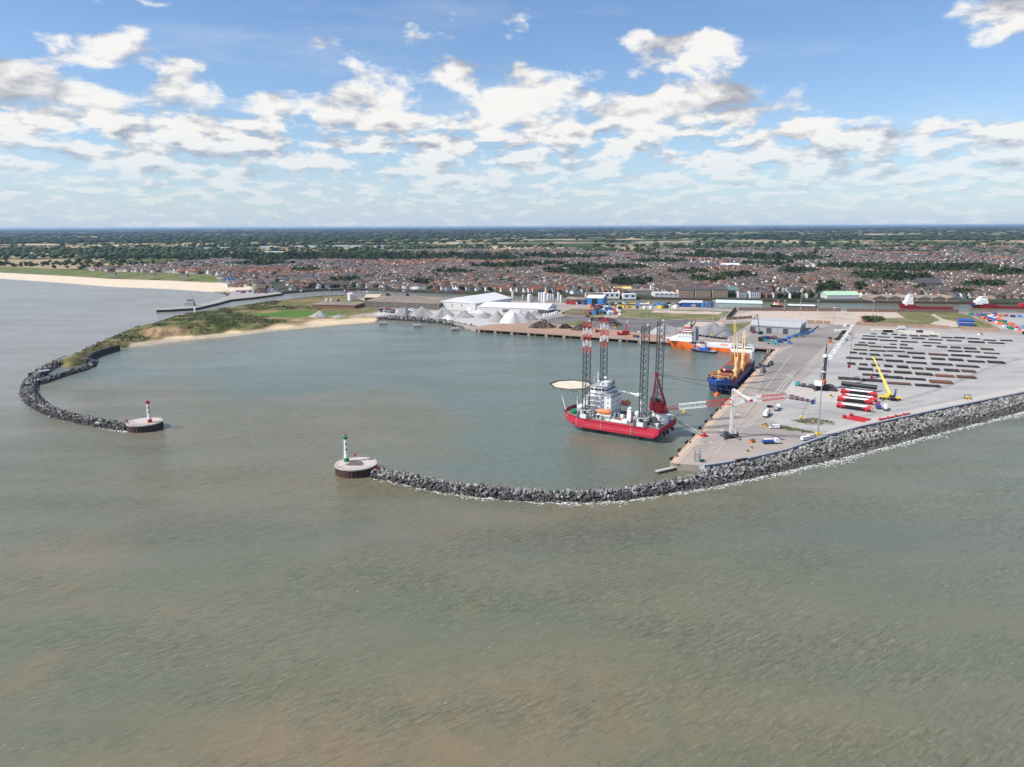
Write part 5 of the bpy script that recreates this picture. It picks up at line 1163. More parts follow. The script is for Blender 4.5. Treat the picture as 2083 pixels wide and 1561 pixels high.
    windows(hb, [((CL*.115+4.45, -7.6+2.2*i, 19.9), (0, 1, 0), 1.6, 1.2, (1, 0, .06)) for i in range(8)]+[((CL*.105+6.5, -6+2.4*i, 11+2.8*k), (0, 1, 0), .8, .9, (1, 0, 0)) for i in range(6) for k in range(2)])
    MB().box((CL*.10, 0, 21.4), (8.6, 18.4, .3)).build('bridge_roof', m_grey, hb)
    MB().box((CL*.055, 0, 19.2), (4, 4.6, 6.0), top=(.85, .8)).build('funnel', m_dgrey, hb)
    MB().tube((CL*.11, 0, 21.5), (CL*.11, 0, 30), .3, 6, .15).box((CL*.11, 0, 26.5), (.4, 5, .3)).box((CL*.11, 0, 24.2), (2.6, 3.4, .3)).build('radar_mast', m_dgrey, hb)
    MB().tube((CL*.07, 5, 18), (CL*.07, 5, 24), .14, 5).tube((CL*.07, -5, 18), (CL*.07, -5, 24), .14, 5).build('aerial', m_white, hb)
cargo_ship()
gp0 = c0+Vector((-qd.x*0, 0, 0)); ca_, cb_ = G(1552, 722, 7.8), G(1546, 748, QZ+.3)
o = empty('ship_gangway', ca_, 0, 'short gangway from the cargo ship side down to the quay', 'gangway'); ch, br = MB(), MB(); lattice_beam(ch, br, (0, 0, 0), cb_-ca_, 1.2, 8, .09, .06); ch.build('chords', m_silver, o); br.build('lacing', m_silver, o)
# mooring lines
def rope(a, b, sag, label, name='mooring_line', r=.09):
    a, b = Vector(a), Vector(b); pts = [a.lerp(b, t/8)-Vector((0, 0, sag*4*(t/8)*(1-t/8))) for t in range(9)]
    tag(MB().path([p-a for p in pts], r, 4).build(name, m_dgrey, loc=a), label, 'rope')
bw = Matrix.Translation((c0.x, c0.y, 0)) @ Matrix.Rotation(CH, 4, 'Z')
rope(bw @ Vector((CL*.97, 1.5, 10.2)), G(1470, 828, QZ+.8), .6, 'mooring line from the cargo ship bow to the nearer quay bollard')
rope(bw @ Vector((CL*.95, 4, 10.2)), G(1490, 806, QZ+.8), .6, 'mooring line from the cargo ship bow to the farther quay bollard')
for i, (x, y) in enumerate(((1552, 757), (1567, 742))):
    c = G(x, y, QZ); r_ = empty('rubber_tube_fender', c, qrz+R(90), ['black tubular fender roll lying nearest the cargo ship on the quay', 'grey pipe bundle lying by the cargo ship gangway'][i], 'fender roll')
    MB().tube((0, -6, 1.4), (0, 6, 1.4), 1.4, 14).build('roll', m_dgrey, r_); MB().tube((0, -6.15, 1.4), (0, -6.0, 1.4), .7, 12).tube((0, 6.0, 1.4), (0, 6.15, 1.4), .7, 12).build('hub', m_grey, r_)
# ---- orange and white supply ship along the piled quay, bow to the left
PH = math.atan2(-wd.y, -wd.x); PL = 84.0
pb = a2+wd*((G(1360, 703, 0)-a2).dot(wd)+PL)+wn*14.0
ps = empty('supply_ship', (pb.x, pb.y, 0), PH, 'orange hulled offshore supply ship with white wheelhouse along the piled quay', 'ship')
def supply_ship():
    r = ps; L = PL; sheer = lambda t: 3.6*sstep(.62, .72, t)+1.2*sstep(.72, 1, t)
    mb, rg = hull_mb(L, 18, -2.5, 4.4, rake=.10, t0=.66, p=2.0, stern=.97, sheer=sheer, flare=.3)
    mb.build('hull', m_orange, r)
    deck_mb(rg, .05, .2, 0, L*.66).build('cargo_deck', mat('grey_green_deck', (.42, .44, .43), .8, var=.1), r)
    deck_mb(rg, .05, .1, L*.66).build('forecastle_deck', m_grey, r)
    bulwark_mb(rg, 1.2, .25, L*.69).build('bow_bulwark', m_white, r); 
    for s in (-1, 1): MB().box((L*.31, s*8.5, 5.5), (L*.6, .9, 2.3)).build('cargo_rail', m_white, r)
    MB().box((L*.80, 0, 9.6), (L*.27, 15.4, 3.2), top=(.94, .96)).build('forecastle_house', m_white, r)
    MB().box((L*.765, 0, 12.6), (L*.19, 15.0, 3.0), top=(.92, .98)).build('lower_deckhouse', m_white, r)
    MB().box((L*.75, 0, 15.5), (L*.15, 14.4, 2.9), top=(.9, .98)).build('upper_deckhouse', m_white, r)
    MB().box((L*.745, 0, 17.1), (L*.155, 15.2, .45)).build('bridge_wing', m_red, r)
    wh = MB().box((L*.74, 0, 18.8), (L*.115, 12.0, 2.9), top=(.9, .95)).build('wheelhouse', m_white, r)
    for s in (-1, 1): windows(wh, [((L*.70+2.0*i, s*5.92, 19.0), (1, 0, 0), 1.5, 1.2, (0, s, .1)) for i in range(5)])
    windows(wh, [((L*.74+4.72, -4.4+2.2*i, 19.0), (0, 1, 0), 1.7, 1.2, (1, 0, .15)) for i in range(5)])
    lo = MB().box((L*.74, 0, 20.6), (L*.105, 11, .5)).build('wheelhouse_roof', m_red, r)
    for s in (-1, 1): windows(r, [((L*.70+3.2*i, s*7.45, 12.8+2.9*k), (1, 0, 0), 1.3, .6, (0, s, .1)) for i in range(4) for k in range(2)])
    fn = MB()
    for s in (-1, 1): fn.box((L*.655, s*5.2, 15.0), (4, 3.2, 14), top=(.8, .8))
    fn.build('funnel_casing', m_grey, r)
    rl = MB()
    for k in range(4):
        for y in (-7, -2.4, 2.4, 7): rl.tube((L*.655, y, 9+3*k), (L*.655, y, 11.8+3*k), .14, 4)
        rl.box((L*.665, 0, 9+3*k), (3, 15, .2))
    rl.build('aft_balcony', m_grey, r)
    ms = MB().tube((L*.715, 0, 20.8), (L*.70, 0, 28.5), .7, 6, .25).box((L*.71, 0, 24.5), (2.2, 5, .35)).box((L*.705, 0, 26.5), (1.2, 6.5, .3)).build('mast', m_dgrey, r)
    MB().tube((L*.70, 0, 22), (L*.66, 0, 26.5), .9, 6, .5).tube((L*.66, 0, 26.5), (L*.665, 0, 30), .25, 5).build('fire_monitor_arm', m_black, r)
    rr = random.Random(3)
    for i in range(9): MB().box((L*(.50+.13*rr.random()), rr.uniform(-6, 6), 5.6), (rr.uniform(1.5, 3.5), rr.uniform(1.5, 3), rr.uniform(1.5, 3)), rr.uniform(0, 1)).build('deck_cargo', rr.choice([m_dgrey, m_red, m_white, m_grey, m_black]), r)
    MB().box((L*.32, -3, 5.2), (7, 2.4, 1.4)).build('deck_tank', m_orange, r)
    for i, x in enumerate((.12, .20, .36, .52, .60, .78)):     # rubbing bars that lean on the side
        for s in (-1, 1): MB().at(Matrix.Translation((L*x, s*9.02, 2.4)) @ Matrix.Rotation(R(25), 4, 'Y')).box((0, 0, 0), (.7, .25, 3.6)).build('side_fender', m_dred, r)
supply_ship()
# ---- small blue workboat beside the supply ship
wb0 = G(1456, 719, 0); wv = G(1397, 712.5, 0)-wb0; WL = 26.0
wbo = empty('workboat', (wb0.x, wb0.y, 0), math.atan2(wv.y, wv.x), 'small dark blue workboat lying alongside the orange supply ship', 'boat')
def workboat():
    r = wbo; mb, rg = hull_mb(WL, 8.5, -1.2, 1.9, rake=.05, t0=.6, p=2.4, stern=.95, sheer=lambda t: 1.4*sstep(.5, 1, t)); mb.build('hull', m_navy, r)
    deck_mb(rg, .03, .1).build('deck', m_grey, r)
    MB().box((WL*.45, 0, 3.4), (9, 6.4, 3), top=(.95, .94)).build('deckhouse', m_blue, r)
    w_ = MB().box((WL*.50, 0, 6.0), (5, 5.2, 2.4), top=(.9, .9)).build('wheelhouse', m_white, r)
    for s in (-1, 1): windows(w_, [((WL*.50-1.5+1.5*i, s*2.55, 6.2), (1, 0, 0), 1.1, 1.0, (0, s, .1)) for i in range(3)])
    MB().box((WL*.50, 0, 7.3), (4.2, 4.4, .3)).build('roof', m_orange, w_)
    MB().tube((WL*.46, 0, 7.3), (WL*.46, 0, 11.5), .15, 5).box((WL*.46, 0, 10), (.2, 2.4, .2)).build('mast', m_white, r)
    MB().at(Matrix.Translation((WL*.80, 1, 4.6)) @ Matrix.Rotation(R(90), 4, 'X')).lathe([(.4, -1.2), (1.5, -1.2), (1.5, 1.2), (.4, 1.2)], 14).build('towing_winch', m_dred, r)
    MB().tube((WL*.74, 2.5, 3), (WL*.74, 2.5, 7.5), .3, 6).tube((WL*.74, 2.5, 7.5), (WL*.62, 2.5, 9), .22, 6).build('deck_crane', m_white, r)
    for i in range(9):
        for s in (-1, 1): MB().at(Matrix.Translation((1.5+2.3*i, s*4.35, 1.4)) @ Matrix.Rotation(R(90), 4, 'X')).lathe([(.25, -.2), (.65, -.2), (.65, .2), (.25, .2)], 10).build('tyre_fender', m_black, r)
workboat()
# ------------------------------------------------------------------ yard: cranes, tubes, plates, masts, vehicles
def up_to(base, ty):
    """height at which a plumb line over base passes photo row ty (for measuring masts)"""
    lo, hi = 0.0, 150.0
    for _ in range(40):
        m_ = (lo+hi)/2; v = np.array([base[0], base[1], m_-CAMH]); y = CYP-FPX*(v @ _u)/(v @ _f)
        if y > ty: lo = m_
        else: hi = m_
    return lo
def lamp_mast(pix, ty, label, base_m=None, dbl=True, r0=.42):
    b = G(*pix, QZ); h = up_to(b, ty)-QZ
    r = empty('lamp_mast', b, 0, label, 'light mast', 'tall light masts')
    MB().box((0, 0, .9), (1.8, 1.8, 1.8)).build('base_block', base_m or m_pale, r)
    MB().tube((0, 0, 1.6), (0, 0, h), r0, 8, r0*.5).build('pole', m_silver, r)
    MB().lathe([(.3, h-.5), (1.2, h-.3), (1.2, h), (.3, h+.2)], 10).build('lamp_ring', m_white, r)
    for i in range(6): 
        t = R(60*i); MB().box((1.5*math.cos(t), 1.5*math.sin(t), h-.3), (.7, .5, .35), t).build('floodlight', m_grey, r)
lamp_mast((1663, 886), 756, 'tall grey light mast on a yellow base by the near sea wall', m_yel)
lamp_mast((1692, 690), 626, 'light mast beside the road and the heap of debris')
lamp_mast((1448, 684), 611, 'light mast in front of the grey gravel heap', m_yel)
lamp_mast((1467, 655), 623, 'short light mast on the far road beyond the gravel heap', m_yel, r0=.3)
lamp_mast((1627, 642), 590, 'light mast on the sandy ground behind the grey warehouse')
lamp_mast((1775, 641), 613, 'light mast at the edge of the sandy ground by the river wall', r0=.3)
lamp_mast((1131, 664), 611, 'light mast beside the dark scrap heap')
lamp_mast((1316, 647), 625, 'short light mast on the rough grass field', r0=.3)
lamp_mast((1595, 636), 612, 'slim light mast by the river wall beyond the warehouse', r0=.25)
lamp_mast((1663, 634), 612, 'slim light mast by the river wall near the white barge', r0=.25)
# ---- red, white and black steel tubes
m_tblk = mat('black_tube_wrap', (.02, .02, .022), .45, var=.1)
def tube_piece(a, b, rad, label, black=False, lift=0.0):
    a, b = Vector(a), Vector(b); d = b-a; L = d.length
    r = empty('steel_tube', a, math.atan2(d.y, d.x), label, 'steel tube', 'big steel tubes laid side by side')
    nL, nA = 16, 20; vs = []; mb = MB()
    for i in range(nL+1):
        for k in range(nA):
            t = 2*math.pi*k/nA; vs.append((L*i/nL, rad*math.cos(t), rad+rad*math.sin(t)+lift))
    mb.v = [tuple(v) for v in vs]
    for i in range(nL):
        for k in range(nA):
            t = 2*math.pi*(k+.5)/nA; s = min(i, nL-1-i)/nL; el = math.sin(t)
            if black: mi = 2
            else:
                red = s < .10+.16*(1-abs(el-.25)) if el < .8 else s < .08
                mi = 1 if red and el > -.55 else (0 if el > .58 else 2)
            mb.f.append((i*nA+k, i*nA+(k+1) % nA, (i+1)*nA+(k+1) % nA, (i+1)*nA+k)[::-1]); mb.mi.append(mi)
    body = mb.build('tube_shell', [m_white, mat('tube_red', (.40, .02, .03), .45, var=.1), m_tblk], r, smooth=True)
    for x, s in ((-.06, 1), (L+.06, 1)):
        MB().at(Matrix.Translation((x, 0, rad+lift)) @ Matrix.Rotation(R(90), 4, 'Y')).lathe([(rad*.98, -.08), (rad*.98, .08)], 20).build('end_cover', m_white if not black else m_tblk, r)
        MB().box((x, 0, rad+lift), (.3, rad*.5, rad*.5)).build('end_hatch', m_tblk, r)
    if lift < 1:
        for f in (.14, .86): MB().box((L*f, 0, .25), (1.2, rad*2.1, .5)).box((L*f, -rad*.85, .8), (1.0, .5, 1.4)).box((L*f, rad*.85, .8), (1.0, .5, 1.4)).build('cradle', m_red, r)
TB = [((1712, 789), (1782, 798), 'black tube hanging in slings between the two cranes', True, 1.6), ((1710, 800), (1784, 808), 'red ended white tube just below the black tube in slings', False, .3), ((1711, 810), (1785, 819), 'red ended white tube third in the group of tubes', False, .3), ((1703, 816), (1776, 824), 'red ended white tube second from the front of the group', False, .3), ((1702, 829), (1773, 839), 'front tube of the group, white with red ends and black belly', False, .3)]
for pa, pb_, lab, bk, lf in TB: tube_piece(G(*pa, QZ), G(*pb_, QZ), 1.7, lab, bk, lf)
# ---- mobile harbour crane
def harbour_crane():
    b = G(1673, 792, QZ); tipg = G(1725, 768, QZ); zt = up_to(tipg, 664); tip = Vector((tipg.x, tipg.y, zt))-b; an = math.atan2(tip.y, tip.x)
    r = empty('harbour_crane', b, 0, 'mobile harbour crane with black tower and white lattice boom in the yard', 'crane')
    mb = MB().box((0, 0, 2.2), (16, 5, 1.4), R(15))
    un = mb.build('undercarriage', m_dgrey, r)
    for i in range(7):
        for s in (-1, 1):
            x, y = -6+2*i, s*2.3; c_, s_ = math.cos(R(15)), math.sin(R(15))
            MB().at(Matrix.Translation((x*c_-y*s_, x*s_+y*c_, .9)) @ Matrix.Rotation(R(15), 4, 'Z') @ Matrix.Rotation(R(90), 4, 'X')).lathe([(.4, -.5), (.9, -.4), (.9, .4), (.4, .5)], 12).build('wheel', m_black, un)
    for sx in (-1, 1):
        for sy in (-1, 1):
            MB().tube((sx*4, sy*1.6, 2.6), (sx*7.5, sy*6, 2.4), .45, 6).tube((sx*7.5, sy*6, 2.4), (sx*7.5, sy*6, .3), .3, 6).box((sx*7.5, sy*6, .2), (2.2, 2.2, .4)).build('outrigger', m_dgrey, r)
    M4 = Matrix.Translation((0, 0, 0)) @ Matrix.Rotation(an, 4, 'Z')
    MB().at(M4).box((-3.0, 0, 5.4), (7.5, 4.2, 3.2)).build('machinery_house', m_orange, r)
    MB().at(M4).box((-8.4, 0, 5.8), (2.4, 5.6, 3.4)).build('counterweight', m_white, r)
    MB().at(M4).lathe([(2.6, 2.8), (2.6, 3.8)], 16).build('slew_ring', m_black, r)
    tw = MB().at(M4); tw.box((1.8, 0, 14.5), (1.7, 1.8, 16), top=(.8, .8)).box((1.8, 0, 22.9), (2.2, 2.4, 1.0)).tube((-1.5, 1.2, 8), (1.4, .5, 22), .25, 5).tube((-1.5, -1.2, 8), (1.4, -.5, 22), .25, 5); tw.build('tower', m_dgrey, r)
    MB().at(M4).box((3.9, 1.2, 17.2), (2.2, 2.0, 2.4)).build('cab', m_white, r)
    MB().at(M4).lathe([(.4, 23.4), (1.6, 23.6), (1.6, 25.4), (.4, 25.8)], 10).build('tower_head', m_white, r)
    MB().at(M4).tube((1.8, 0, 25), (1.0, 0, 33), .35, 6).tube((-4, 0, 8), (1.0, 0, 33), .12, 4).tube((-4, 1.5, 8), (1.0, 0, 33), .12, 4).build('top_strut', m_dgrey, r)
    ch, br = MB(), MB(); root = M4 @ Vector((3.0, 0, 19.0)); lattice_beam(ch, br, root, tip, 2.6, 13, .26, .14, w2=1.4)
    bo = ch.build('boom', m_white, r); br.build('lacing', m_white, bo)
    MB().box(tuple(tip), (2.0, 1.6, 1.6)).build('boom_head', m_white, r)
    hk = Vector((tip.x, tip.y, 9.0))
    MB().tube(tip, hk, .08, 4).tube(tip+Vector((.5, 0, 0)), hk+Vector((.5, 0, 0)), .08, 4).tube(M4 @ Vector((1.0, 0, 33)), tip, .07, 4).build('hoist_rope', m_dgrey, r)
    MB().lathe([(.3, -1.6), (1.0, -1.2), (1.0, 1), (.3, 1.6)], 10, tuple(hk)).tube(hk, hk+Vector((-2, -4, -7)), .06, 4).tube(hk, hk+Vector((-1.6, -3, -7)), .06, 4).build('hook_block', m_dred, r)
harbour_crane()
def yellow_crane():
    b = G(1806, 813, QZ); tg = G(1770, 797, QZ); zt = up_to(tg, 728); tip = Vector((tg.x, tg.y, zt))-b; an = math.atan2(tip.y, tip.x)
    r = empty('mobile_crane', b, 0, 'yellow mobile crane with long telescopic boom leaning over the steel tubes', 'crane'); M4 = Matrix.Rotation(an, 4, 'Z')
    ch = MB().box((1, 0, 1.5), (14, 2.9, 1.2), R(-20)).build('chassis', m_yel, r)
    for i in range(6):
        for s in (-1, 1):
            p = Matrix.Rotation(R(-20), 3, 'Z') @ Vector((-4.6+2.3*i, s*1.35, .75)); MB().at(Matrix.Translation(p) @ Matrix.Rotation(R(-20), 4, 'Z') @ Matrix.Rotation(R(90), 4, 'X')).lathe([(.35, -.3), (.75, -.25), (.75, .25), (.35, .3)], 10).build('wheel', m_black, ch)
    for sx in (-3.6, 5.2):
        for sy in (-1, 1):
            p = Matrix.Rotation(R(-20), 3, 'Z') @ Vector((sx, sy*4.2, .9)); q = Matrix.Rotation(R(-20), 3, 'Z') @ Vector((sx, 0, 1.2)); MB().tube(q, p, .3, 5).tube(p, p-Vector((0, 0, .9)), .25, 5).box((p.x, p.y, .12), (1.6, 1.6, .24)).build('outrigger', m_dgrey, r)
    MB().at(M4).box((-1.5, 0, 3.2), (6.0, 2.9, 2.0)).build('superstructure', m_yel, r); MB().at(M4).box((-5.0, 0, 3.0), (1.6, 3.4, 2.4)).build('counterweight', m_dgrey, r); MB().at(M4).box((1.6, -1.7, 3.4), (1.8, 1.0, 1.9)).build('cab', m_white, r)
    root = M4 @ Vector((-2.0, 0, 4.2)); d = tip-root; y_ = mat('boom_yellow', (.82, .66, .12), .5, var=.04)
    for i in range(4): MB().tube(root+d*(i*.25), root+d*(i*.25+.26), .85-.13*i, 4).build('boom_section', y_, r)
    MB().tube(M4 @ Vector((1.6, 0, 3.2)), root+d*.2, .35, 6).build('luffing_ram', m_silver, r)
    MB().box(tuple(tip), (1.6, 1.3, 1.2)).build('boom_head', y_, r)
    hk = Vector((tip.x, tip.y, 10.5)); MB().tube(tip, hk, .08, 4).tube(tip+Vector((.4, 0, 0)), hk+Vector((.4, 0, 0)), .07, 4).build('hoist_rope', m_dgrey, r)
    MB().lathe([(.3, -1.5), (.8, -1), (.8, 1), (.3, 1.5)], 9, tuple(hk)).tube(hk, hk+Vector((-1.2, 0, -7.5)), .06, 4).tube(hk, hk+Vector((1.2, 0, -7.5)), .06, 4).build('hook_block', m_dred, r)
yellow_crane()
def white_crane():
    b = G(1486, 891, QZ); zt = up_to(b, 790)-QZ; r = empty('quay_crane', b, 0, 'white mobile crane with upright mast and drooping jib near the quay edge', 'crane')
    jt = G(1528, 815, QZ+24.0)-b
    cb = MB().box((0, 0, 1.4), (9, 2.8, 1.1), R(20)).box((2.6, 1, 2.6), (2.4, 2.2, 1.8), R(20)).build('chassis', m_dgrey, r)
    for i in range(5):
        for s in (-1, 1):
            p = Matrix.Rotation(R(20), 3, 'Z') @ Vector((-3.4+1.7*i, s*1.3, .7)); MB().at(Matrix.Translation(p) @ Matrix.Rotation(R(20), 4, 'Z') @ Matrix.Rotation(R(90), 4, 'X')).lathe([(.3, -.3), (.7, -.25), (.7, .25), (.3, .3)], 10).build('wheel', m_black, cb)
    for sx in (-4.2, 4.2):
        for sy in (-4.2, 4.2): MB().tube((sx*.4, sy*.2, 1.2), (sx, sy, 1.0), .28, 5).tube((sx, sy, 1), (sx, sy, .1), .22, 5).box((sx, sy, .12), (1.5, 1.5, .24)).build('outrigger', m_dgrey, r)
    MB().box((1.6, .8, 3.4), (3.0, 2.4, 2.0)).build('cab', m_white, r); MB().box((-2.8, -.6, 3.0), (2.4, 2.6, 1.8)).build('counterweight', m_dgrey, r)
    ch, br = MB(), MB(); lattice_beam(ch, br, (0, 0, 2.4), (0, 0, zt-.5), 1.1, 14, .13, .07, up=(0, 1, 0)); m_ = ch.build('mast', m_white, r); br.build('lacing', m_white, m_)
    MB().tube((0, 0, 2.4), (0, 0, zt-4), .26, 8).build('inner_mast', m_white, r)
    ch, br = MB(), MB(); lattice_beam(ch, br, (0, 0, zt-.6), (jt.x, jt.y, jt.z), .7, 8, .10, .05, w2=.5); j_ = ch.build('jib', m_white, r); br.build('lacing', m_white, j_)
    MB().box((jt.x, jt.y, jt.z), (1.6, 1.2, 1.1)).build('jib_head', m_red, r)
white_crane()
# ---- flat stacks of steel plates laid in rows on the yard
PLATES = '''106:390-455:6,500-568:7 113:617-680:5 121:718-785:6 128:815-910:9 130:935-1027:9,1038-1130:9 131:295-440:5 142:462-600:5 150:647-788:9 158:838-985:5 147:1170-1295:8 151:1310-1430:9 160:1455-1590:6 178:1635-1775:3 180:1815-1955:9 166:283-468:9 180:485-680:10 195:722-908:6 171:1027-1180:9 182:1225-1395:8 198:1465-1645:14 209:1688-1868:10 203:250-325:6 208:358-436:11 222:600-672:4 226:713-795:18r 205:958-1165:6 229:212-355:14r 247:368-505:7r 255:518-673:11 265:703-858:9 238:962-1052:8 251:1117-1225:11r 258:1270-1382:15r 268:1423-1555:17 277:1608-1747:18r 283:190-350:8 293:372-558:10 299:567-762:11 321:793-983:11 337:1025-1240:16r 298:1240-1400:7 304:1427-1597:11 321:1635-1815:9r 347:1273-1495:13 366:1547-1780:17 314:155-232:13 324:258-345:17 338:375-487:17 345:525-632:17 356:683-815:19 372:848-985:21 384:1053-1212:22 394:1246-1410:21 411:1460-1645:21 421:1680-1868:26 373:118-295:18 388:327-520:19 407:550-752:19 425:783-1010:20 444:1060-1290:20 464:1330-1587:24 436:128-218:20 444:260-350:20 453:388-480:22 463:537-630:24 474:680-805:26 487:838-965:24 498:995-1148:26 511:1203-1362:25 520:1393-1548:26r 497:242-410:25 518:445-613:26r 532:645-835:28 551:878-1072:30 571:1105-1307:28o 585:1343-1550:30r 561:290-480:15 588:520-745:27 608:765-993:19 640:1038-1288:36o 602:25-270:30 622:285-535:27 655:570-832:28r 680:880-1160:24'''
PK = 5.4386; npl = 0
_pl = []
for tok in PLATES.split():
    y, items = tok.split(':', 1)
    for it in items.split(','):
        x0, x1 = map(float, it.split(':')[0].split('-')); _pl.append((float(y)-.068*(x0+x1)/2, float(y), x0))
_pl.sort(); PROW = {}; row = 0
for i, t in enumerate(_pl):
    if i and t[0]-_pl[i-1][0] > 5.5: row += 1
    PROW[(t[1], t[2])] = row
NROW = row+1
for tok in PLATES.split():
    y, items = tok.split(':', 1); y = float(y)
    for it in items.split(','):
        rr_, th = it.split(':'); x0, x1 = map(float, rr_.split('-')); kind = th[-1] if th[-1] in 'ro' else ''; th = float(th.rstrip('ro'))
        sl = .042+.018*(y/680); a = G(1700+x0/PK, 660+(y-sl*(x1-x0)/2)/PK, QZ+.5); b = G(1700+x1/PK, 660+(y+sl*(x1-x0)/2)/PK, QZ+.5)
        dpt = max(1.6, (G(1700+x0/PK, 660+(y-th/2)/PK, QZ)-G(1700+x0/PK, 660+(y+th/2)/PK, QZ)).length*.62); L = (b-a).length; c = (a+b)/2; h = random.uniform(.75, 1.15)
        col = {'r': 'reddish', 'o': 'orange rusted', '': 'dark'}[kind]; size = 'short' if L < 19 else 'long'
        zone = 'far rows near the pale slabs' if y < 215 else 'middle rows of the yard' if y < 400 else 'near rows by the yellow crane'
        rw = PROW[(y, x0)]; k_ = sorted(q[1] for q in PROW if PROW[q] == rw).index(x0); lab = f'{size} {col} plate stack, {ordw(k_)} from left in the {ordw(rw)} plate row from back'
        r = empty('plate_stack', (c.x, c.y, QZ), math.atan2((b-a).y, (b-a).x), lab, 'plate stack', f'{size} {col} plate stacks in the {zone}')
        mm = {'r': m_rmat, 'o': m_rust, '': m_steelmat}[kind]; k = 3 if L > 19 else 2; hh = h/k
        for q in range(k): MB().box((random.uniform(-.3, .3), random.uniform(-.2, .2), .25+hh*(q+.5)), (L*random.uniform(.96, 1), dpt*random.uniform(.95, 1), hh*.9)).build('plate', mm, r)
        for q in (-.35, 0, .35): MB().box((L*q, 0, .12), (.35, dpt*1.04, .25)).build('timber_bearer', m_timber, r)
        npl += 1
# ---- vehicles
def wheels(r, pts, rad=.5, w=.35, rz=0):
    me = MB().at(Matrix.Rotation(R(90), 4, 'X')).lathe([(rad*.5, -w/2), (rad, -w/2*.8), (rad, w/2*.8), (rad*.5, w/2)], 10).mesh('wheel', m_black)
    for x, y in pts:
        o = obj('wheel', me, r); o.location = (x, y, rad)
def van(pix, rz, m, label, L=5.6, group=None):
    r = empty('van', G(*pix, QZ), rz, label, 'van', group)
    MB().yprism([(-L/2, .5), (L/2, .5), (L/2, 1.25), (L*.42, 1.45), (L*.24, 2.25), (L*.18, 2.35), (-L/2, 2.35)], -.98, .98).build('body', m, r)
    MB().add([(L*.425, -.85, 1.5), (L*.425, .85, 1.5), (L*.26, .8, 2.2), (L*.26, -.8, 2.2)], [(0, 1, 2, 3)]).build('windscreen', m_glass, r)
    for s in (-1, 1): MB().box((L*.2, s*.985, 1.75), (1.0, .03, .6)).build('side_window', m_glass, r)
    wheels(r, [(L*.3, .9), (L*.3, -.9), (-L*.3, .9), (-L*.3, -.9)], .36, .25)
def car(pix, rz, m, label, z=QZ, group=None, wh=True):
    r = empty('car', G(*pix, z), rz, label, 'car', group)
    MB().yprism([(-2.1, .4), (2.1, .4), (2.1, .85), (1.9, .95), (.9, 1.0), (.4, 1.45), (-1.1, 1.5), (-1.9, 1.0), (-2.1, .9)], -.88, .88).build('body', m, r)
    MB().box((-.35, 0, 1.24), (1.5, 1.78, .34)).build('side_window', m_glass, r)
    if wh: wheels(r, [(1.3, .8), (1.3, -.8), (-1.3, .8), (-1.3, -.8)], .32, .22)
def truck(pix, rz, cab_m, load_m, label, L=10, load='box', cat='truck'):
    r = empty('truck', G(*pix, QZ), rz, label, cat)
    MB().box((0, 0, .95), (L, 2.2, .35)).build('chassis', m_dgrey, r)
    cb = MB().yprism([(L/2-2.2, .7), (L/2, .7), (L/2, 2.0), (L/2-.25, 3.1), (L/2-2.2, 3.2)], -1.2, 1.2).build('cab', cab_m, r)
    MB().add([(L/2+.02, -1.05, 2.0), (L/2+.02, 1.05, 2.0), (L/2-.2, 1.0, 2.9), (L/2-.2, -1.0, 2.9)], [(0, 1, 2, 3)]).build('windscreen', m_glass, cb)
    x0 = -L/2; x1 = L/2-2.6
    if load == 'box': MB().box(((x0+x1)/2, 0, 2.6), (x1-x0, 2.5, 2.9)).build('load_box', load_m, r)
    elif load == 'tank': MB().at(Matrix.Translation((x0, 0, 2.3)) @ Matrix.Rotation(R(90), 4, 'Y')).lathe([(.4, 0), (1.2, .3), (1.25, (x1-x0)/2), (1.2, x1-x0-.3), (.4, x1-x0)], 14).build('tank', load_m, r)
    elif load == 'tilt': MB().xprism([(-1.3, 1.2), (1.3, 1.2), (1.3, 3.0), (.8, 3.7), (-.8, 3.7), (-1.3, 3.0)], x0, x1).build('tilt_cover', load_m, r)
    elif load == 'flat': MB().box(((x0+x1)/2, 0, 1.35), (x1-x0, 2.5, .4)).build('flat_bed', load_m, r)
    elif load == 'gear':
        MB().box(((x0+x1)/2, 0, 1.35), (x1-x0, 2.4, .4)).box((x0+1.5, 0, 2.2), (2.4, 2.2, 1.5)).build('equipment_deck', load_m, r)
    wheels(r, [(x, s*1.05) for s in (-1, 1) for x in (L/2-1.3, x0+1.2, x0+2.5)]+([(0, 1.05), (0, -1.05)] if L > 11 else []), .5, .4)
    return r
truck((1559, 846), R(62), m_red, m_white, 'white covered trailer with low red tractor standing on the quay', 12, 'tilt')
truck((1581, 834), R(58), m_white, m_grey, 'white service truck parked just behind the white covered trailer', 9, 'gear')
car((1566, 829), R(15), m_navy, 'dark blue car parked beyond the white covered trailer')
van((1575, 872), R(178), m_white, 'white van parked alone on the weedy ground of the quay')
van((1652, 892), R(20), m_white, 'white van against the sea wall beside the yellow mast base', 5.8)
van((1638, 896), R(22), m_white, 'second white van behind the van at the yellow mast base', 5.2)
bt = truck((1567, 903), R(2), m_white, m_blue, 'blue low trailer with small white load near the sea wall', 9, 'flat')
MB().box((-1.4, 0, 2.0), (5.4, 2.3, .9)).build('trailer_side', m_blue, bt); MB().box((-1.4, 0, 2.65), (4.6, 1.8, .4)).build('white_load', m_white, bt)
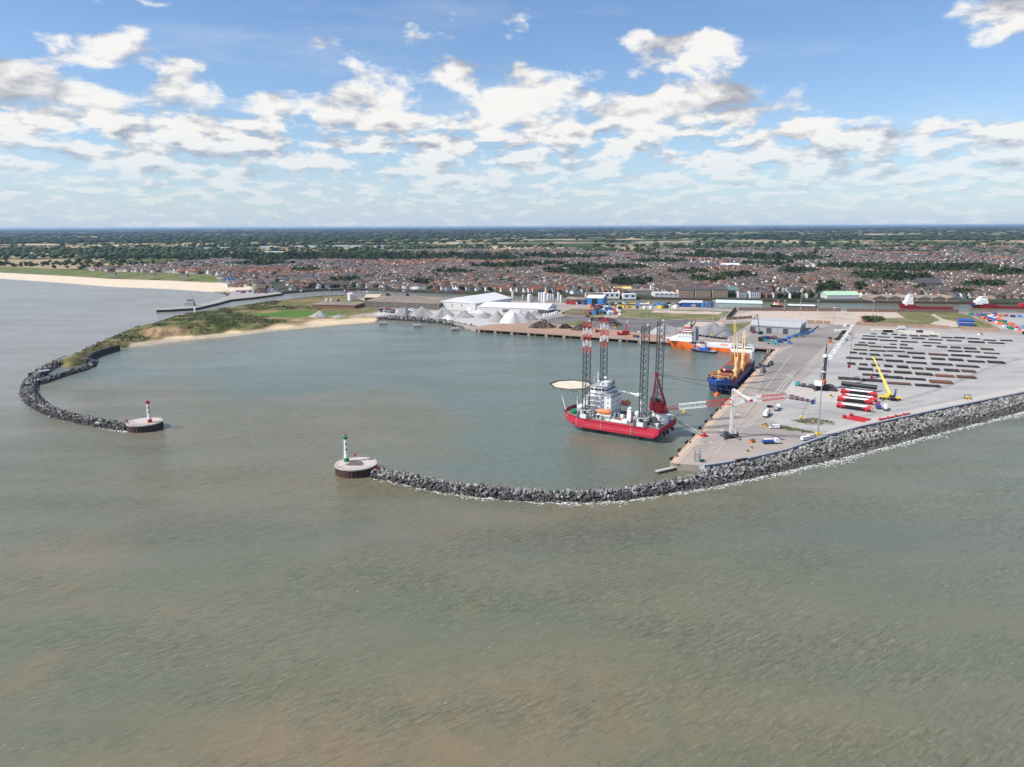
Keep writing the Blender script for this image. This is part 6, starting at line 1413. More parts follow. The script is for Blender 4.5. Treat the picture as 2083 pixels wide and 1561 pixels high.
def long_trailer():
    a, b = G(1617, 785, QZ), G(1701, 797, QZ); d = b-a; r = empty('long_trailer_truck', a, math.atan2(d.y, d.x), 'teal truck pulling a very long brown trailer past the harbour crane', 'truck'); L = d.length
    MB().box((1.6, 0, 2.0), (2.6, 2.5, 2.9)).build('cab', m_teal, r); MB().box((.27, 0, 2.7), (.05, 2.1, .9)).build('windscreen', m_glass, r)
    MB().box((7, 0, 1.2), (7, 2.4, .5)).box((6.2, 0, 2.0), (3, 2.2, 1.2)).build('tractor_chassis', m_dgrey, r)
    MB().box(((L+10)/2, 0, 1.3), (L-10, 2.7, .6)).build('trailer_bed', m_rmat, r)
    for i in range(2): MB().box((L*.5+6*i, 0, 1.9), (6, 2.2, .6)).build('load', m_brown, r)
    wheels(r, [(x, s*1.1) for s in (-1, 1) for x in (1.5, 5.5, 7, L*.55, L*.6, L*.65, L-2, L-4, L-6)], .5, .4)
long_trailer()
truck((1786, 831), R(75), m_red, m_blue, 'small red and blue tractor unit at the end of the steel tubes', 6.5, 'gear')
truck((1801, 834), R(65), m_white, m_white, 'white tanker lorry at the end of the steel tubes', 9, 'tank')
def forklift(pix, label):
    r = empty('forklift', G(*pix, QZ), R(170), label, 'forklift'); MB().box((0, 0, 1.0), (4, 2, 1.2)).build('body', m_yel, r); MB().box((-.3, 0, 2.9), (1.8, 1.7, .15)).tube((.5, .8, 1.6), (.5, .8, 2.9), .07, 4).tube((.5, -.8, 1.6), (.5, -.8, 2.9), .07, 4).tube((-1.1, .8, 1.6), (-1.1, .8, 2.9), .07, 4).tube((-1.1, -.8, 1.6), (-1.1, -.8, 2.9), .07, 4).build('cage', m_dgrey, r)
    MB().box((2.3, .5, 1.9), (.2, .2, 3.4)).box((2.3, -.5, 1.9), (.2, .2, 3.4)).box((3.0, .5, .3), (1.3, .15, .1)).box((3.0, -.5, .3), (1.3, .15, .1)).build('mast', m_dgrey, r); wheels(r, [(1.2, 1), (1.2, -1), (-1.2, 1), (-1.2, -1)], .5, .35)
forklift((1969, 812), 'yellow forklift standing alone near the sea wall path')
def frame_beam(a, b, w, label, m=m_red):
    a, b = G(*a, QZ), G(*b, QZ); d = b-a; L = d.length; r = empty('spreader_frame', a, math.atan2(d.y, d.x), label, 'lifting frame', 'red lifting frames on the ground')
    for s in (-w/2, w/2): MB().box((L/2, s, .5), (L, .5, .8)).build('side_beam', m, r)
    for i in range(5): MB().box((L*(i+.5)/5, 0, .45), (.4, w-.55, .5)).build('cross_beam', m, r)
    MB().box((0, 0, 1.0), (1.2, w*1.2, 1.4)).box((-.8, w*.4, 1.6), (1.4, .5, .6)).build('head', m, r)
frame_beam((1717, 851), (1760, 859), 2.6, 'nearer of two long red lifting frames by the sea wall path'); frame_beam((1731, 848), (1769, 856), 2.4, 'farther of two long red lifting frames with yellow top')
for i, (p, q) in enumerate((((1788, 856), (1802, 852)), ((1804, 853), (1818, 849)), ((1820, 849), (1834, 846)), ((1836, 846), (1850, 842)))):
    a, b = G(*p, QZ), G(*q, QZ); d = b-a; r = empty('red_saddle', a, math.atan2(d.y, d.x), ['red tube saddle nearest the camera in the row along the path', 'second red tube saddle in the row along the path', 'third red tube saddle in the row along the path', 'last red tube saddle in the row along the path'][i], 'saddle', 'red tube saddles')
    MB().box((d.length/2, 0, .35), (d.length*.9, 1.6, .7)).build('base', m_red, r); MB().yprism([(0, .7), (1.4, .7), (.7, 1.9)], -.6, .6).build('wedge', m_dred, r)
# small things on the quay
def gallows():
    c = G(1418, 938, QZ); r = empty('gallows_frame', c, R(10), 'small silver frame tower at the near corner of the quay', 'frame')
    for sx in (-1.3, 1.3):
        ch, br = MB(), MB(); lattice_beam(ch, br, (sx, 0, 0), (sx, 0, 6), .7, 6, .07, .05, up=(0, 1, 0)); o = ch.build('upright', m_silver, r); br.build('lacing', m_silver, o)
    MB().box((0, 0, 3.4), (2.6, .3, .3)).box((0, 0, .2), (4, 2, .35)).build('crossbar', m_silver, r)
gallows()
o = MB().box((0, 0, .6), (2.2, 1.4, 1.2)).box((0, 0, 1.25), (2.3, 1.5, .12)).build('storage_box', mat('dark_green_box', (.02, .09, .07), .5)); o.location = G(1428, 940, QZ); tag(o, 'dark green box beside the silver frame at the quay corner', 'box')
def skip_bin(pix, m, label, s=1.0, name='waste_skip', cat='skip'):
    r = empty(name, G(*pix, QZ), random.uniform(0, 1.5), label, cat)
    MB().box((0, 0, .7*s), (3.0*s, 1.6*s, 1.4*s), top=(1.12, 1.1)).build('bin', m, r); MB().box((0, 0, 1.45*s), (3.45*s, 1.85*s, .14)).build('rim', m_dgrey, r)
skip_bin((1530, 900), m_orange, 'orange generator box on the quay near the blue trailer', 1.0, 'generator', 'generator')
skip_bin((1528, 912), m_yel, 'small yellow block between the generator and the sea wall', .55, 'ballast_block', 'block'); skip_bin((1520, 919), m_yel, 'small yellow block close to the sea wall', .55, 'ballast_block', 'block')
skip_bin((1557, 867), m_yel, 'yellow equipment stack left of the lone white van', .9, 'equipment_stack', 'equipment'); skip_bin((1551, 866), m_yel, 'low yellow block beside the yellow equipment stack', .5, 'ballast_block', 'block')
skip_bin((1655, 816), m_red, 'red box on the ground under the striped jib', .7, 'tool_box', 'box'); skip_bin((1690, 808), m_yel, 'yellow pump unit at the corner of the pale slab', .9, 'pump_unit', 'pump'); skip_bin((1689, 698), m_orange, 'orange skip beside the light mast and debris heap', 1.6); skip_bin((1688, 690), m_rust, 'rusty skip beside the light mast and debris heap', 1.4)
# ---- heaps
def heap(pix, wpx, hpx, m, label, name='gravel_heap', seed=1, z=QZ, rough=.10, dep=.7, peaks=1, flat=0):
    c = G(*pix, z); sc = FPX/math.hypot(c.y, 100); rx = wpx/sc/2; H_ = hpx/sc; r = np.random.default_rng(seed); n, kk = 40, 14; V = [(0, 0, H_*(1-flat))]
    for k in range(1, kk+1):
        f = k/kk
        for i in range(n):
            t = 2*math.pi*i/n; w = 1+.10*math.sin(3*t+seed)+.07*math.sin(5*t+2*seed); x, y = rx*f*w*math.cos(t), rx*dep*f*w*math.sin(t)
            zz = H_*(1-flat)*(1-f)**.92 if flat == 0 else H_*min(1-flat*0, (1-f)*1.6)
            for q in range(1, peaks): 
                px = rx*.45*(1 if q % 2 else -1); zz = max(zz, H_*.8*max(0, 1-math.hypot((x-px)/rx, y/(rx*dep))*1.6))
            zz *= 1+rough*(vnoise(x+seed*9, y+seed*5, .25)-.5)*2; zz *= 1-.22*float(vnoise(t*4.2+seed*7, f*1.5, 1.0))*math.sin(math.pi*f); V.append((x, y, max(zz, 0) if k < kk else -.1))
    F = [(0, 1+i, 1+(i+1) % n) for i in range(n)]; V = np.array(V)
    Q = [(1+(k-1)*n+i, 1+k*n+i, 1+k*n+(i+1) % n, 1+(k-1)*n+(i+1) % n) for k in range(1, kk) for i in range(n)]
    F += [q[:3] for q in Q]+[(q[0], q[2], q[3]) for q in Q]
    o = obj(name, np_mesh(name, V, F, m, smooth=True), label=label, cat='heap', group='heaps on the aggregate quay'); o.location = c
    return o
m_hg = mat('grey_gravel_heap', (.335, .33, .325), .95, var=.08, scale=.15, col2=(.26, .255, .25), lim=(.45, .62), bump=.25, bscale=.6)
m_hd = mat('dark_gravel_heap', (.24, .24, .245), .95, var=.1, scale=.15, col2=(.33, .33, .33), lim=(.5, .65), bump=.25, bscale=.6)
m_hw = mat('white_chalk_heap', (.58, .57, .56), .95, var=.06, scale=.15, bump=.2, bscale=.6)
for i, (x, y, w, h, m, lab) in enumerate([
    (823, 642, 48, 17, m_hd, 'rough dark grey heap nearest the beach among the aggregate heaps'), (858, 643, 56, 20, m_hg, 'wide grey gravel cone in front of the brown shed'), (902, 645, 56, 21, m_hg, 'grey gravel cone in front of the white gabled hall'),
    (912, 650, 34, 10, m_hw, 'low white heap at the foot of the gravel cones'), (945, 646, 46, 15, m_hg, 'grey gravel cone just right of the white low heap'), (985, 647, 42, 14, m_hg, 'small grey gravel cone left of the big white heap'),
    (1012, 655, 48, 24, m_hg, 'grey heap leaning against the big white heap'), (1045, 656, 62, 25, m_hw, 'big rounded white heap beside the brown piled quay'), (1074, 650, 40, 18, m_hd, 'dark grey heap behind the big white heap'), (1088, 643, 36, 11, m_hg, 'grey heap at the gable end of the long white hall'),
    (975, 636, 46, 6, m_hw, 'flat white heap along the front of the long white hall'), (650, 645, 40, 14, m_hg, 'lone grey gravel cone on the green meadow of the spit'), (690, 645, 30, 5, m_hg, 'low spread of gravel beside the lone cone on the spit'), (780, 640, 44, 5, m_gravelw, 'low pale spread of gravel at the top of the beach'),
    (1352, 678, 66, 26, m_hg, 'grey gravel heap behind the bow of the orange supply ship'), (1450, 680, 86, 27, m_hd, 'large dark grey gravel heap behind the orange supply ship')]):
    heap((x, y), w, h, m, lab, seed=i+1, flat=.3 if 'rounded' in lab else 0, peaks=2 if 'large' in lab else 1, rough=.25 if 'rough' in lab else .1)
m_scr = mat('scrap_metal', (.075, .062, .055), .85, var=.5, scale=.5, col2=(.16, .10, .075), lim=(.5, .6))
def scrap(pix, w, h, lab, seed):
    o = heap(pix, w, h, m_scr, lab, 'scrap_heap', seed, rough=.5); r = np.random.default_rng(seed+50); c = G(*pix, QZ); sc = FPX/math.hypot(c.y, 100); rx = w/sc/2; H_ = h/sc; V = []; F = []
    for i in range(260):
        t, f = r.uniform(0, 6.28), math.sqrt(r.random()); p = np.array([rx*f*math.cos(t), rx*.7*f*math.sin(t), H_*(1-f)]); d = r.normal(size=(4, 3))*r.uniform(.4, 1.2); k = len(V); V += [tuple(p+q) for q in d]; F += [(k, k+1, k+2), (k, k+2, k+3)]
    obj('scrap_pieces', np_mesh('scrap_pieces', V, F, m_scr), o, kind='stuff')
scrap((1104, 666), 56, 17, 'big dark scrap metal heap on the brown piled quay', 61); scrap((1150, 668), 26, 8, 'low scrap heap between the big scrap heap and the excavator', 62); scrap((1183, 671), 44, 11, 'dark scrap heap under the orange grabber', 63); scrap((1247, 662), 36, 8, 'dark scrap heap behind the red mobile crane', 64); scrap((1225, 652), 60, 6, 'long low scrap heap along the far dark ground', 65)
scrap((1711, 692), 24, 10, 'grey heap of debris left of the plate rows', 66); scrap((1718, 680), 20, 7, 'grey heap of debris under the white crane boom', 67)
def red_crane():
    b = G(1268, 682, QZ); r = empty('mobile_crane', b, R(8), 'red telescopic mobile crane on the brown piled quay', 'crane')
    MB().box((0, 0, 1.6), (14, 2.8, 1.4)).build('chassis', m_red, r); MB().box((-6, 0, 2.8), (2.4, 2.6, 1.8)).build('cab', m_red, r); wheels(r, [(-5+2.2*i, s*1.3) for i in range(5) for s in (-1, 1)], .7, .5)
    MB().box((1.5, 0, 3.6), (6, 2.6, 2.2)).build('superstructure', m_red, r); MB().box((5.4, 0, 3.4), (1.8, 2.8, 2.4)).build('counterweight', m_dgrey, r); z = up_to(b, 651)-QZ
    d = Vector((4.5, 0, z))-Vector((2, 0, 4)); 
    for i in range(3): MB().tube(Vector((2, 0, 4))+d*(i*.33), Vector((2, 0, 4))+d*(i*.33+.34), .8-.16*i, 4).build('boom_section', m_red if i < 2 else m_white, r)
    MB().tube((2, 0, 4), Vector((2, 0, 4))+d*.3+Vector((-.6, 0, 0)), .3, 5).build('ram', m_silver, r)
red_crane()
def excavator(pix, label, m=m_orange, up=7.0):
    r = empty('excavator', G(*pix, QZ), R(200), label, 'excavator')
    for s in (-1, 1): MB().box((0, s*1.2, .5), (4.4, .7, 1.0)).build('track', m_black, r)
    MB().box((-.4, 0, 2.0), (3.8, 2.6, 1.8)).build('house', m, r); MB().box((1.2, .8, 2.6), (1.4, 1.1, 1.9)).build('cab', m_glass, r)
    MB().tube((1.2, -.3, 2.2), (5.5, -.3, up), .4, 5).tube((5.5, -.3, up), (9.0, -.3, up-3.5), .3, 5).build('boom', m, r); MB().lathe([(.2, 0), (1.0, .6), (.5, 1.6)], 8, (9.0, -.3, up-5)).build('grab', m_dgrey, r)
excavator((1215, 676), 'orange grab excavator working at the scrap heap', up=11); excavator((1195, 645), 'orange excavator on the far dark ground', up=8); excavator((1547, 680), 'rusty tall piling rig in front of the grey warehouse', m_brown, 22)
for i, (x, y, m, lab) in enumerate([(1290, 686, m_orange, 'small orange container beside the red mobile crane'), (1296, 687, m_blue, 'small blue container beside the red mobile crane'), (1255, 668, m_yel, 'yellow loader body behind the red mobile crane'), (1300, 676, m_white, 'white pickup parked near the grey gravel heap')]):
    skip_bin((x, y), m, lab, 1.5, 'container_box', 'container')
for i in range(9):
    x = 1423+7.5*i; skip_bin((x, 684.5+.9*i), [m_black, m_dgrey, m_black, m_blue, m_dgrey, m_black, m_navy, m_dgrey, m_white][i], f'{["first", "second", "third", "fourth", "fifth", "sixth", "seventh", "eighth", "ninth"][i]} in the row of small tubs along the foot of the dark gravel heap', 1.2, 'cargo_tub', 'tub')
# ---- buildings on the harbour land
def shed(name, pl, pr, depth, he, hr, mw, mr, label, cat='shed', z=QZ, across=False, seams=0, doors=(), bays=0, wins=(), overhang=.5, mono=False):
    a, b = G(*pl, z), G(*pr, z); d = b-a; L = d.length; r = empty(name, a, math.atan2(d.y, d.x), label, cat)
    MB().box((L/2, depth/2, he/2), (L, depth, he)).build('wall', mw, r)
    o = overhang; mb = MB()
    if mono: mb.add([(-o, -o, he), (L+o, -o, he), (L+o, depth+o, he+hr), (-o, depth+o, he+hr), (-o, -o, he+.35), (L+o, -o, he+.35), (L+o, depth+o, he+hr+.35), (-o, depth+o, he+hr+.35)], [(3, 2, 1, 0), (4, 5, 6, 7), (0, 1, 5, 4), (1, 2, 6, 5), (2, 3, 7, 6), (3, 0, 4, 7)])
    elif across: mb.yprism([(-o, he-.05), (L+o, he-.05), (L+o, he+.3), (L/2, he+hr+.3), (-o, he+.3)], -o, depth+o)
    else: mb.xprism([(-o, he-.05), (depth+o, he-.05), (depth+o, he+.3), (depth/2, he+hr+.3), (-o, he+.3)][::1], -o, L+o)
    rf = mb.build('roof', mr, r); fix_normals(rf.data)
    for i in range(seams):
        x = L*(i+.5)/seams
        if not across: MB().add([(x-.2, -o, he+.36), (x+.2, -o, he+.36), (x+.2, depth/2, he+hr+.36), (x-.2, depth/2, he+hr+.36)], [(0, 1, 2, 3)]).build('roof_seam', m_silver, rf)
    for (f, w, h, m) in doors: MB().box((L*f, -.06, h/2), (w, .2, h)).build('door', m, r)
    for (f, zz, w, h) in wins: MB().box((L*f, -.05, zz), (w, .16, h)).build('window', m_glass, r)
    for i in range(bays): MB().box((L*i/(bays-1 or 1), -.15, he/2), (.5, .4, he)).build('wall_post', m_grey, r)
    return r, L
m_rgrey = mat('grey_metal_roof', (.46, .465, .47), .55, var=.06, scale=.15, metal=.1); m_wgrey = mat('grey_cladding', (.27, .275, .28), .7, var=.06); m_wdark = mat('brown_cladding', (.155, .135, .125), .85, var=.1); m_rbrown = mat('weathered_roof', (.215, .175, .14), .9, var=.15, scale=.1, col2=(.29, .24, .19), lim=(.45, .62)); m_whall = mat('white_cladding', (.58, .58, .575), .6, var=.03)
m_wroof = mat('white_metal_roof', (.70, .70, .69), .5, var=.02)
wr, wL_ = shed('warehouse', (1525, 676), (1626, 682), 34, 7.5, 4.5, m_wgrey, m_rgrey, 'grey steel warehouse with open bays beside the yard road', 'warehouse', bays=10, doors=[((i+.5)/9, 5.2, 6.0, m_grey if i % 3 else m_dgrey) for i in range(9)])
MB().add([(0, 34.2, 7.4), (wL_, 34.2, 7.4), (wL_, 60, 10.0), (0, 60, 10.0)], [(0, 1, 2, 3)]).build('rear_roof', m_rgrey, wr); MB().box((wL_/2, 47, 3.6), (wL_-.4, 26, 7.2)).build('rear_wall', m_wgrey, wr)
for y_ in (.5, 17): MB().add([(-.4, y_-.4, 8.0+(4.2 if y_ > 5 else 0)), (wL_+.4, y_-.4, 8.0+(4.2 if y_ > 5 else 0)), (wL_+.4, y_+.6, 8.2+(4.2 if y_ > 5 else 0)), (-.4, y_+.6, 8.2+(4.2 if y_ > 5 else 0))], [(0, 1, 2, 3)]).build('roof_gutter', m_dgrey, wr)
shed('shed', (742, 625), (893, 631), 95, 8.5, 3.5, m_wdark, m_rbrown, 'long brown shed with weathered flat roof behind the gravel cones', bays=8, overhang=.2)
shed('hall', (896, 629), (967, 634), 95, 11, 7, m_whall, m_wroof, 'large white gabled hall behind the gravel cones', 'hall', across=True, wins=[(.34, 7.5, 1.6, 2.2), (.34, 4.5, 1.2, 1.6), (.62, 7.2, 1.6, 2.6)], doors=[(.82, 6, 5, m_white)])
shed('hall', (969, 634), (1114, 639), 48, 6.5, 5, m_whall, m_wroof, 'long low white hall beside the white gabled hall', 'hall', seams=9, doors=[(.42, 9, 4.5, m_wdark), (.58, 3, 3.5, m_white)], wins=[(.55+.03*i, 3.2, 1.0, 1.0) for i in range(6)])
shed('lean_to', (1115, 640), (1128, 637), 16, 5.5, .8, m_dgrey, m_wroof, 'open white roofed lean-to at the end of the long white hall', mono=True)
shed('brick_store', (636, 627), (722, 629), 34, 5, 1, m_brick, m_rbrown, 'low red brick store on the spit beside the brown shed', mono=True); shed('timber_house', (742, 612), (772, 612), 24, 5, 4, m_timber, m_plank, 'dark hut with tan roof behind the brown shed')
shed('shed', (1193, 618.5), (1226, 619.5), 34, 9, 3.5, m_lblue, m_wroof, 'bright blue shed with white roof near the river', doors=[(.5, 9, 8, m_black)])
shed('shed', (1152, 616), (1190, 617), 24, 5, 3, m_wdark, m_rbrown, 'low brown shed left of the bright blue shed'); shed('shed', (1385, 624), (1428, 625), 18, 6, 1.5, m_blue, m_whall, 'long navy blue shed with pale roof by the river', mono=True, doors=[(.6, 6, 4, m_grey), (.8, 5, 4, m_dgrey)])
shed('shed', (1455, 626), (1550, 628.5), 24, 7.0, 2, mat('pale_green_cladding', (.33, .41, .38), .7), mat('pale_green_roof', (.60, .66, .63), .6), 'long pale green shed by the river', mono=True, seams=0)
def tank(px, py, wpx, hpx, m, label, name='storage_tank', cat='tank', group=None, dome=True):
    c = G(px, py, QZ); sc = FPX/math.hypot(c.y, 100); rr_, h = wpx/sc/2, hpx/sc
    r = empty(name, c, 0, label, cat, group); MB().lathe([(rr_, 0), (rr_, h)], 20).build('shell', m, r, smooth=False); MB().lathe([(rr_*1.02, h-.1), (rr_*1.02, h+.15), (rr_*.6, h+rr_*.25), (.1, h+rr_*.35)], 20).build('roof', m, r)
    MB().tube((0, -rr_-.2, 0), (0, -rr_-.2, h), .12, 4).build('ladder', m_grey, r)
SIL = [(1064.5, 611, 6, 10, 'leftmost grey silo of the silo row behind the long white hall', m_grey), (1077, 614, 8.5, 14, 'stout white silo left of the tall silo group', m_white), (1083, 613.5, 3.6, 11, 'thin white silo right of the stout one', m_white), (1097, 612, 4.5, 16, 'thin tall white silo at the left of the tall group', m_white), (1102, 615, 4.5, 19, 'front left white silo of the tall group', m_white), (1108, 615, 8, 19, 'widest white silo of the tall group', m_white), (1115, 612.5, 6, 14, 'white silo right of the widest silo', m_white), (1120, 612.5, 5, 13, 'white silo near the right end of the tall group', m_white), (1125, 612.5, 4, 13, 'last white silo of the tall group', m_white), (1136, 613, 5, 17, 'tall single white silo near the river', m_white), (1141, 615.5, 4.5, 14, 'short single white silo right of the tall single one', m_white), (1043, 607, 4.5, 13, 'single white silo by the river behind the long hall', m_white)]
for x, y, w, h, lab, m in SIL: tank(x, y, w, h, m, lab, 'silo', 'silo', 'white silos by the river')
tank(714, 612, 13, 14, m_white, 'large white storage tank on the spit behind the brick store'); tank(664.5, 616, 5, 8, m_white, 'small white tank left of its pair on the spit'); tank(674.5, 616, 5, 8, m_white, 'small white tank right of its pair on the spit'); tank(687, 615.5, 8, 7, m_rbrown, 'small brown tank on the spit')
tank(1430, 625, 6, 9, m_lblue, 'light blue tank nearest the navy shed'); tank(1437.5, 625, 5.5, 9, m_lblue, 'light blue tank second from the navy shed'); tank(1447, 625.5, 7, 10, m_blue, 'deep blue tank beside the pale green shed')
for i, (x, y) in enumerate([(1108, 644.5), (1113, 644.5), (1119, 643), (1124, 642), (1129, 640.5), (1133, 639.5)]):
    tank(x, y, 5.2, 5.5, m_white, ['front white bulk tank by the scrap heap', 'second white bulk tank by the scrap heap', 'third white bulk tank by the scrap heap', 'fourth white bulk tank by the scrap heap', 'fifth white bulk tank by the scrap heap', 'sixth white bulk tank, farthest from the scrap heap'][i], 'bulk_tank', 'tank', 'white bulk tanks by the scrap heap')
# walls and fences
def fence(pix, h, m, label, step=4.0, name='panel_fence', cat='fence', z=QZ):
    pts = W(pix, z); r = empty(name, pts[0], 0, label, cat)
    for a, b in zip(pts[:-1], pts[1:]):
        n = max(1, int((b-a).length/step)); rz = math.atan2((b-a).y, (b-a).x)
        for i in range(n):
            c = a.lerp(b, (i+.5)/n)-pts[0]; MB().box((c.x, c.y, h/2), ((b-a).length/n*.9, .35 if i % 2 else .6, h)).build('fence_panel', m, r).rotation_euler = (0, 0, 0)
            r.children[-1].data.transform(Matrix.Translation((c.x, c.y, 0)) @ Matrix.Rotation(rz, 4, 'Z') @ Matrix.Translation((-c.x, -c.y, 0)))
m_fbrown = mat('brown_fence', (.22, .135, .10), .85, var=.15, scale=.3); m_ftan = mat('tan_fence', (.36, .24, .17), .85, var=.12, scale=.3)
fence([(1503, 632), (1710, 634)], 4.5, m_fbrown, 'brown corrugated flood wall along the river left of the gap', 5.0); fence([(1722, 634.5), (1950, 636.5)], 4.5, m_fbrown, 'brown corrugated flood wall along the river right of the gap', 5.0)
fence([(1741, 662), (1880, 667), (1932, 670)], 4.0, m_ftan, 'tan wall between the yard and the grass field', 7.0); fence([(1953, 671), (2032, 676)], 4.0, m_ftan, 'tan wall between the yard and the buoy store', 7.0)
fence([(1642, 658), (1690, 660)], 4.0, m_ftan, 'short tan wall beside the grey warehouse', 7.0); fence([(1480, 651), (1530, 648)], 3.5, m_ftan, 'short tan wall left of the grey warehouse', 7.0); fence([(1478, 651), (1497, 631)], 5.0, m_timber, 'dark wall running from the road to the river', 6.0)
fence([(1752, 648), (1762, 660)], 2.5, m_dred, 'short red fence at the corner of the grass field', 3.0); fence([(1975, 640), (2032, 672)], 2.5, m_ftan, 'tan fence along the edge of the buoy store', 6.0)
fence([(1642, 681), (1665, 664)], 1.2, m_dgrey, 'low dark barrier along the road right of the warehouse', 3.0)
def container(pix, rz, m, label, L=12.2, n=1, group=None, z=QZ):
    r = empty('container', G(*pix, z), rz, label, 'container', group)
    MB().box((0, 0, 1.35), (L, 2.5, 2.5)).build('body', m, r)
    for i in range(7): MB().box((-L/2+L*(i+.5)/7, -1.27, 1.35), (L/16, .06, 2.2)).build('rib', m, r)
    MB().box((L/2+.02, 0, 1.35), (.06, 2.2, 2.2)).build('door', m_grey, r)
r_, _ = shed('blue_store', (1953, 663), (1981, 664), 14, 6.0, 1.0, m_blue, m_blue, 'blue steel store standing alone on the grass field', 'store', mono=True)
MB().box((_/2, -.2, 3.9), (_, .3, .4)).build('white_band', m_white, r_)
rb = random.Random(9); bcol = [(m_orange, 'orange'), (m_orange, 'orange'), (m_blue, 'blue'), (m_navy, 'navy'), (m_white, 'white'), (m_red, 'red'), (m_green_p, 'green'), (m_lblue, 'light blue'), (m_grey, 'grey')]
for i in range(110):
    t = rb.random(); x = 1980+rb.random()*105; y0 = 642+(x-1975)*.37; y = y0-rb.uniform(1, 13) if rb.random() < .8 else 641+rb.random()*6
    if y < 640: y = 641
    m, cn = rb.choice(bcol)
    if i < 14: x, y, m, cn = 1975+rb.random()*36, 640+rb.random()*2.5, m_green_p, 'green'
    s = rb.uniform(.8, 1.5); o = MB().box((0, 0, 1.0*s), (4.2*s, 2.2*s, 2.0*s)).box((0, 0, 2.05*s), (3.6*s, 1.8*s, .18)).build('offshore_basket', m)
    o.location = G(x, y, QZ); o.rotation_euler = (0, 0, rb.uniform(0, 3)); tag(o, f'{cn} offshore cargo basket among the many in the store by the river', 'basket', f'{cn} cargo baskets in the store by the river')
# pale slabs at the head of the plate rows
for i, (x0, y0, x1, y1, lab) in enumerate([(1773, 671.5, 1822, 672.5, 'long pale slab stack left at the head of the plate rows'), (1828, 675, 1900, 677.5, 'long pale slab stack right at the head of the plate rows'), (1840, 679, 1912, 681.5, 'front pale slab stack at the head of the plate rows')]):
    a, b = G(x0, y0, QZ), G(x1, y1, QZ); d = b-a; r = empty('slab_stack', a, math.atan2(d.y, d.x), lab, 'slab stack', 'pale slab stacks')
    for k in range(6): MB().box((d.length*(k+.5)/6, 0, .55), (d.length/6*.95, 7, 1.1)).build('slab', mat('cream_slab', (.62, .57, .48), .9, var=.05), r)
truck((1832, 671), R(180), m_white, m_white, 'white lorry beside the pale slab stacks', 9, 'box'); container((1806, 676.5), R(-4), m_black, 'black container between the pale slab stacks', 10); skip_bin((1870, 677.5), m_dgrey, 'dark skip between the pale slab stacks', 2.0); container((1711, 675), R(-6), m_white, 'white cabin at the top of the debris heap', 14); container((1722, 664), R(30), m_white, 'small white cabin above the debris heap near the tan wall', 7)
skip_bin((1994, 682), m_white, 'small white tank box alone on the right of the plate rows', 1.5)
# blue material handler in front of the warehouse
def stacker(p, q, m, label, zz=7):
    a, b = G(*p, QZ), G(*q, QZ); d = b-a; r = empty('conveyor', a, math.atan2(d.y, d.x), label, 'conveyor'); L = d.length; ch, br = MB(), MB(); lattice_beam(ch, br, (0, 0, 1.5), (L, 0, zz), 1.6, max(6, int(L/2.5)), .18, .1); o = ch.build('boom', m, r); br.build('lacing', m, o)
    MB().box((L*.05, 0, 1.2), (4, 3, 2.4)).build('hopper', m, r); MB().tube((L*.6, 1.5, 0), (L*.55, 0, zz*.65), .25, 5).tube((L*.6, -1.5, 0), (L*.55, 0, zz*.65), .25, 5).build('support_leg', m, r); wheels(r, [(L*.6, 1.5), (L*.6, -1.5), (1, 1.4), (1, -1.4)], .6, .4)
stacker((1600, 690), (1656, 684), m_lblue, 'light blue conveyor reaching to the right in front of the warehouse', 6); stacker((1598, 694), (1555, 697), m_blue, 'blue conveyor reaching to the left in front of the warehouse', 5); stacker((1580, 701), (1552, 699), m_teal, 'teal conveyor beside the cargo ship stern', 4); stacker((1616, 686), (1640, 683), m_dgrey, 'dark conveyor just before the warehouse bays', 5)
for i, (x, y, m, lab, s) in enumerate([(1567, 690, m_orange, 'orange loader body among the conveyors', 1.8), (1575, 689, m_yel, 'yellow loader body among the conveyors', 1.8), (1556, 691, m_dgrey, 'dark machine among the conveyors', 2.4), (1550, 694, m_black, 'black hopper behind the cargo ship stern', 3.0), (1541, 679.5, m_lblue, 'light blue crate at the first warehouse bay', 1.5), (1533, 678, m_red, 'red crate at the first warehouse bay', 1.5), (1585, 697, m_blue, 'blue machine body between the conveyors', 2.2), (1605, 699, m_lblue, 'light blue feeder box at the foot of the right conveyor', 1.8)]): skip_bin((x, y), m, lab, s, 'yard_machine', 'machine')
# river side: lorries, tanks and drums beyond the fields
rv = random.Random(4)
def cluster(name, n, x0, x1, y0, y1, what, cols, place, grp):
    for i in range(n):
        m, cn = rv.choice(cols); s = rv.uniform(1.0, 2.2); o = MB().box((0, 0, 1.0*s), (3.6*s, 2.0*s, 2.0*s)).box((0, 0, 2.1*s), (2.6*s, 1.5*s, .3*s)).build(name, m); o.location = G(rv.uniform(x0, x1), rv.uniform(y0, y1), QZ); o.rotation_euler = (0, 0, rv.uniform(0, 3)); tag(o, f'{cn} {what} {place}', what.split()[-1], f'{cn} {grp}')
cluster('scrap_bin', 26, 1152, 1192, 617, 620, 'site box', [(m_white, 'white'), (m_red, 'red'), (m_dgrey, 'dark'), (m_blue, 'blue')], 'in front of the low brown shed by the river', 'site boxes by the brown shed')
cluster('reel', 46, 1202, 1262, 621, 641, 'cable reel', [(m_orange, 'orange'), (m_red, 'red'), (m_navy, 'navy'), (m_lblue, 'light blue'), (m_white, 'white'), (m_dgrey, 'dark'), (m_dgrey, 'dark')], 'in the crowded store left of the rough grass', 'cable reels in the crowded store')
cluster('site_box', 40, 1250, 1390, 620, 628, 'yard box', [(m_white, 'white'), (m_yel, 'yellow'), (m_lblue, 'light blue'), (m_dgrey, 'dark'), (m_brown, 'brown')], 'along the road behind the rough grass', 'yard boxes behind the rough grass')
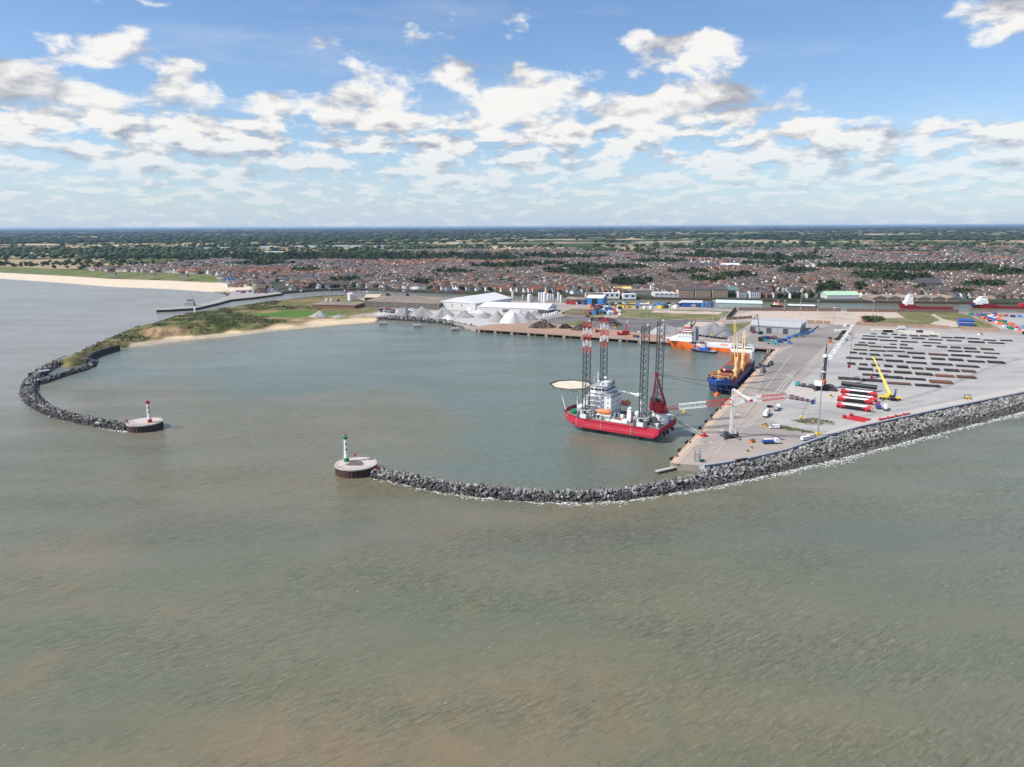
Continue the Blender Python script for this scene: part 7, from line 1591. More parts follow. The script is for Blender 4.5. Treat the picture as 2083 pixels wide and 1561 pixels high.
cluster('old_car', 40, 775, 860, 633, 640, 'scrap vehicle', [(m_dgrey, 'dark'), (m_white, 'white'), (m_grey, 'grey'), (m_dred, 'dark red')], 'parked at the top of the beach', 'scrap vehicles at the top of the beach')
for i, (x, m, lab) in enumerate([(1262, m_white, 'long white tanker trailer by the river road'), (1288, m_yel, 'yellow tanker trailer by the river road'), (1312, m_white, 'second white tanker trailer by the river road'), (1340, m_lblue, 'long light blue pipe trailer by the river road')]): truck((x, 621+.02*(x-1262)), R(3), m_white, m, lab, 16, 'tank')
# orderly pipe rows on the grass left of the store
pr = empty('pipe_rack', G(1150, 641, QZ), 0, 'rows of brown pipes laid on the grass left of the crowded store', 'pipe rack')
for i in range(6): 
    a, b = G(1147+4*i, 642-2.2*i, QZ)-pr.location, G(1190+1.6*i, 643-2.2*i, QZ)-pr.location; MB().tube(a+Vector((0, 0, .6)), b+Vector((0, 0, .6)), .6, 8).build('pipe', m_rbrown, pr)
# ------------------------------------------------------------------ the town across the river
TR = np.random.default_rng(42)
def gz(px, py):
    p = G(px, py, 4.0)
    for _ in range(3): p = G(px, py, float(land_z(p.x, p.y)))
    return p
WOODS = [(650, 519, 190, 9), (560, 528, 90, 7), (780, 527, 150, 6), (900, 522, 110, 5), (1000, 529, 70, 5), (1283, 580, 40, 8), (1150, 524, 90, 5), (1260, 512, 90, 4), (1480, 523, 110, 6), (1340, 535, 60, 4), (1230, 548, 90, 5), (1900, 549, 150, 9), (1790, 566, 55, 8), (1840, 572, 60, 7), (1690, 591, 24, 9), (1440, 574, 36, 5), (1180, 559, 40, 6), (1090, 540, 60, 5), (150, 513, 45, 6), (250, 521, 70, 5), (360, 516, 90, 5), (430, 508, 90, 4), (1600, 528, 90, 6), (1560, 540, 50, 4), (1730, 545, 70, 6), (2040, 560, 50, 6), (2000, 585, 40, 5), (1750, 590, 14, 5), (620, 553, 30, 4), (700, 575, 26, 4), (860, 580, 20, 4), (1020, 545, 60, 5), (1130, 556, 22, 7), (1200, 562, 24, 6), (1400, 558, 40, 4), (1500, 566, 40, 5), (1620, 556, 40, 6), (930, 558, 50, 3), (1870, 590, 12, 5), (1960, 600, 16, 5), (530, 540, 70, 4), (400, 524, 70, 4), (60, 520, 60, 3)]
FIELDS = [(1640, 547, 70, 4), (1890, 522, 70, 3), (90, 528, 70, 6), (160, 520, 110, 5), (250, 512, 60, 3), (1200, 497, 130, 5), (820, 498, 150, 3), (1850, 514, 90, 2), (1600, 502, 80, 2), (1500, 590, 0, 0), (1620, 600, 60, 5)]
def in_ell(px, py, lst, k=1.0):
    m = np.zeros(len(px), bool)
    for a, b, rx, ry in lst:
        if rx: m |= ((px-a)/(rx*k))**2+((py-b)/(ry*k))**2 < 1
    return m
LANDMARK_BOXES = []      # world keep-out circles, filled by landmarks
def far_box(name, px, py, wpx, hpx, depth, mw, mr, label, cat='building', roof='flat', rh=.3, rz=0.0, floors=0, cols=0, wm=None, front_gable=False):
    p = gz(px, py); sc = FPX/math.hypot(p.y, 110); Lx, H_ = wpx/sc, hpx/sc; LANDMARK_BOXES.append((p.x, p.y+depth/2, max(Lx, depth)*.62))
    r = empty(name, p, rz, label, cat); MB().box((0, depth/2, H_/2-1), (Lx, depth, H_+2)).build('wall', mw, r)
    mb = MB(); o = .4
    if roof == 'flat': mb.box((0, depth/2, H_+.25), (Lx+.6, depth+.6, .5))
    elif front_gable: mb.yprism([(-Lx/2-o, H_), (Lx/2+o, H_), (0, H_+rh*Lx)], -o, depth+o)
    else: mb.xprism([(-o, H_), (depth+o, H_), (depth/2, H_+rh*depth)], -Lx/2-o, Lx/2+o)
    ro = mb.build('roof', mr, r); fix_normals(ro.data)
    for f in range(floors):
        for c in range(cols): MB().box((-Lx/2+Lx*(c+.5)/cols, -.05, H_*(f+.55)/floors), (Lx/cols*.45, .2, H_/floors*.5)).build('window', wm or m_glass, r)
    return r
m_apart = mat('pinkish_render', (.56, .40, .30), .85, var=.05); m_slate = mat('dark_slate', (.085, .08, .085), .8, var=.12); m_tile = mat('orange_tile', (.28, .105, .06), .85, var=.15, scale=.2); m_cream = mat('cream_render', (.62, .57, .47), .85, var=.05); m_gtile = mat('brown_tile', (.125, .095, .08), .9, var=.15, scale=.2); m_stone = mat('grey_flint', (.30, .28, .25), .9, var=.12); m_gable = mat('old_shed_brick', (.30, .22, .175), .9, var=.12)
for i, x in enumerate((1396, 1430, 1465)): far_box('apartment_block', x, 605.5, 31, 15, 22, m_apart, m_slate, ['left apartment block of the three pink blocks on the far bank', 'middle apartment block of the three pink blocks on the far bank', 'right apartment block of the three pink blocks on the far bank'][i], 'apartments', 'pitched', .16, floors=5, cols=9)
far_box('apartment_block', 1511, 606.5, 17, 13, 16, m_whall, m_slate, 'small white block with orange corners on the far bank', 'apartments', floors=4, cols=4); far_box('apartment_block', 1536, 607, 21, 14, 16, m_white, m_slate, 'white block with dark windows on the far bank', 'apartments', floors=4, cols=5)
far_box('office_building', 1492, 603, 22, 12, 26, m_dgrey, mat('green_roof', (.12, .21, .17), .7), 'dark building with green roof between the apartment blocks', 'building', 'pitched', .2)
for i in range(5): far_box('white_warehouse', 1337+9.5*i, 604.5+.2*i, 9.3, 6, 34, m_whall, m_rgrey, f'{["first", "second", "third", "fourth", "fifth"][i]} bay of the white sawtooth warehouse on the far bank', 'warehouse', 'gable', .3, front_gable=True)
far_box('green_shed', 1715, 608, 66, 7, 26, m_whall, mat('mint_roof', (.40, .60, .42), .7), 'white shed with mint green roof on the far bank', 'shed', 'pitched', .22)
for i in range(6): far_box('boat_shed', 1790+30*i, 612.5+.3*i, 29, 6, 40, m_gable, m_rbrown, f'{["first", "second", "third", "fourth", "fifth", "sixth"][i]} gabled brick boat shed in the row on the far bank', 'shed', 'gable', .17, front_gable=True)
far_box('shed', 1212, 604.5, 40, 7, 20, m_cream, m_rbrown, 'low cream building with long windows on the far bank', 'building', floors=2, cols=9)
far_box('garage', 1245, 605.5, 30, 8, 18, m_white, m_wroof, 'white garage with dark doorways on the far bank', 'garage', floors=1, cols=3); far_box('garage', 1281, 606.5, 26, 7, 18, m_white, m_wroof, 'second white garage with dark doorways on the far bank', 'garage', floors=1, cols=2)
far_box('depot', 1298, 600, 60, 8, 40, m_stone, m_rbrown, 'long grey depot in front of the dark tree clump', 'depot'); far_box('depot', 1268, 595, 34, 6, 26, m_cream, m_pyel, 'cream roofed depot in front of the dark tree clump', 'depot', 'pitched', .15)
far_box('white_tower', 1327, 599, 7, 18, 9, m_white, m_rgrey, 'narrow white tower block beside the dark tree clump', 'tower', floors=4, cols=2)
r = far_box('church_tower', 1540, 553, 7, 15, 9, m_stone, m_stone, 'square grey church tower rising over the town', 'church tower', floors=2, cols=1)
for sx in (-1, 1): MB().box((sx*4.6, .6, up_to(r.location, 537)-r.location.z+.6), (1.0, 1.0, 2.0)).build('pinnacle', m_stone, r)
far_box('school_building', 1893, 590, 44, 13, 30, m_stone, m_slate, 'large grey building with steep roofs above the boat sheds', 'building', 'pitched', .3, floors=3, cols=9); far_box('school_building', 1940, 600, 60, 8, 18, m_brick, m_gtile, 'long brick building right of the large grey building', 'building', 'pitched', .3, floors=2, cols=12)
for i in range(3): far_box('retail_hall', 1405+42*i, 546, 34, 6, 40, m_whall if i == 2 else m_brick, m_slate if i < 2 else m_wroof, ['left grey roofed hall near the church tower', 'middle grey roofed hall near the church tower', 'white roofed hall just left of the church tower'][i], 'hall', 'pitched', .12)
for i, (x, y, w) in enumerate([(545, 506, 34), (620, 505, 40), (692, 504, 32), (722, 504, 20), (770, 505, 20), (410, 509, 26), (452, 508, 20), (555, 517, 40)]): far_box('industrial_shed', x, y, w, 4, 60, m_whall, m_wroof, f'{["large pale", "long white", "pale blue-grey", "short white", "small pale", "left white", "narrow white", "broad low white"][i]} industrial shed among the far dark woods', 'shed')
far_box('seafront_house', 533, 597, 14, 10, 14, m_brick, m_gtile, 'tall red brick seafront building at the head of the pier', 'building', 'pitched', .5, floors=3, cols=4); far_box('seafront_house', 547, 596, 12, 9, 14, m_white, m_gtile, 'white seafront building beside the tall red one', 'building', 'pitched', .5, floors=2, cols=3)
far_box('hotel', 620, 572, 30, 9, 18, m_whall, m_slate, 'long white terrace on the slope above the river mouth', 'hotel', 'pitched', .3, floors=3, cols=9); far_box('hotel', 584, 569, 42, 8, 16, m_brick, m_gtile, 'long brick terrace with dark roof on the slope above the river mouth', 'terrace', 'pitched', .4, floors=2, cols=12)
far_box('terrace_block', 710, 571, 20, 10, 14, m_cream, m_slate, 'tall cream seafront block left of the river bend', 'terrace', 'pitched', .4, floors=3, cols=4); far_box('terrace_block', 734, 573, 16, 10, 14, m_cream, m_slate, 'second cream seafront block left of the river bend', 'terrace', 'pitched', .4, floors=3, cols=4)
o = MB().tube((0, 0, 0), (0, 0, 26), .9, 10, .55).build('chimney_stack', m_brick); o.location = gz(699, 588); tag(o, 'slim brick chimney stack above the river wall', 'chimney')
# --- houses
ROOFC = np.array([[.125, .105, .092], [.105, .096, .092], [.15, .118, .098], [.25, .10, .06], [.28, .125, .08], [.095, .092, .095], [.18, .155, .135], [.17, .11, .085]]); WALLC = np.array([[.68, .67, .64], [.62, .58, .50], [.25, .155, .12], [.33, .23, .18], [.76, .75, .73], [.44, .38, .32]])
def gen_houses():
    out = []
    cell = 26.0; pts = []
    for (y0, y1, sp) in ((1180, 2000, 15.0), (2000, 2900, 19.0), (2900, 4600, 27.0)):
        ny = int((y1-y0)/sp)
        for j in range(ny):
            y = y0+(j+.5)*sp
            xs = np.arange(-.86*y, .86*y, sp*.62); pts.append(np.stack([xs, np.full(len(xs), y), np.full(len(xs), sp)], 1))
    P = np.concatenate(pts)
    # districts with their own street direction: warp the lattice
    th = (vnoise(P[:, 0], P[:, 1], 1/520.0)-.5)*2.4
    P[:, 0] += TR.uniform(-3, 3, len(P)); P[:, 1] += TR.uniform(-2.5, 2.5, len(P))+40*(vnoise(P[:, 0], P[:, 1]*.4, 1/260.0)-.5)
    s = P[:, 0]/P[:, 1]; d = P[:, 1]-coast_y(s); z = land_z(P[:, 0], P[:, 1]); bch = s < S_BEACH+.004
    px, py = px_of(P[:, 0], P[:, 1], z)
    edge = 2500+1300*fnoise(P[:, 0], P[:, 1]*.6, .0012)+500*sstep(-.1, .5, s)-900*sstep(-.15, -.45, s)
    ok = (d > np.where(bch, 318, np.where(s < S_B2+.004, 230, 26))) & (P[:, 1] < edge) & (px > -60) & (px < 2150)
    ok &= ~in_ell(px, py, WOODS, 1.0) & ~in_ell(px, py, FIELDS, 1.0)
    dens = .93-.25*(vnoise(P[:, 0]+70, P[:, 1], 1/180.0) > .74); ok &= TR.random(len(P)) < dens
    # streets
    ok &= (np.mod(P[:, 0]*np.cos(th)+P[:, 1]*np.sin(th), 74) > 11)
    for (bx, by, br) in LANDMARK_BOXES: ok &= np.hypot(P[:, 0]-bx, P[:, 1]-by) > br
    P, z, th, px, py = P[ok], z[ok], th[ok], px[ok], py[ok]
    return P, z, th, px, py
HP, HZ, HT, HPX, HPY = gen_houses()
def house_block(P, Z, TH, col_r, col_w, L, Wd, he, hr, chim):
    n = len(P); tb = np.array([[-1, -1, 0], [1, -1, 0], [1, 1, 0], [-1, 1, 0], [-1, -1, 1], [1, -1, 1], [1, 1, 1], [-1, 1, 1], [-1.04, 0, 2], [1.04, 0, 2], [-1.04, -1.12, .93], [1.04, -1.12, .93], [1.04, 1.12, .93], [-1.04, 1.12, .93]], float)
    tris = np.array([[0, 1, 5], [0, 5, 4], [1, 2, 6], [1, 6, 5], [2, 3, 7], [2, 7, 6], [3, 0, 4], [3, 4, 7], [4, 5, 9], [4, 9, 8][:3], [5, 6, 9], [7, 4, 8], [10, 11, 9], [10, 9, 8], [12, 13, 8], [12, 8, 9]])
    tris = tris[[0, 1, 2, 3, 4, 5, 6, 7, 10, 11, 12, 13, 14, 15]]; isroof = np.array([0]*10+[1]*4)
    V = np.zeros((n, 14, 3)); V[:, :, 0] = tb[None, :, 0]*L[:, None]/2; V[:, :, 1] = tb[None, :, 1]*Wd[:, None]/2
    hz = np.where(tb[:, 2] == 2, 0, np.where(tb[:, 2] == 0, 0, tb[:, 2])); V[:, :, 2] = np.where(tb[None, :, 2] == 0, -2, np.where(tb[None, :, 2] == 2, (he+hr)[:, None], he[:, None]*tb[None, :, 2]))
    c, s = np.cos(TH)[:, None], np.sin(TH)[:, None]; X = V[:, :, 0]*c-V[:, :, 1]*s; Y = V[:, :, 0]*s+V[:, :, 1]*c
    V = np.stack([X+P[:, :1], Y+P[:, 1:2], V[:, :, 2]+Z[:, None]], 2)
    F = (tris[None]+14*np.arange(n)[:, None, None]).reshape(-1, 3); C = np.where(isroof[None, :, None], col_r[:, None, :], col_w[:, None, :]).reshape(-1, 3)
    V = V.reshape(-1, 3)
    if chim is not None and len(chim):
        k = len(chim); cb = np.array([[-.5, -.5, 0], [.5, -.5, 0], [.5, .5, 0], [-.5, .5, 0], [-.5, -.5, 1], [.5, -.5, 1], [.5, .5, 1], [-.5, .5, 1]]); ct = np.array([[0, 1, 5], [0, 5, 4], [1, 2, 6], [1, 6, 5], [2, 3, 7], [2, 7, 6], [3, 0, 4], [3, 4, 7], [4, 5, 6], [4, 6, 7]])
        off = np.stack([np.cos(TH[chim])*L[chim]*.3, np.sin(TH[chim])*L[chim]*.3], 1); cv = cb[None]*np.array([1.0, 1.0, 2.6]); cv = cv+np.concatenate([P[chim, :2]+off, (Z+he+hr-1.2)[chim][:, None]], 1)[:, None, :]
        F = np.concatenate([F, (ct[None]+8*np.arange(k)[:, None, None]).reshape(-1, 3)+len(V)]); V = np.concatenate([V, cv.reshape(-1, 3)]); C = np.concatenate([C, np.tile([[.24, .12, .085]], (k*10, 1))])
    return V, F, C
def build_houses():
    n = len(HP); dist = np.hypot(HP[:, 0], HP[:, 1]); inview = (HPX > 5) & (HPX < 2078)
    order = np.argsort(np.where(inview, dist, 1e9)); ind = order[:300]; rest = np.setdiff1d(np.arange(n), ind)
    dr = vnoise(HP[:, 0], HP[:, 1], 1/150.0); ri = np.where(dr > .80, TR.choice([3, 4, 3, 7], n), TR.choice([0, 1, 2, 5, 6, 0, 1, 7, 5, 6, 2, 0, 1, 4], n)); wi = TR.choice([0, 1, 2, 3, 4, 5, 0, 2, 4], n)
    cr = ROOFC[ri]*TR.uniform(.55, 1.25, (n, 1)); cw = WALLC[wi]*TR.uniform(.9, 1.2, (n, 1))
    sc = HP[:, 2]/15.0; L = np.where(TR.random(n) < .28, TR.uniform(20, 34, n), TR.uniform(8, 14, n)*sc**.75); Wd = TR.uniform(7, 9.5, n)*sc**.5; bigb = (TR.random(n) < .012) & (np.hypot(HP[:, 0], HP[:, 1]) > 1500); L = np.where(bigb, TR.uniform(26, 48, n), L); Wd = np.where(bigb, TR.uniform(14, 24, n), Wd); cr[bigb] = TR.choice([.55, .42, .3, .2], bigb.sum())[:, None]*np.array([[1, .98, .95]]); he = TR.uniform(4.2, 6.2, n)*sc**.35; hr = np.where(bigb, 1.2, TR.uniform(2.6, 4.0, n)*sc**.35); th = HT+np.where(TR.random(n) < .3, math.pi/2, 0)
    ch = np.where((dist[rest] < 2100))[0]
    V, F, C = house_block(HP[rest], HZ[rest], th[rest], cr[rest], cw[rest], L[rest], Wd[rest], he[rest], hr[rest], ch)
    m = bpy.data.materials.new('town_house_paint'); m.use_nodes = True; T = NT(m.node_tree); out = T.n('ShaderNodeOutputMaterial'); b = T.n('ShaderNodeBsdfPrincipled')
    T.put(b.inputs['Base Color'], T.n('ShaderNodeAttribute', attribute_name='paint').outputs['Color']); b.inputs['Roughness'].default_value = .85; T.nt.links.new(b.outputs[0], out.inputs[0])
    obj('town_houses', np_mesh('town_houses', V, F, m, [('paint', C, 'FACE')]), label='dense mass of small houses filling the town beyond the front rows', cat='houses', kind='stuff')
    # the front rows, one object each
    mr = {0: m_gtile, 1: m_slate, 2: m_gtile, 3: m_tile, 4: m_tile, 5: m_slate, 6: m_gtile, 7: m_tile}; mw = {0: m_white, 1: m_cream, 2: m_brick, 3: m_brick, 4: m_white, 5: m_cream}
    rn = {0: 'brown', 1: 'dark', 2: 'brown', 3: 'orange', 4: 'orange', 5: 'dark', 6: 'brown', 7: 'orange'}; wn_ = {0: 'white', 1: 'cream', 2: 'red brick', 3: 'red brick', 4: 'white', 5: 'cream'}
    cache = {}
    for i in ind:
        key = (rn[ri[i]], wn_[wi[i]], int(TR.integers(2)))
        if key not in cache:
            l_, w_, h_, r_ = (11.5, 8.2, 5.4, 3.6) if key[2] else (8.6, 8.6, 5.8, 3.4); mb = MB()
            mb.box((0, 0, h_/2-1), (l_, w_, h_+2)); mb.add([(-l_/2, -w_/2, h_), (-l_/2, w_/2, h_), (-l_/2, 0, h_+r_)], [(0, 2, 1)]); mb.add([(l_/2, -w_/2, h_), (l_/2, w_/2, h_), (l_/2, 0, h_+r_)], [(0, 1, 2)])
            mb.mat(1)
            for s_ in (-1, 1): mb.add([(-l_/2-.4, s_*(w_/2+.5), h_-.35), (l_/2+.4, s_*(w_/2+.5), h_-.35), (l_/2+.4, 0, h_+r_+.15), (-l_/2-.4, 0, h_+r_+.15)], [(0, 1, 2, 3) if s_ < 0 else (3, 2, 1, 0)])
            mb.mat(2)
            for q in range(3):
                for zz in (1.5, 4.2): mb.box((-l_/2+l_*(q+.5)/3, -w_/2-.02, zz), (1.3, .12, 1.3))
            mb.mat(3).box((l_*.3, .6, h_+r_), (1.1, .8, 2.4)); cache[key] = mb.mesh('house', [mw[wi[i]], mr[ri[i]], m_glass, m_brick])
        o = obj('house', cache[key], label=f'{key[1]} house with {key[0]} roof in the front rows across the river', cat='house', group=f'{key[1]} houses with {key[0]} roofs across the river')
        o.location = (HP[i, 0], HP[i, 1], HZ[i]); o.rotation_euler = (0, 0, th[i])
build_houses()
# --- trees
def leaf_crown(seed, R_=4.5, Hc=8.0, nl=170, s=1.15):
    r = np.random.default_rng(seed); lob = [(r.normal(0, .42, 3)*np.array([R_, R_, Hc*.42])+np.array([0, 0, Hc*.62]), r.uniform(.38, .6)*R_) for _ in range(8)]; V = []; F = []
    for i in range(nl):
        c, rr = lob[r.integers(len(lob))]; d = r.normal(size=3); d /= np.linalg.norm(d); p = c+d*rr*r.uniform(.6, 1.05)*np.array([1, 1, .85]); t = r.normal(size=(4, 3))*s*.75; k = len(V); V += [tuple(p+q) for q in t]; F += [(k, k+1, k+2), (k, k+2, k+3)]
    return V, F
m_leaf = [mat('leaf_dark', (.026, .044, .016), .9, var=.3, scale=.25, rnd=.25), mat('leaf_mid', (.042, .066, .022), .9, var=.3, scale=.25, rnd=.25), mat('leaf_light', (.075, .10, .03), .9, var=.3, scale=.25, rnd=.2)]
m_bark = mat('bark', (.09, .07, .05), .95)
def tree_mesh(seed, m):
    V, F = leaf_crown(seed, 4.4, 8.6, 190, 1.25); return np_mesh('crown', V, F, m)
def trunk_mesh(): return MB().tube((0, 0, -1), (0, 0, 5), .45, 6, .25).tube((0, 0, 3.2), (1.6, .5, 6), .2, 5, .08).tube((0, 0, 3.6), (-1.4, .8, 6.2), .18, 5, .08).tube((0, 0, 4), (.3, -1.4, 6.6), .16, 5, .07).mesh('trunk', m_bark)
CROWN = [(tree_mesh(200+i, m_leaf[i % 3 if i != 5 else 0]), ['dark green', 'mid green', 'light green', 'dark green', 'mid green', 'dark green'][i]) for i in range(6)]; TRUNK = trunk_mesh()
def gen_trees():
    P = []
    for (a, b, rx, ry) in WOODS:
        area = rx*ry; n = int(min(520, max(12, area*.26)))
        t = TR.uniform(0, 6.283, n); f = np.sqrt(TR.random(n)); px, py = a+rx*f*np.cos(t), b+ry*f*np.sin(t)
        for x, y in zip(px, py):
            p = gz(x, y+1.5); P.append((p.x, p.y, p.z, 1.15))
    # street and garden trees
    n = 9500; k = TR.random(n)
    Y = 1200+3400*k**1.3; S = TR.uniform(-.82, .78, n); X = S*Y; d = Y-coast_y(S); ok = (d > np.where(S < S_BEACH, 325, np.where(S < S_B2, 230, 20))) & (vnoise(X, Y, 1/140.0) > .36)
    X, Y = X[ok], Y[ok]; Z = land_z(X, Y); px, py = px_of(X, Y, Z); ok = ~in_ell(px, py, FIELDS) & (px > -60) & (px < 2150)
    for (bx, by, br) in LANDMARK_BOXES: ok &= np.hypot(X-bx, Y-by) > br
    P += [(x, y, z, .85) for x, y, z in zip(X[ok], Y[ok], Z[ok])]
    # hedges and copses in the fields beyond
    n = 7000; Y = 2600*np.exp(TR.random(n)*1.7); S = TR.uniform(-.85, .8, n); X = S*Y; w = fnoise(X*.45, Y*1.3, .0016); hd = np.abs(vnoise(X, Y*.7, .0032)-.5) < .04; ok = (w > .57) | hd
    P += [(x, y, z, 1.2+y/5200) for x, y, z in zip(X[ok], Y[ok], land_z(X[ok], Y[ok]))]
    return np.array(P)
def build_trees():
    P = gen_trees(); px, py = px_of(P[:, 0], P[:, 1], P[:, 2]); dist = np.hypot(P[:, 0], P[:, 1]); vis = (px > 5) & (px < 2078)
    order = np.argsort(np.where(vis, dist, 1e9)); ind = order[:300]; rest = np.setdiff1d(np.arange(len(P)), ind)
    for i in ind:
        k = int(TR.integers(6)); s = P[i, 3]*TR.uniform(.75, 1.25)
        r = empty('tree', P[i, :3], TR.uniform(0, 6.28), f'{CROWN[k][1]} leafy tree among the front houses across the river', 'tree', f'{CROWN[k][1]} trees among the front houses across the river'); r.scale = (s, s, s*TR.uniform(.85, 1.1))
        obj('crown', CROWN[k][0], r); obj('trunk', TRUNK, r)
    # the rest: one mass of leaf clumps
    bases = [np.array(leaf_crown(300+i, 4.8, 8.6, 22, 2.6)[0]) for i in range(5)]; bf = np.array(leaf_crown(300, 4.8, 8.6, 22, 2.6)[1])
    cores = []
    for i in range(3):
        bm = bmesh.new(); bmesh.ops.create_icosphere(bm, subdivisions=1, radius=1); r = np.random.default_rng(i)
        cv = np.array([tuple(v.co) for v in bm.verts])*r.uniform(.75, 1.15, (len(bm.verts), 1))*np.array([4.2, 4.2, 3.8])+np.array([0, 0, 4.6]); cf = np.array([[v.index for v in f.verts] for f in bm.faces]); cores.append((cv, cf)); bm.free()
    VV = []; FF = []; CC = []; off = 0; pal = np.array([[.028, .048, .020], [.042, .066, .024], [.065, .088, .032], [.034, .054, .022]])
    for i in rest:
        s = P[i, 3]*TR.uniform(.7, 1.3); a = TR.uniform(0, 6.28); c, sn = math.cos(a), math.sin(a); col = pal[TR.integers(4)]*TR.uniform(.75, 1.25)
        v, f = cores[TR.integers(3)]
        if dist[i] < 3000: v2 = bases[TR.integers(5)]; v, f = np.concatenate([v, v2]), np.concatenate([f, bf+len(v)])
        x = (v[:, 0]*c-v[:, 1]*sn)*s*(1+.0002*dist[i]); y = (v[:, 0]*sn+v[:, 1]*c)*s; VV.append(np.stack([x+P[i, 0], y+P[i, 1], v[:, 2]*s+P[i, 2]], 1)); FF.append(f+off); off += len(v); CC.append(np.tile(col, (len(v), 1)))
    m = mat('far_foliage', (.04, .06, .02), .95, var=.25, scale=.1, attr='leaf'); obj('woodland', np_mesh('woodland', np.concatenate(VV), np.concatenate(FF), m, [('leaf', np.concatenate(CC), 'POINT')]), label='dark woods, copses and garden trees spread over the town and countryside', cat='woods', kind='stuff')
    # woods of the far country as long low banks of crowns
    n = 9000; Y = 5200*np.exp(TR.random(n)*1.75); S = TR.uniform(-.86, .82, n); X = S*Y; w = fnoise(X*.35, Y*1.0, .0011); mz = ~((Y > 8500) & (Y < 13500) & (S > .12)); ok = (w > .53) & mz; X, Y = X[ok], Y[ok]; Z = land_z(X, Y); k = len(X)
    v, f = cores[0]; sx = (Y/5200)*TR.uniform(5, 14, k); sz = TR.uniform(1.2, 2.3, k); V = np.stack([v[None, :, 0]*sx[:, None]+X[:, None], v[None, :, 1]*(sx*.8)[:, None]+Y[:, None], v[None, :, 2]*sz[:, None]+Z[:, None]-2], 2); C = np.repeat(pal[TR.integers(0, 4, k)]*TR.uniform(.8, 1.3, (k, 1)), len(v), 0)
    obj('distant_woodland', np_mesh('distant_woodland', V.reshape(-1, 3), (f[None]+len(v)*np.arange(k)[:, None, None]).reshape(-1, 3), m, [('leaf', C, 'POINT')]), label='blue green woods of the far flat country below the horizon', cat='woods', kind='stuff')
build_trees()
for i, (x, y, s) in enumerate([(790, 606, .7), (829, 605, .55), (1200, 641, .35), (1146, 640, .3)]):
    p = G(x, y, QZ); r = empty('tree', p, i, ['round tree by the hut behind the brown shed', 'small tree behind the brown shed roof', 'bush beside the crowded store', 'bush at the corner of the pipe rows'][i], 'tree'); r.scale = (s*1.3, s*1.3, s); obj('crown', CROWN[0][0], r); obj('trunk', TRUNK, r)
def scrub_patch(pix, n, label, seed, hgt=1.3):
    poly = [tuple(p)[:2] for p in W(pix)]; r = np.random.default_rng(seed); a = np.array(poly); V = []; F = []
    while n > 0:
        x, y = r.uniform(a[:, 0].min(), a[:, 0].max()), r.uniform(a[:, 1].min(), a[:, 1].max())
        if not in_poly(np.array([x]), np.array([y]), poly)[0]: continue
        n -= 1; s = r.uniform(.5, 1.3)
        for _ in range(4):
            k = len(V); d = r.normal(size=(3, 3))*s*hgt*.7; d[:, 2] = np.abs(d[:, 2]); V += [(x+q[0], y+q[1], QZ+q[2]) for q in d]; F.append((k, k+1, k+2))
    obj('scrub', np_mesh('scrub', V, F, MATS['dune_scrub_leaves']), label=label, cat='scrub', kind='stuff')
scrub_patch([(1756, 648), (1795, 647), (1800, 652), (1780, 656), (1760, 655)], 500, 'dark green scrub at the left end of the grass field', 5, 2.0)
scrub_patch([(1606, 856), (1655, 851), (1695, 859), (1680, 864), (1640, 862)], 150, 'low weeds on the yard behind the near light mast', 6, .5); scrub_patch([(1568, 863), (1600, 868), (1640, 877), (1660, 881), (1630, 880), (1590, 873)], 220, 'low weeds in a curve beside the lone white van', 7, .5)
# ------------------------------------------------------------------ river walls, pier, boats
def wall_line(name, pix, z0, z1, w, m, label, cat, step=22):
    pts = resample(W(pix, 0), step); r = empty(name, (pts[0].x, pts[0].y, 0), 0, label, cat); o0_ = Vector((pts[0].x, pts[0].y, 0))
    for a, b in zip(pts[:-1], pts[1:]):
        c = (a+b)/2-o0_; MB().box((c.x, c.y, (z0+z1)/2), ((b-a).length-.15, w, z1-z0), math.atan2((b-a).y, (b-a).x)).build('wall_panel', m, r)
wall_line('river_wall', [(520, 606.6), (582, 597.4), (645, 592.5), (745, 591), (845, 595.4), (1007, 600.4), (1140, 604), (1240, 607.4), (1390, 610.5), (1560, 614), (1800, 617), (2083, 620), (2300, 622)], -3, 3.1, 3.0, m_timber, 'dark river wall along the far bank below the town', 'river wall', 40)
wall_line('training_wall', [(500, 627), (540, 617.5), (600, 609.5), (650, 604.5), (700, 602.5)], -2, 1.8, 2.0, m_timber, 'dark timber training wall curving in the river mouth', 'training wall', 12)
# south pier with look-out
pier_px = [(318, 631), (345, 630), (400, 626.5), (440, 617.5), (470, 609.5), (520, 604.5), (575, 597), (560, 592), (500, 590), (473, 592), (466, 601), (440, 611), (400, 621), (345, 626.5), (320, 628)]
pl_ = [tuple(p)[:2] for p in W(pier_px, 3.5)]; pc = Vector((pl_[0][0], pl_[0][1], 0))
pier = empty('stone_pier', pc, 0, 'long low pier with dark walls reaching out from the beach into the sea', 'pier'); MB().prism([(x-pc.x, y-pc.y) for x, y in pl_], 3.1, 3.6).build('deck', mat('pier_deck', (.34, .315, .29), .9, var=.1, scale=.1), pier)
MB().prism([(x-pc.x, y-pc.y) for x, y in pl_], -3, 3.09, top=False).build('pier_wall', m_darkwall, pier)
lk = empty('lookout_building', G(387, 622.5, 3.6), 0, 'white look-out building with aerial near the pier end', 'look-out'); MB().box((0, 0, 3), (13, 8, 6)).build('ground_floor', m_grey, lk); MB().box((1, 0, 7.4), (9, 7, 3)).build('look_out_room', m_white, lk); MB().box((1, 0, 9.1), (10.4, 8.2, .5)).build('roof', m_dgrey, lk); windows(lk, [((-2.2+2.1*i, -3.52, 7.6), (1, 0, 0), 1.5, 1.2, (0, -1, 0)) for i in range(4)]); MB().tube((4, 0, 9.2), (4, 0, 21), .2, 5).tube((-2, 0, 9.2), (-2, 0, 14), .12, 5).build('aerial', m_dgrey, lk)
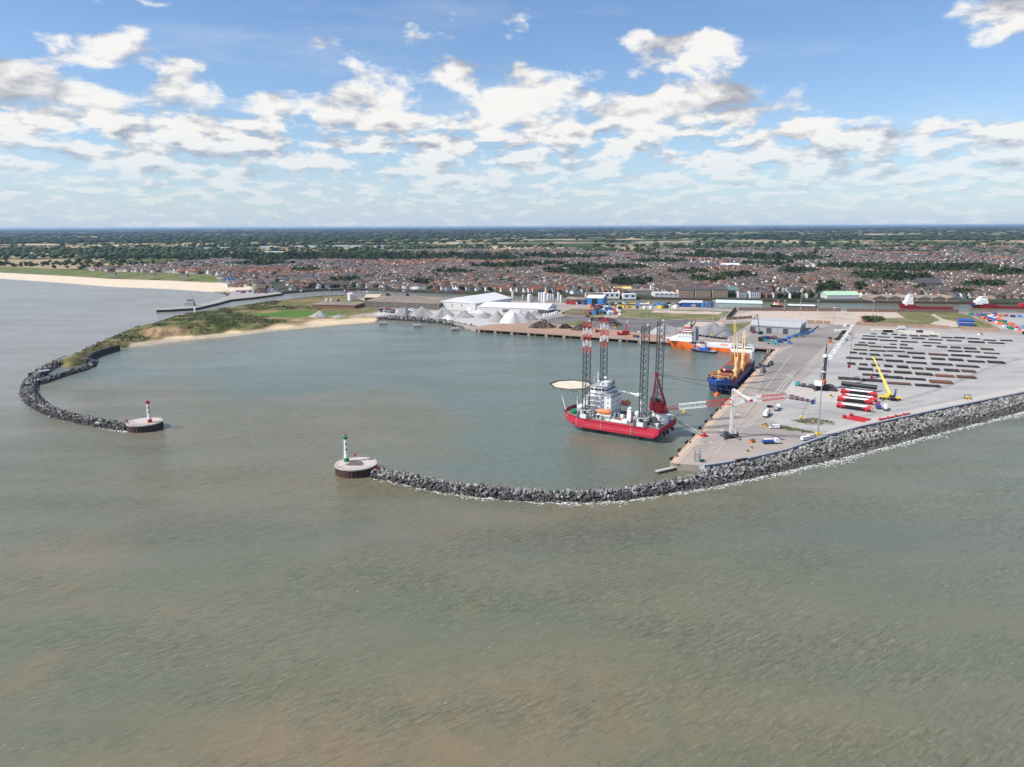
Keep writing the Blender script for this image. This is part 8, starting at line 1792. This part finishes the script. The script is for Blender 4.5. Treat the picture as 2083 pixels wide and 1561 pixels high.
lt = empty('harbour_light', G(397, 640, 3.5), 0, 'small white harbour light on the tip of the spit', 'light'); MB().lathe([(1.2, 0), (1.0, 6), (1.4, 6.4), (.8, 8.5), (.1, 9.5)], 10).build('tower', m_white, lt); MB().box((3, 0, 1.5), (7, 4, 3)).build('hut', m_white, lt)
o = MB().box((0, 0, -.6), (14, 7, 3.4)).box((0, 0, 1.2), (15, 8, .5)).build('pier_stub', m_darkwall); o.location = G(358, 649, 2.4); tag(o, 'short dark pier stub at the outer edge of the spit', 'pier stub')
rc = random.Random(12); ccol = [(m_white, 'white'), (m_grey, 'silver'), (m_navy, 'dark blue'), (m_red, 'red'), (m_black, 'black'), (m_blue, 'blue')]
def far_cars(n, xs, ys, place, grp):
    for i in range(n):
        m, cn = rc.choice(ccol); p = gz(rc.uniform(*xs), rc.uniform(*ys)); key = 'car_'+m.name
        if key not in bpy.data.meshes: me = MB().yprism([(-2.1, .3), (2.1, .3), (2.1, .9), (.9, 1.0), (.4, 1.5), (-1.2, 1.5), (-2.0, 1.0)], -.9, .9).mesh(key, m)
        o = obj('car', bpy.data.meshes[key], label=f'{cn} car {place}', cat='car', group=f'{cn} cars {grp}'); o.location = (p.x, p.y, max(p.z, 3.6)); o.rotation_euler = (0, 0, rc.uniform(0, 3.1)); o.scale = (1.2, 1.2, 1.2)
far_cars(46, (482, 545), (593.5, 599), 'in the car park at the root of the long pier', 'in the pier car park'); far_cars(60, (560, 1000), (588.5, 597), 'parked along the far river road', 'along the far river road')
# ships on the river
def river_ship(a, b, hm, label, B=13, house=.75, hcol=None, deck=2.2, col2=None, hb=10):
    p, q = G(*a, 0), G(*b, 0); d = q-p; L = d.length; r = empty('moored_ship', (p.x, p.y, 0), math.atan2(d.y, d.x), label, 'ship')
    mb, rg = hull_mb(L, B, -2, 3.2, t0=.7, sheer=lambda t: 3.5*sstep(.62, .72, t)+1.5*sstep(.8, 1, t), stern=.95); mb.build('hull', hm, r); deck_mb(rg, .05, .2).build('deck', m_rmat if hm is m_dred else m_grey, r)
    MB().box((L*house, 0, 8), (L*.16, B*.85, 5.5), top=(.9, .95)).build('deckhouse', hcol or m_white, r); MB().box((L*(house-.01), 0, 8+hb*.45), (L*.11, B*.8, hb*.45), top=(.9, .95)).build('upper_house', m_white, r); w = MB().box((L*(house-.02), 0, 8+hb*.8), (L*.08, B*.7, 3), top=(.9, .9)).build('wheelhouse', m_white, r)
    for s in (-1, 1): windows(w, [((L*(house-.02), s*B*.34, 8.3+hb*.8), (1, 0, 0), L*.06, 1.1, (0, s, .1))])
    MB().tube((L*(house-.04), 0, 9+hb*.8), (L*(house-.04), 0, 17+hb*.8), .3, 5, .12).box((L*(house-.04), 0, 14+hb*.8), (.4, 4, .3)).build('mast', m_grey, r); return r, L
river_ship((1934, 629), (1824, 627.5), m_dred, 'dark red supply ship with tall white deckhouse on the river', 16, .80, hb=13); rs, L_ = river_ship((2130, 628), (1968, 626), m_dred, 'long red ship with blue bow and white bridge on the river', 14, .84, hb=9); MB().box((L_*.30, 0, 5), (L_*.1, 10, 4)).build('deck_module', m_red, rs); MB().tube((L_*.45, 0, 3), (L_*.45, 0, 15), .5, 6).tube((L_*.45, 0, 15), (L_*.38, 0, 13), .3, 5).build('deck_crane', m_green_p, rs)
MB().box((L_*.93, 0, 5.2), (L_*.05, 8, 3)).build('bow_block', m_blue, rs)
bg = empty('barge', G(1599, 624, 0), 0, 'low barge with long white cover on the river', 'barge'); bd = G(1664, 625.5, 0)-G(1599, 624, 0); bg.rotation_euler = (0, 0, math.atan2(bd.y, bd.x)); mb, rg = hull_mb(bd.length, 9, -1, 2.0, t0=.9, stern=.95); mb.build('hull', m_dgrey, bg); MB().box((bd.length*.48, 0, 2.8), (bd.length*.86, 7.4, 1.8), top=(.97, .85)).build('cover', m_white, bg)
tg = empty('tug', G(1592, 624.5, 0), R(178), 'black and yellow tug with red wheelhouse roof on the river', 'tug'); mb, rg = hull_mb(19, 8, -1, 2.4, t0=.55, stern=.9, sheer=lambda t: 1.4*t); mb.build('hull', m_black, tg); deck_mb(rg, .05, .1).build('deck', m_yel, tg); MB().box((10, 0, 4.6), (6, 5, 3.6)).build('deckhouse', m_white, tg); MB().box((10.4, 0, 7.6), (4, 4, 2.6)).build('wheelhouse', m_red, tg); MB().tube((7, 0, 5), (7, 0, 10), .8, 8).build('funnel', m_yel, tg); MB().box((2.5, 0, 4), (3, 4, 3)).build('winch', m_orange, tg)
# beach huts and people-scale clutter on the far promenade
for i, (x, y) in enumerate([(225, 559), (305, 561), (372, 563), (455, 571), (462, 570), (470, 569)]):
    far_box('promenade_building', x, y, 18 if i < 3 else 5, 3.0, 8, m_stone if i < 3 else m_lblue, m_gtile if i < 3 else m_blue, ['left shelter on the beach promenade', 'middle shelter on the beach promenade', 'right shelter on the beach promenade', 'left blue kiosk at the end of the beach', 'middle blue kiosk at the end of the beach', 'right blue kiosk at the end of the beach'][i], 'shelter')
far_box('pavilion', 290, 552, 60, 3, 10, m_whall, m_lblue, 'long low pale blue pavilion above the beach slope', 'pavilion')
# ------------------------------------------------------------------ air
hz = MB(); hz.box((0, 37500, 62), (270000, 90000, 138)); ho = hz.build('haze', None); ho.data.materials.clear()
hm_ = bpy.data.materials.new('haze_air'); hm_.use_nodes = True; T = NT(hm_.node_tree); out = T.n('ShaderNodeOutputMaterial'); pv = T.n('ShaderNodeVolumePrincipled')
pv.inputs['Color'].default_value = (.46, .67, .98, 1); pv.inputs['Density'].default_value = 2.5e-5; pv.inputs['Anisotropy'].default_value = .15
T.nt.links.new(pv.outputs[0], out.inputs['Volume']); ho.data.materials.append(hm_); tag(ho, 'thin blue haze over the whole place', 'haze', kind='stuff')
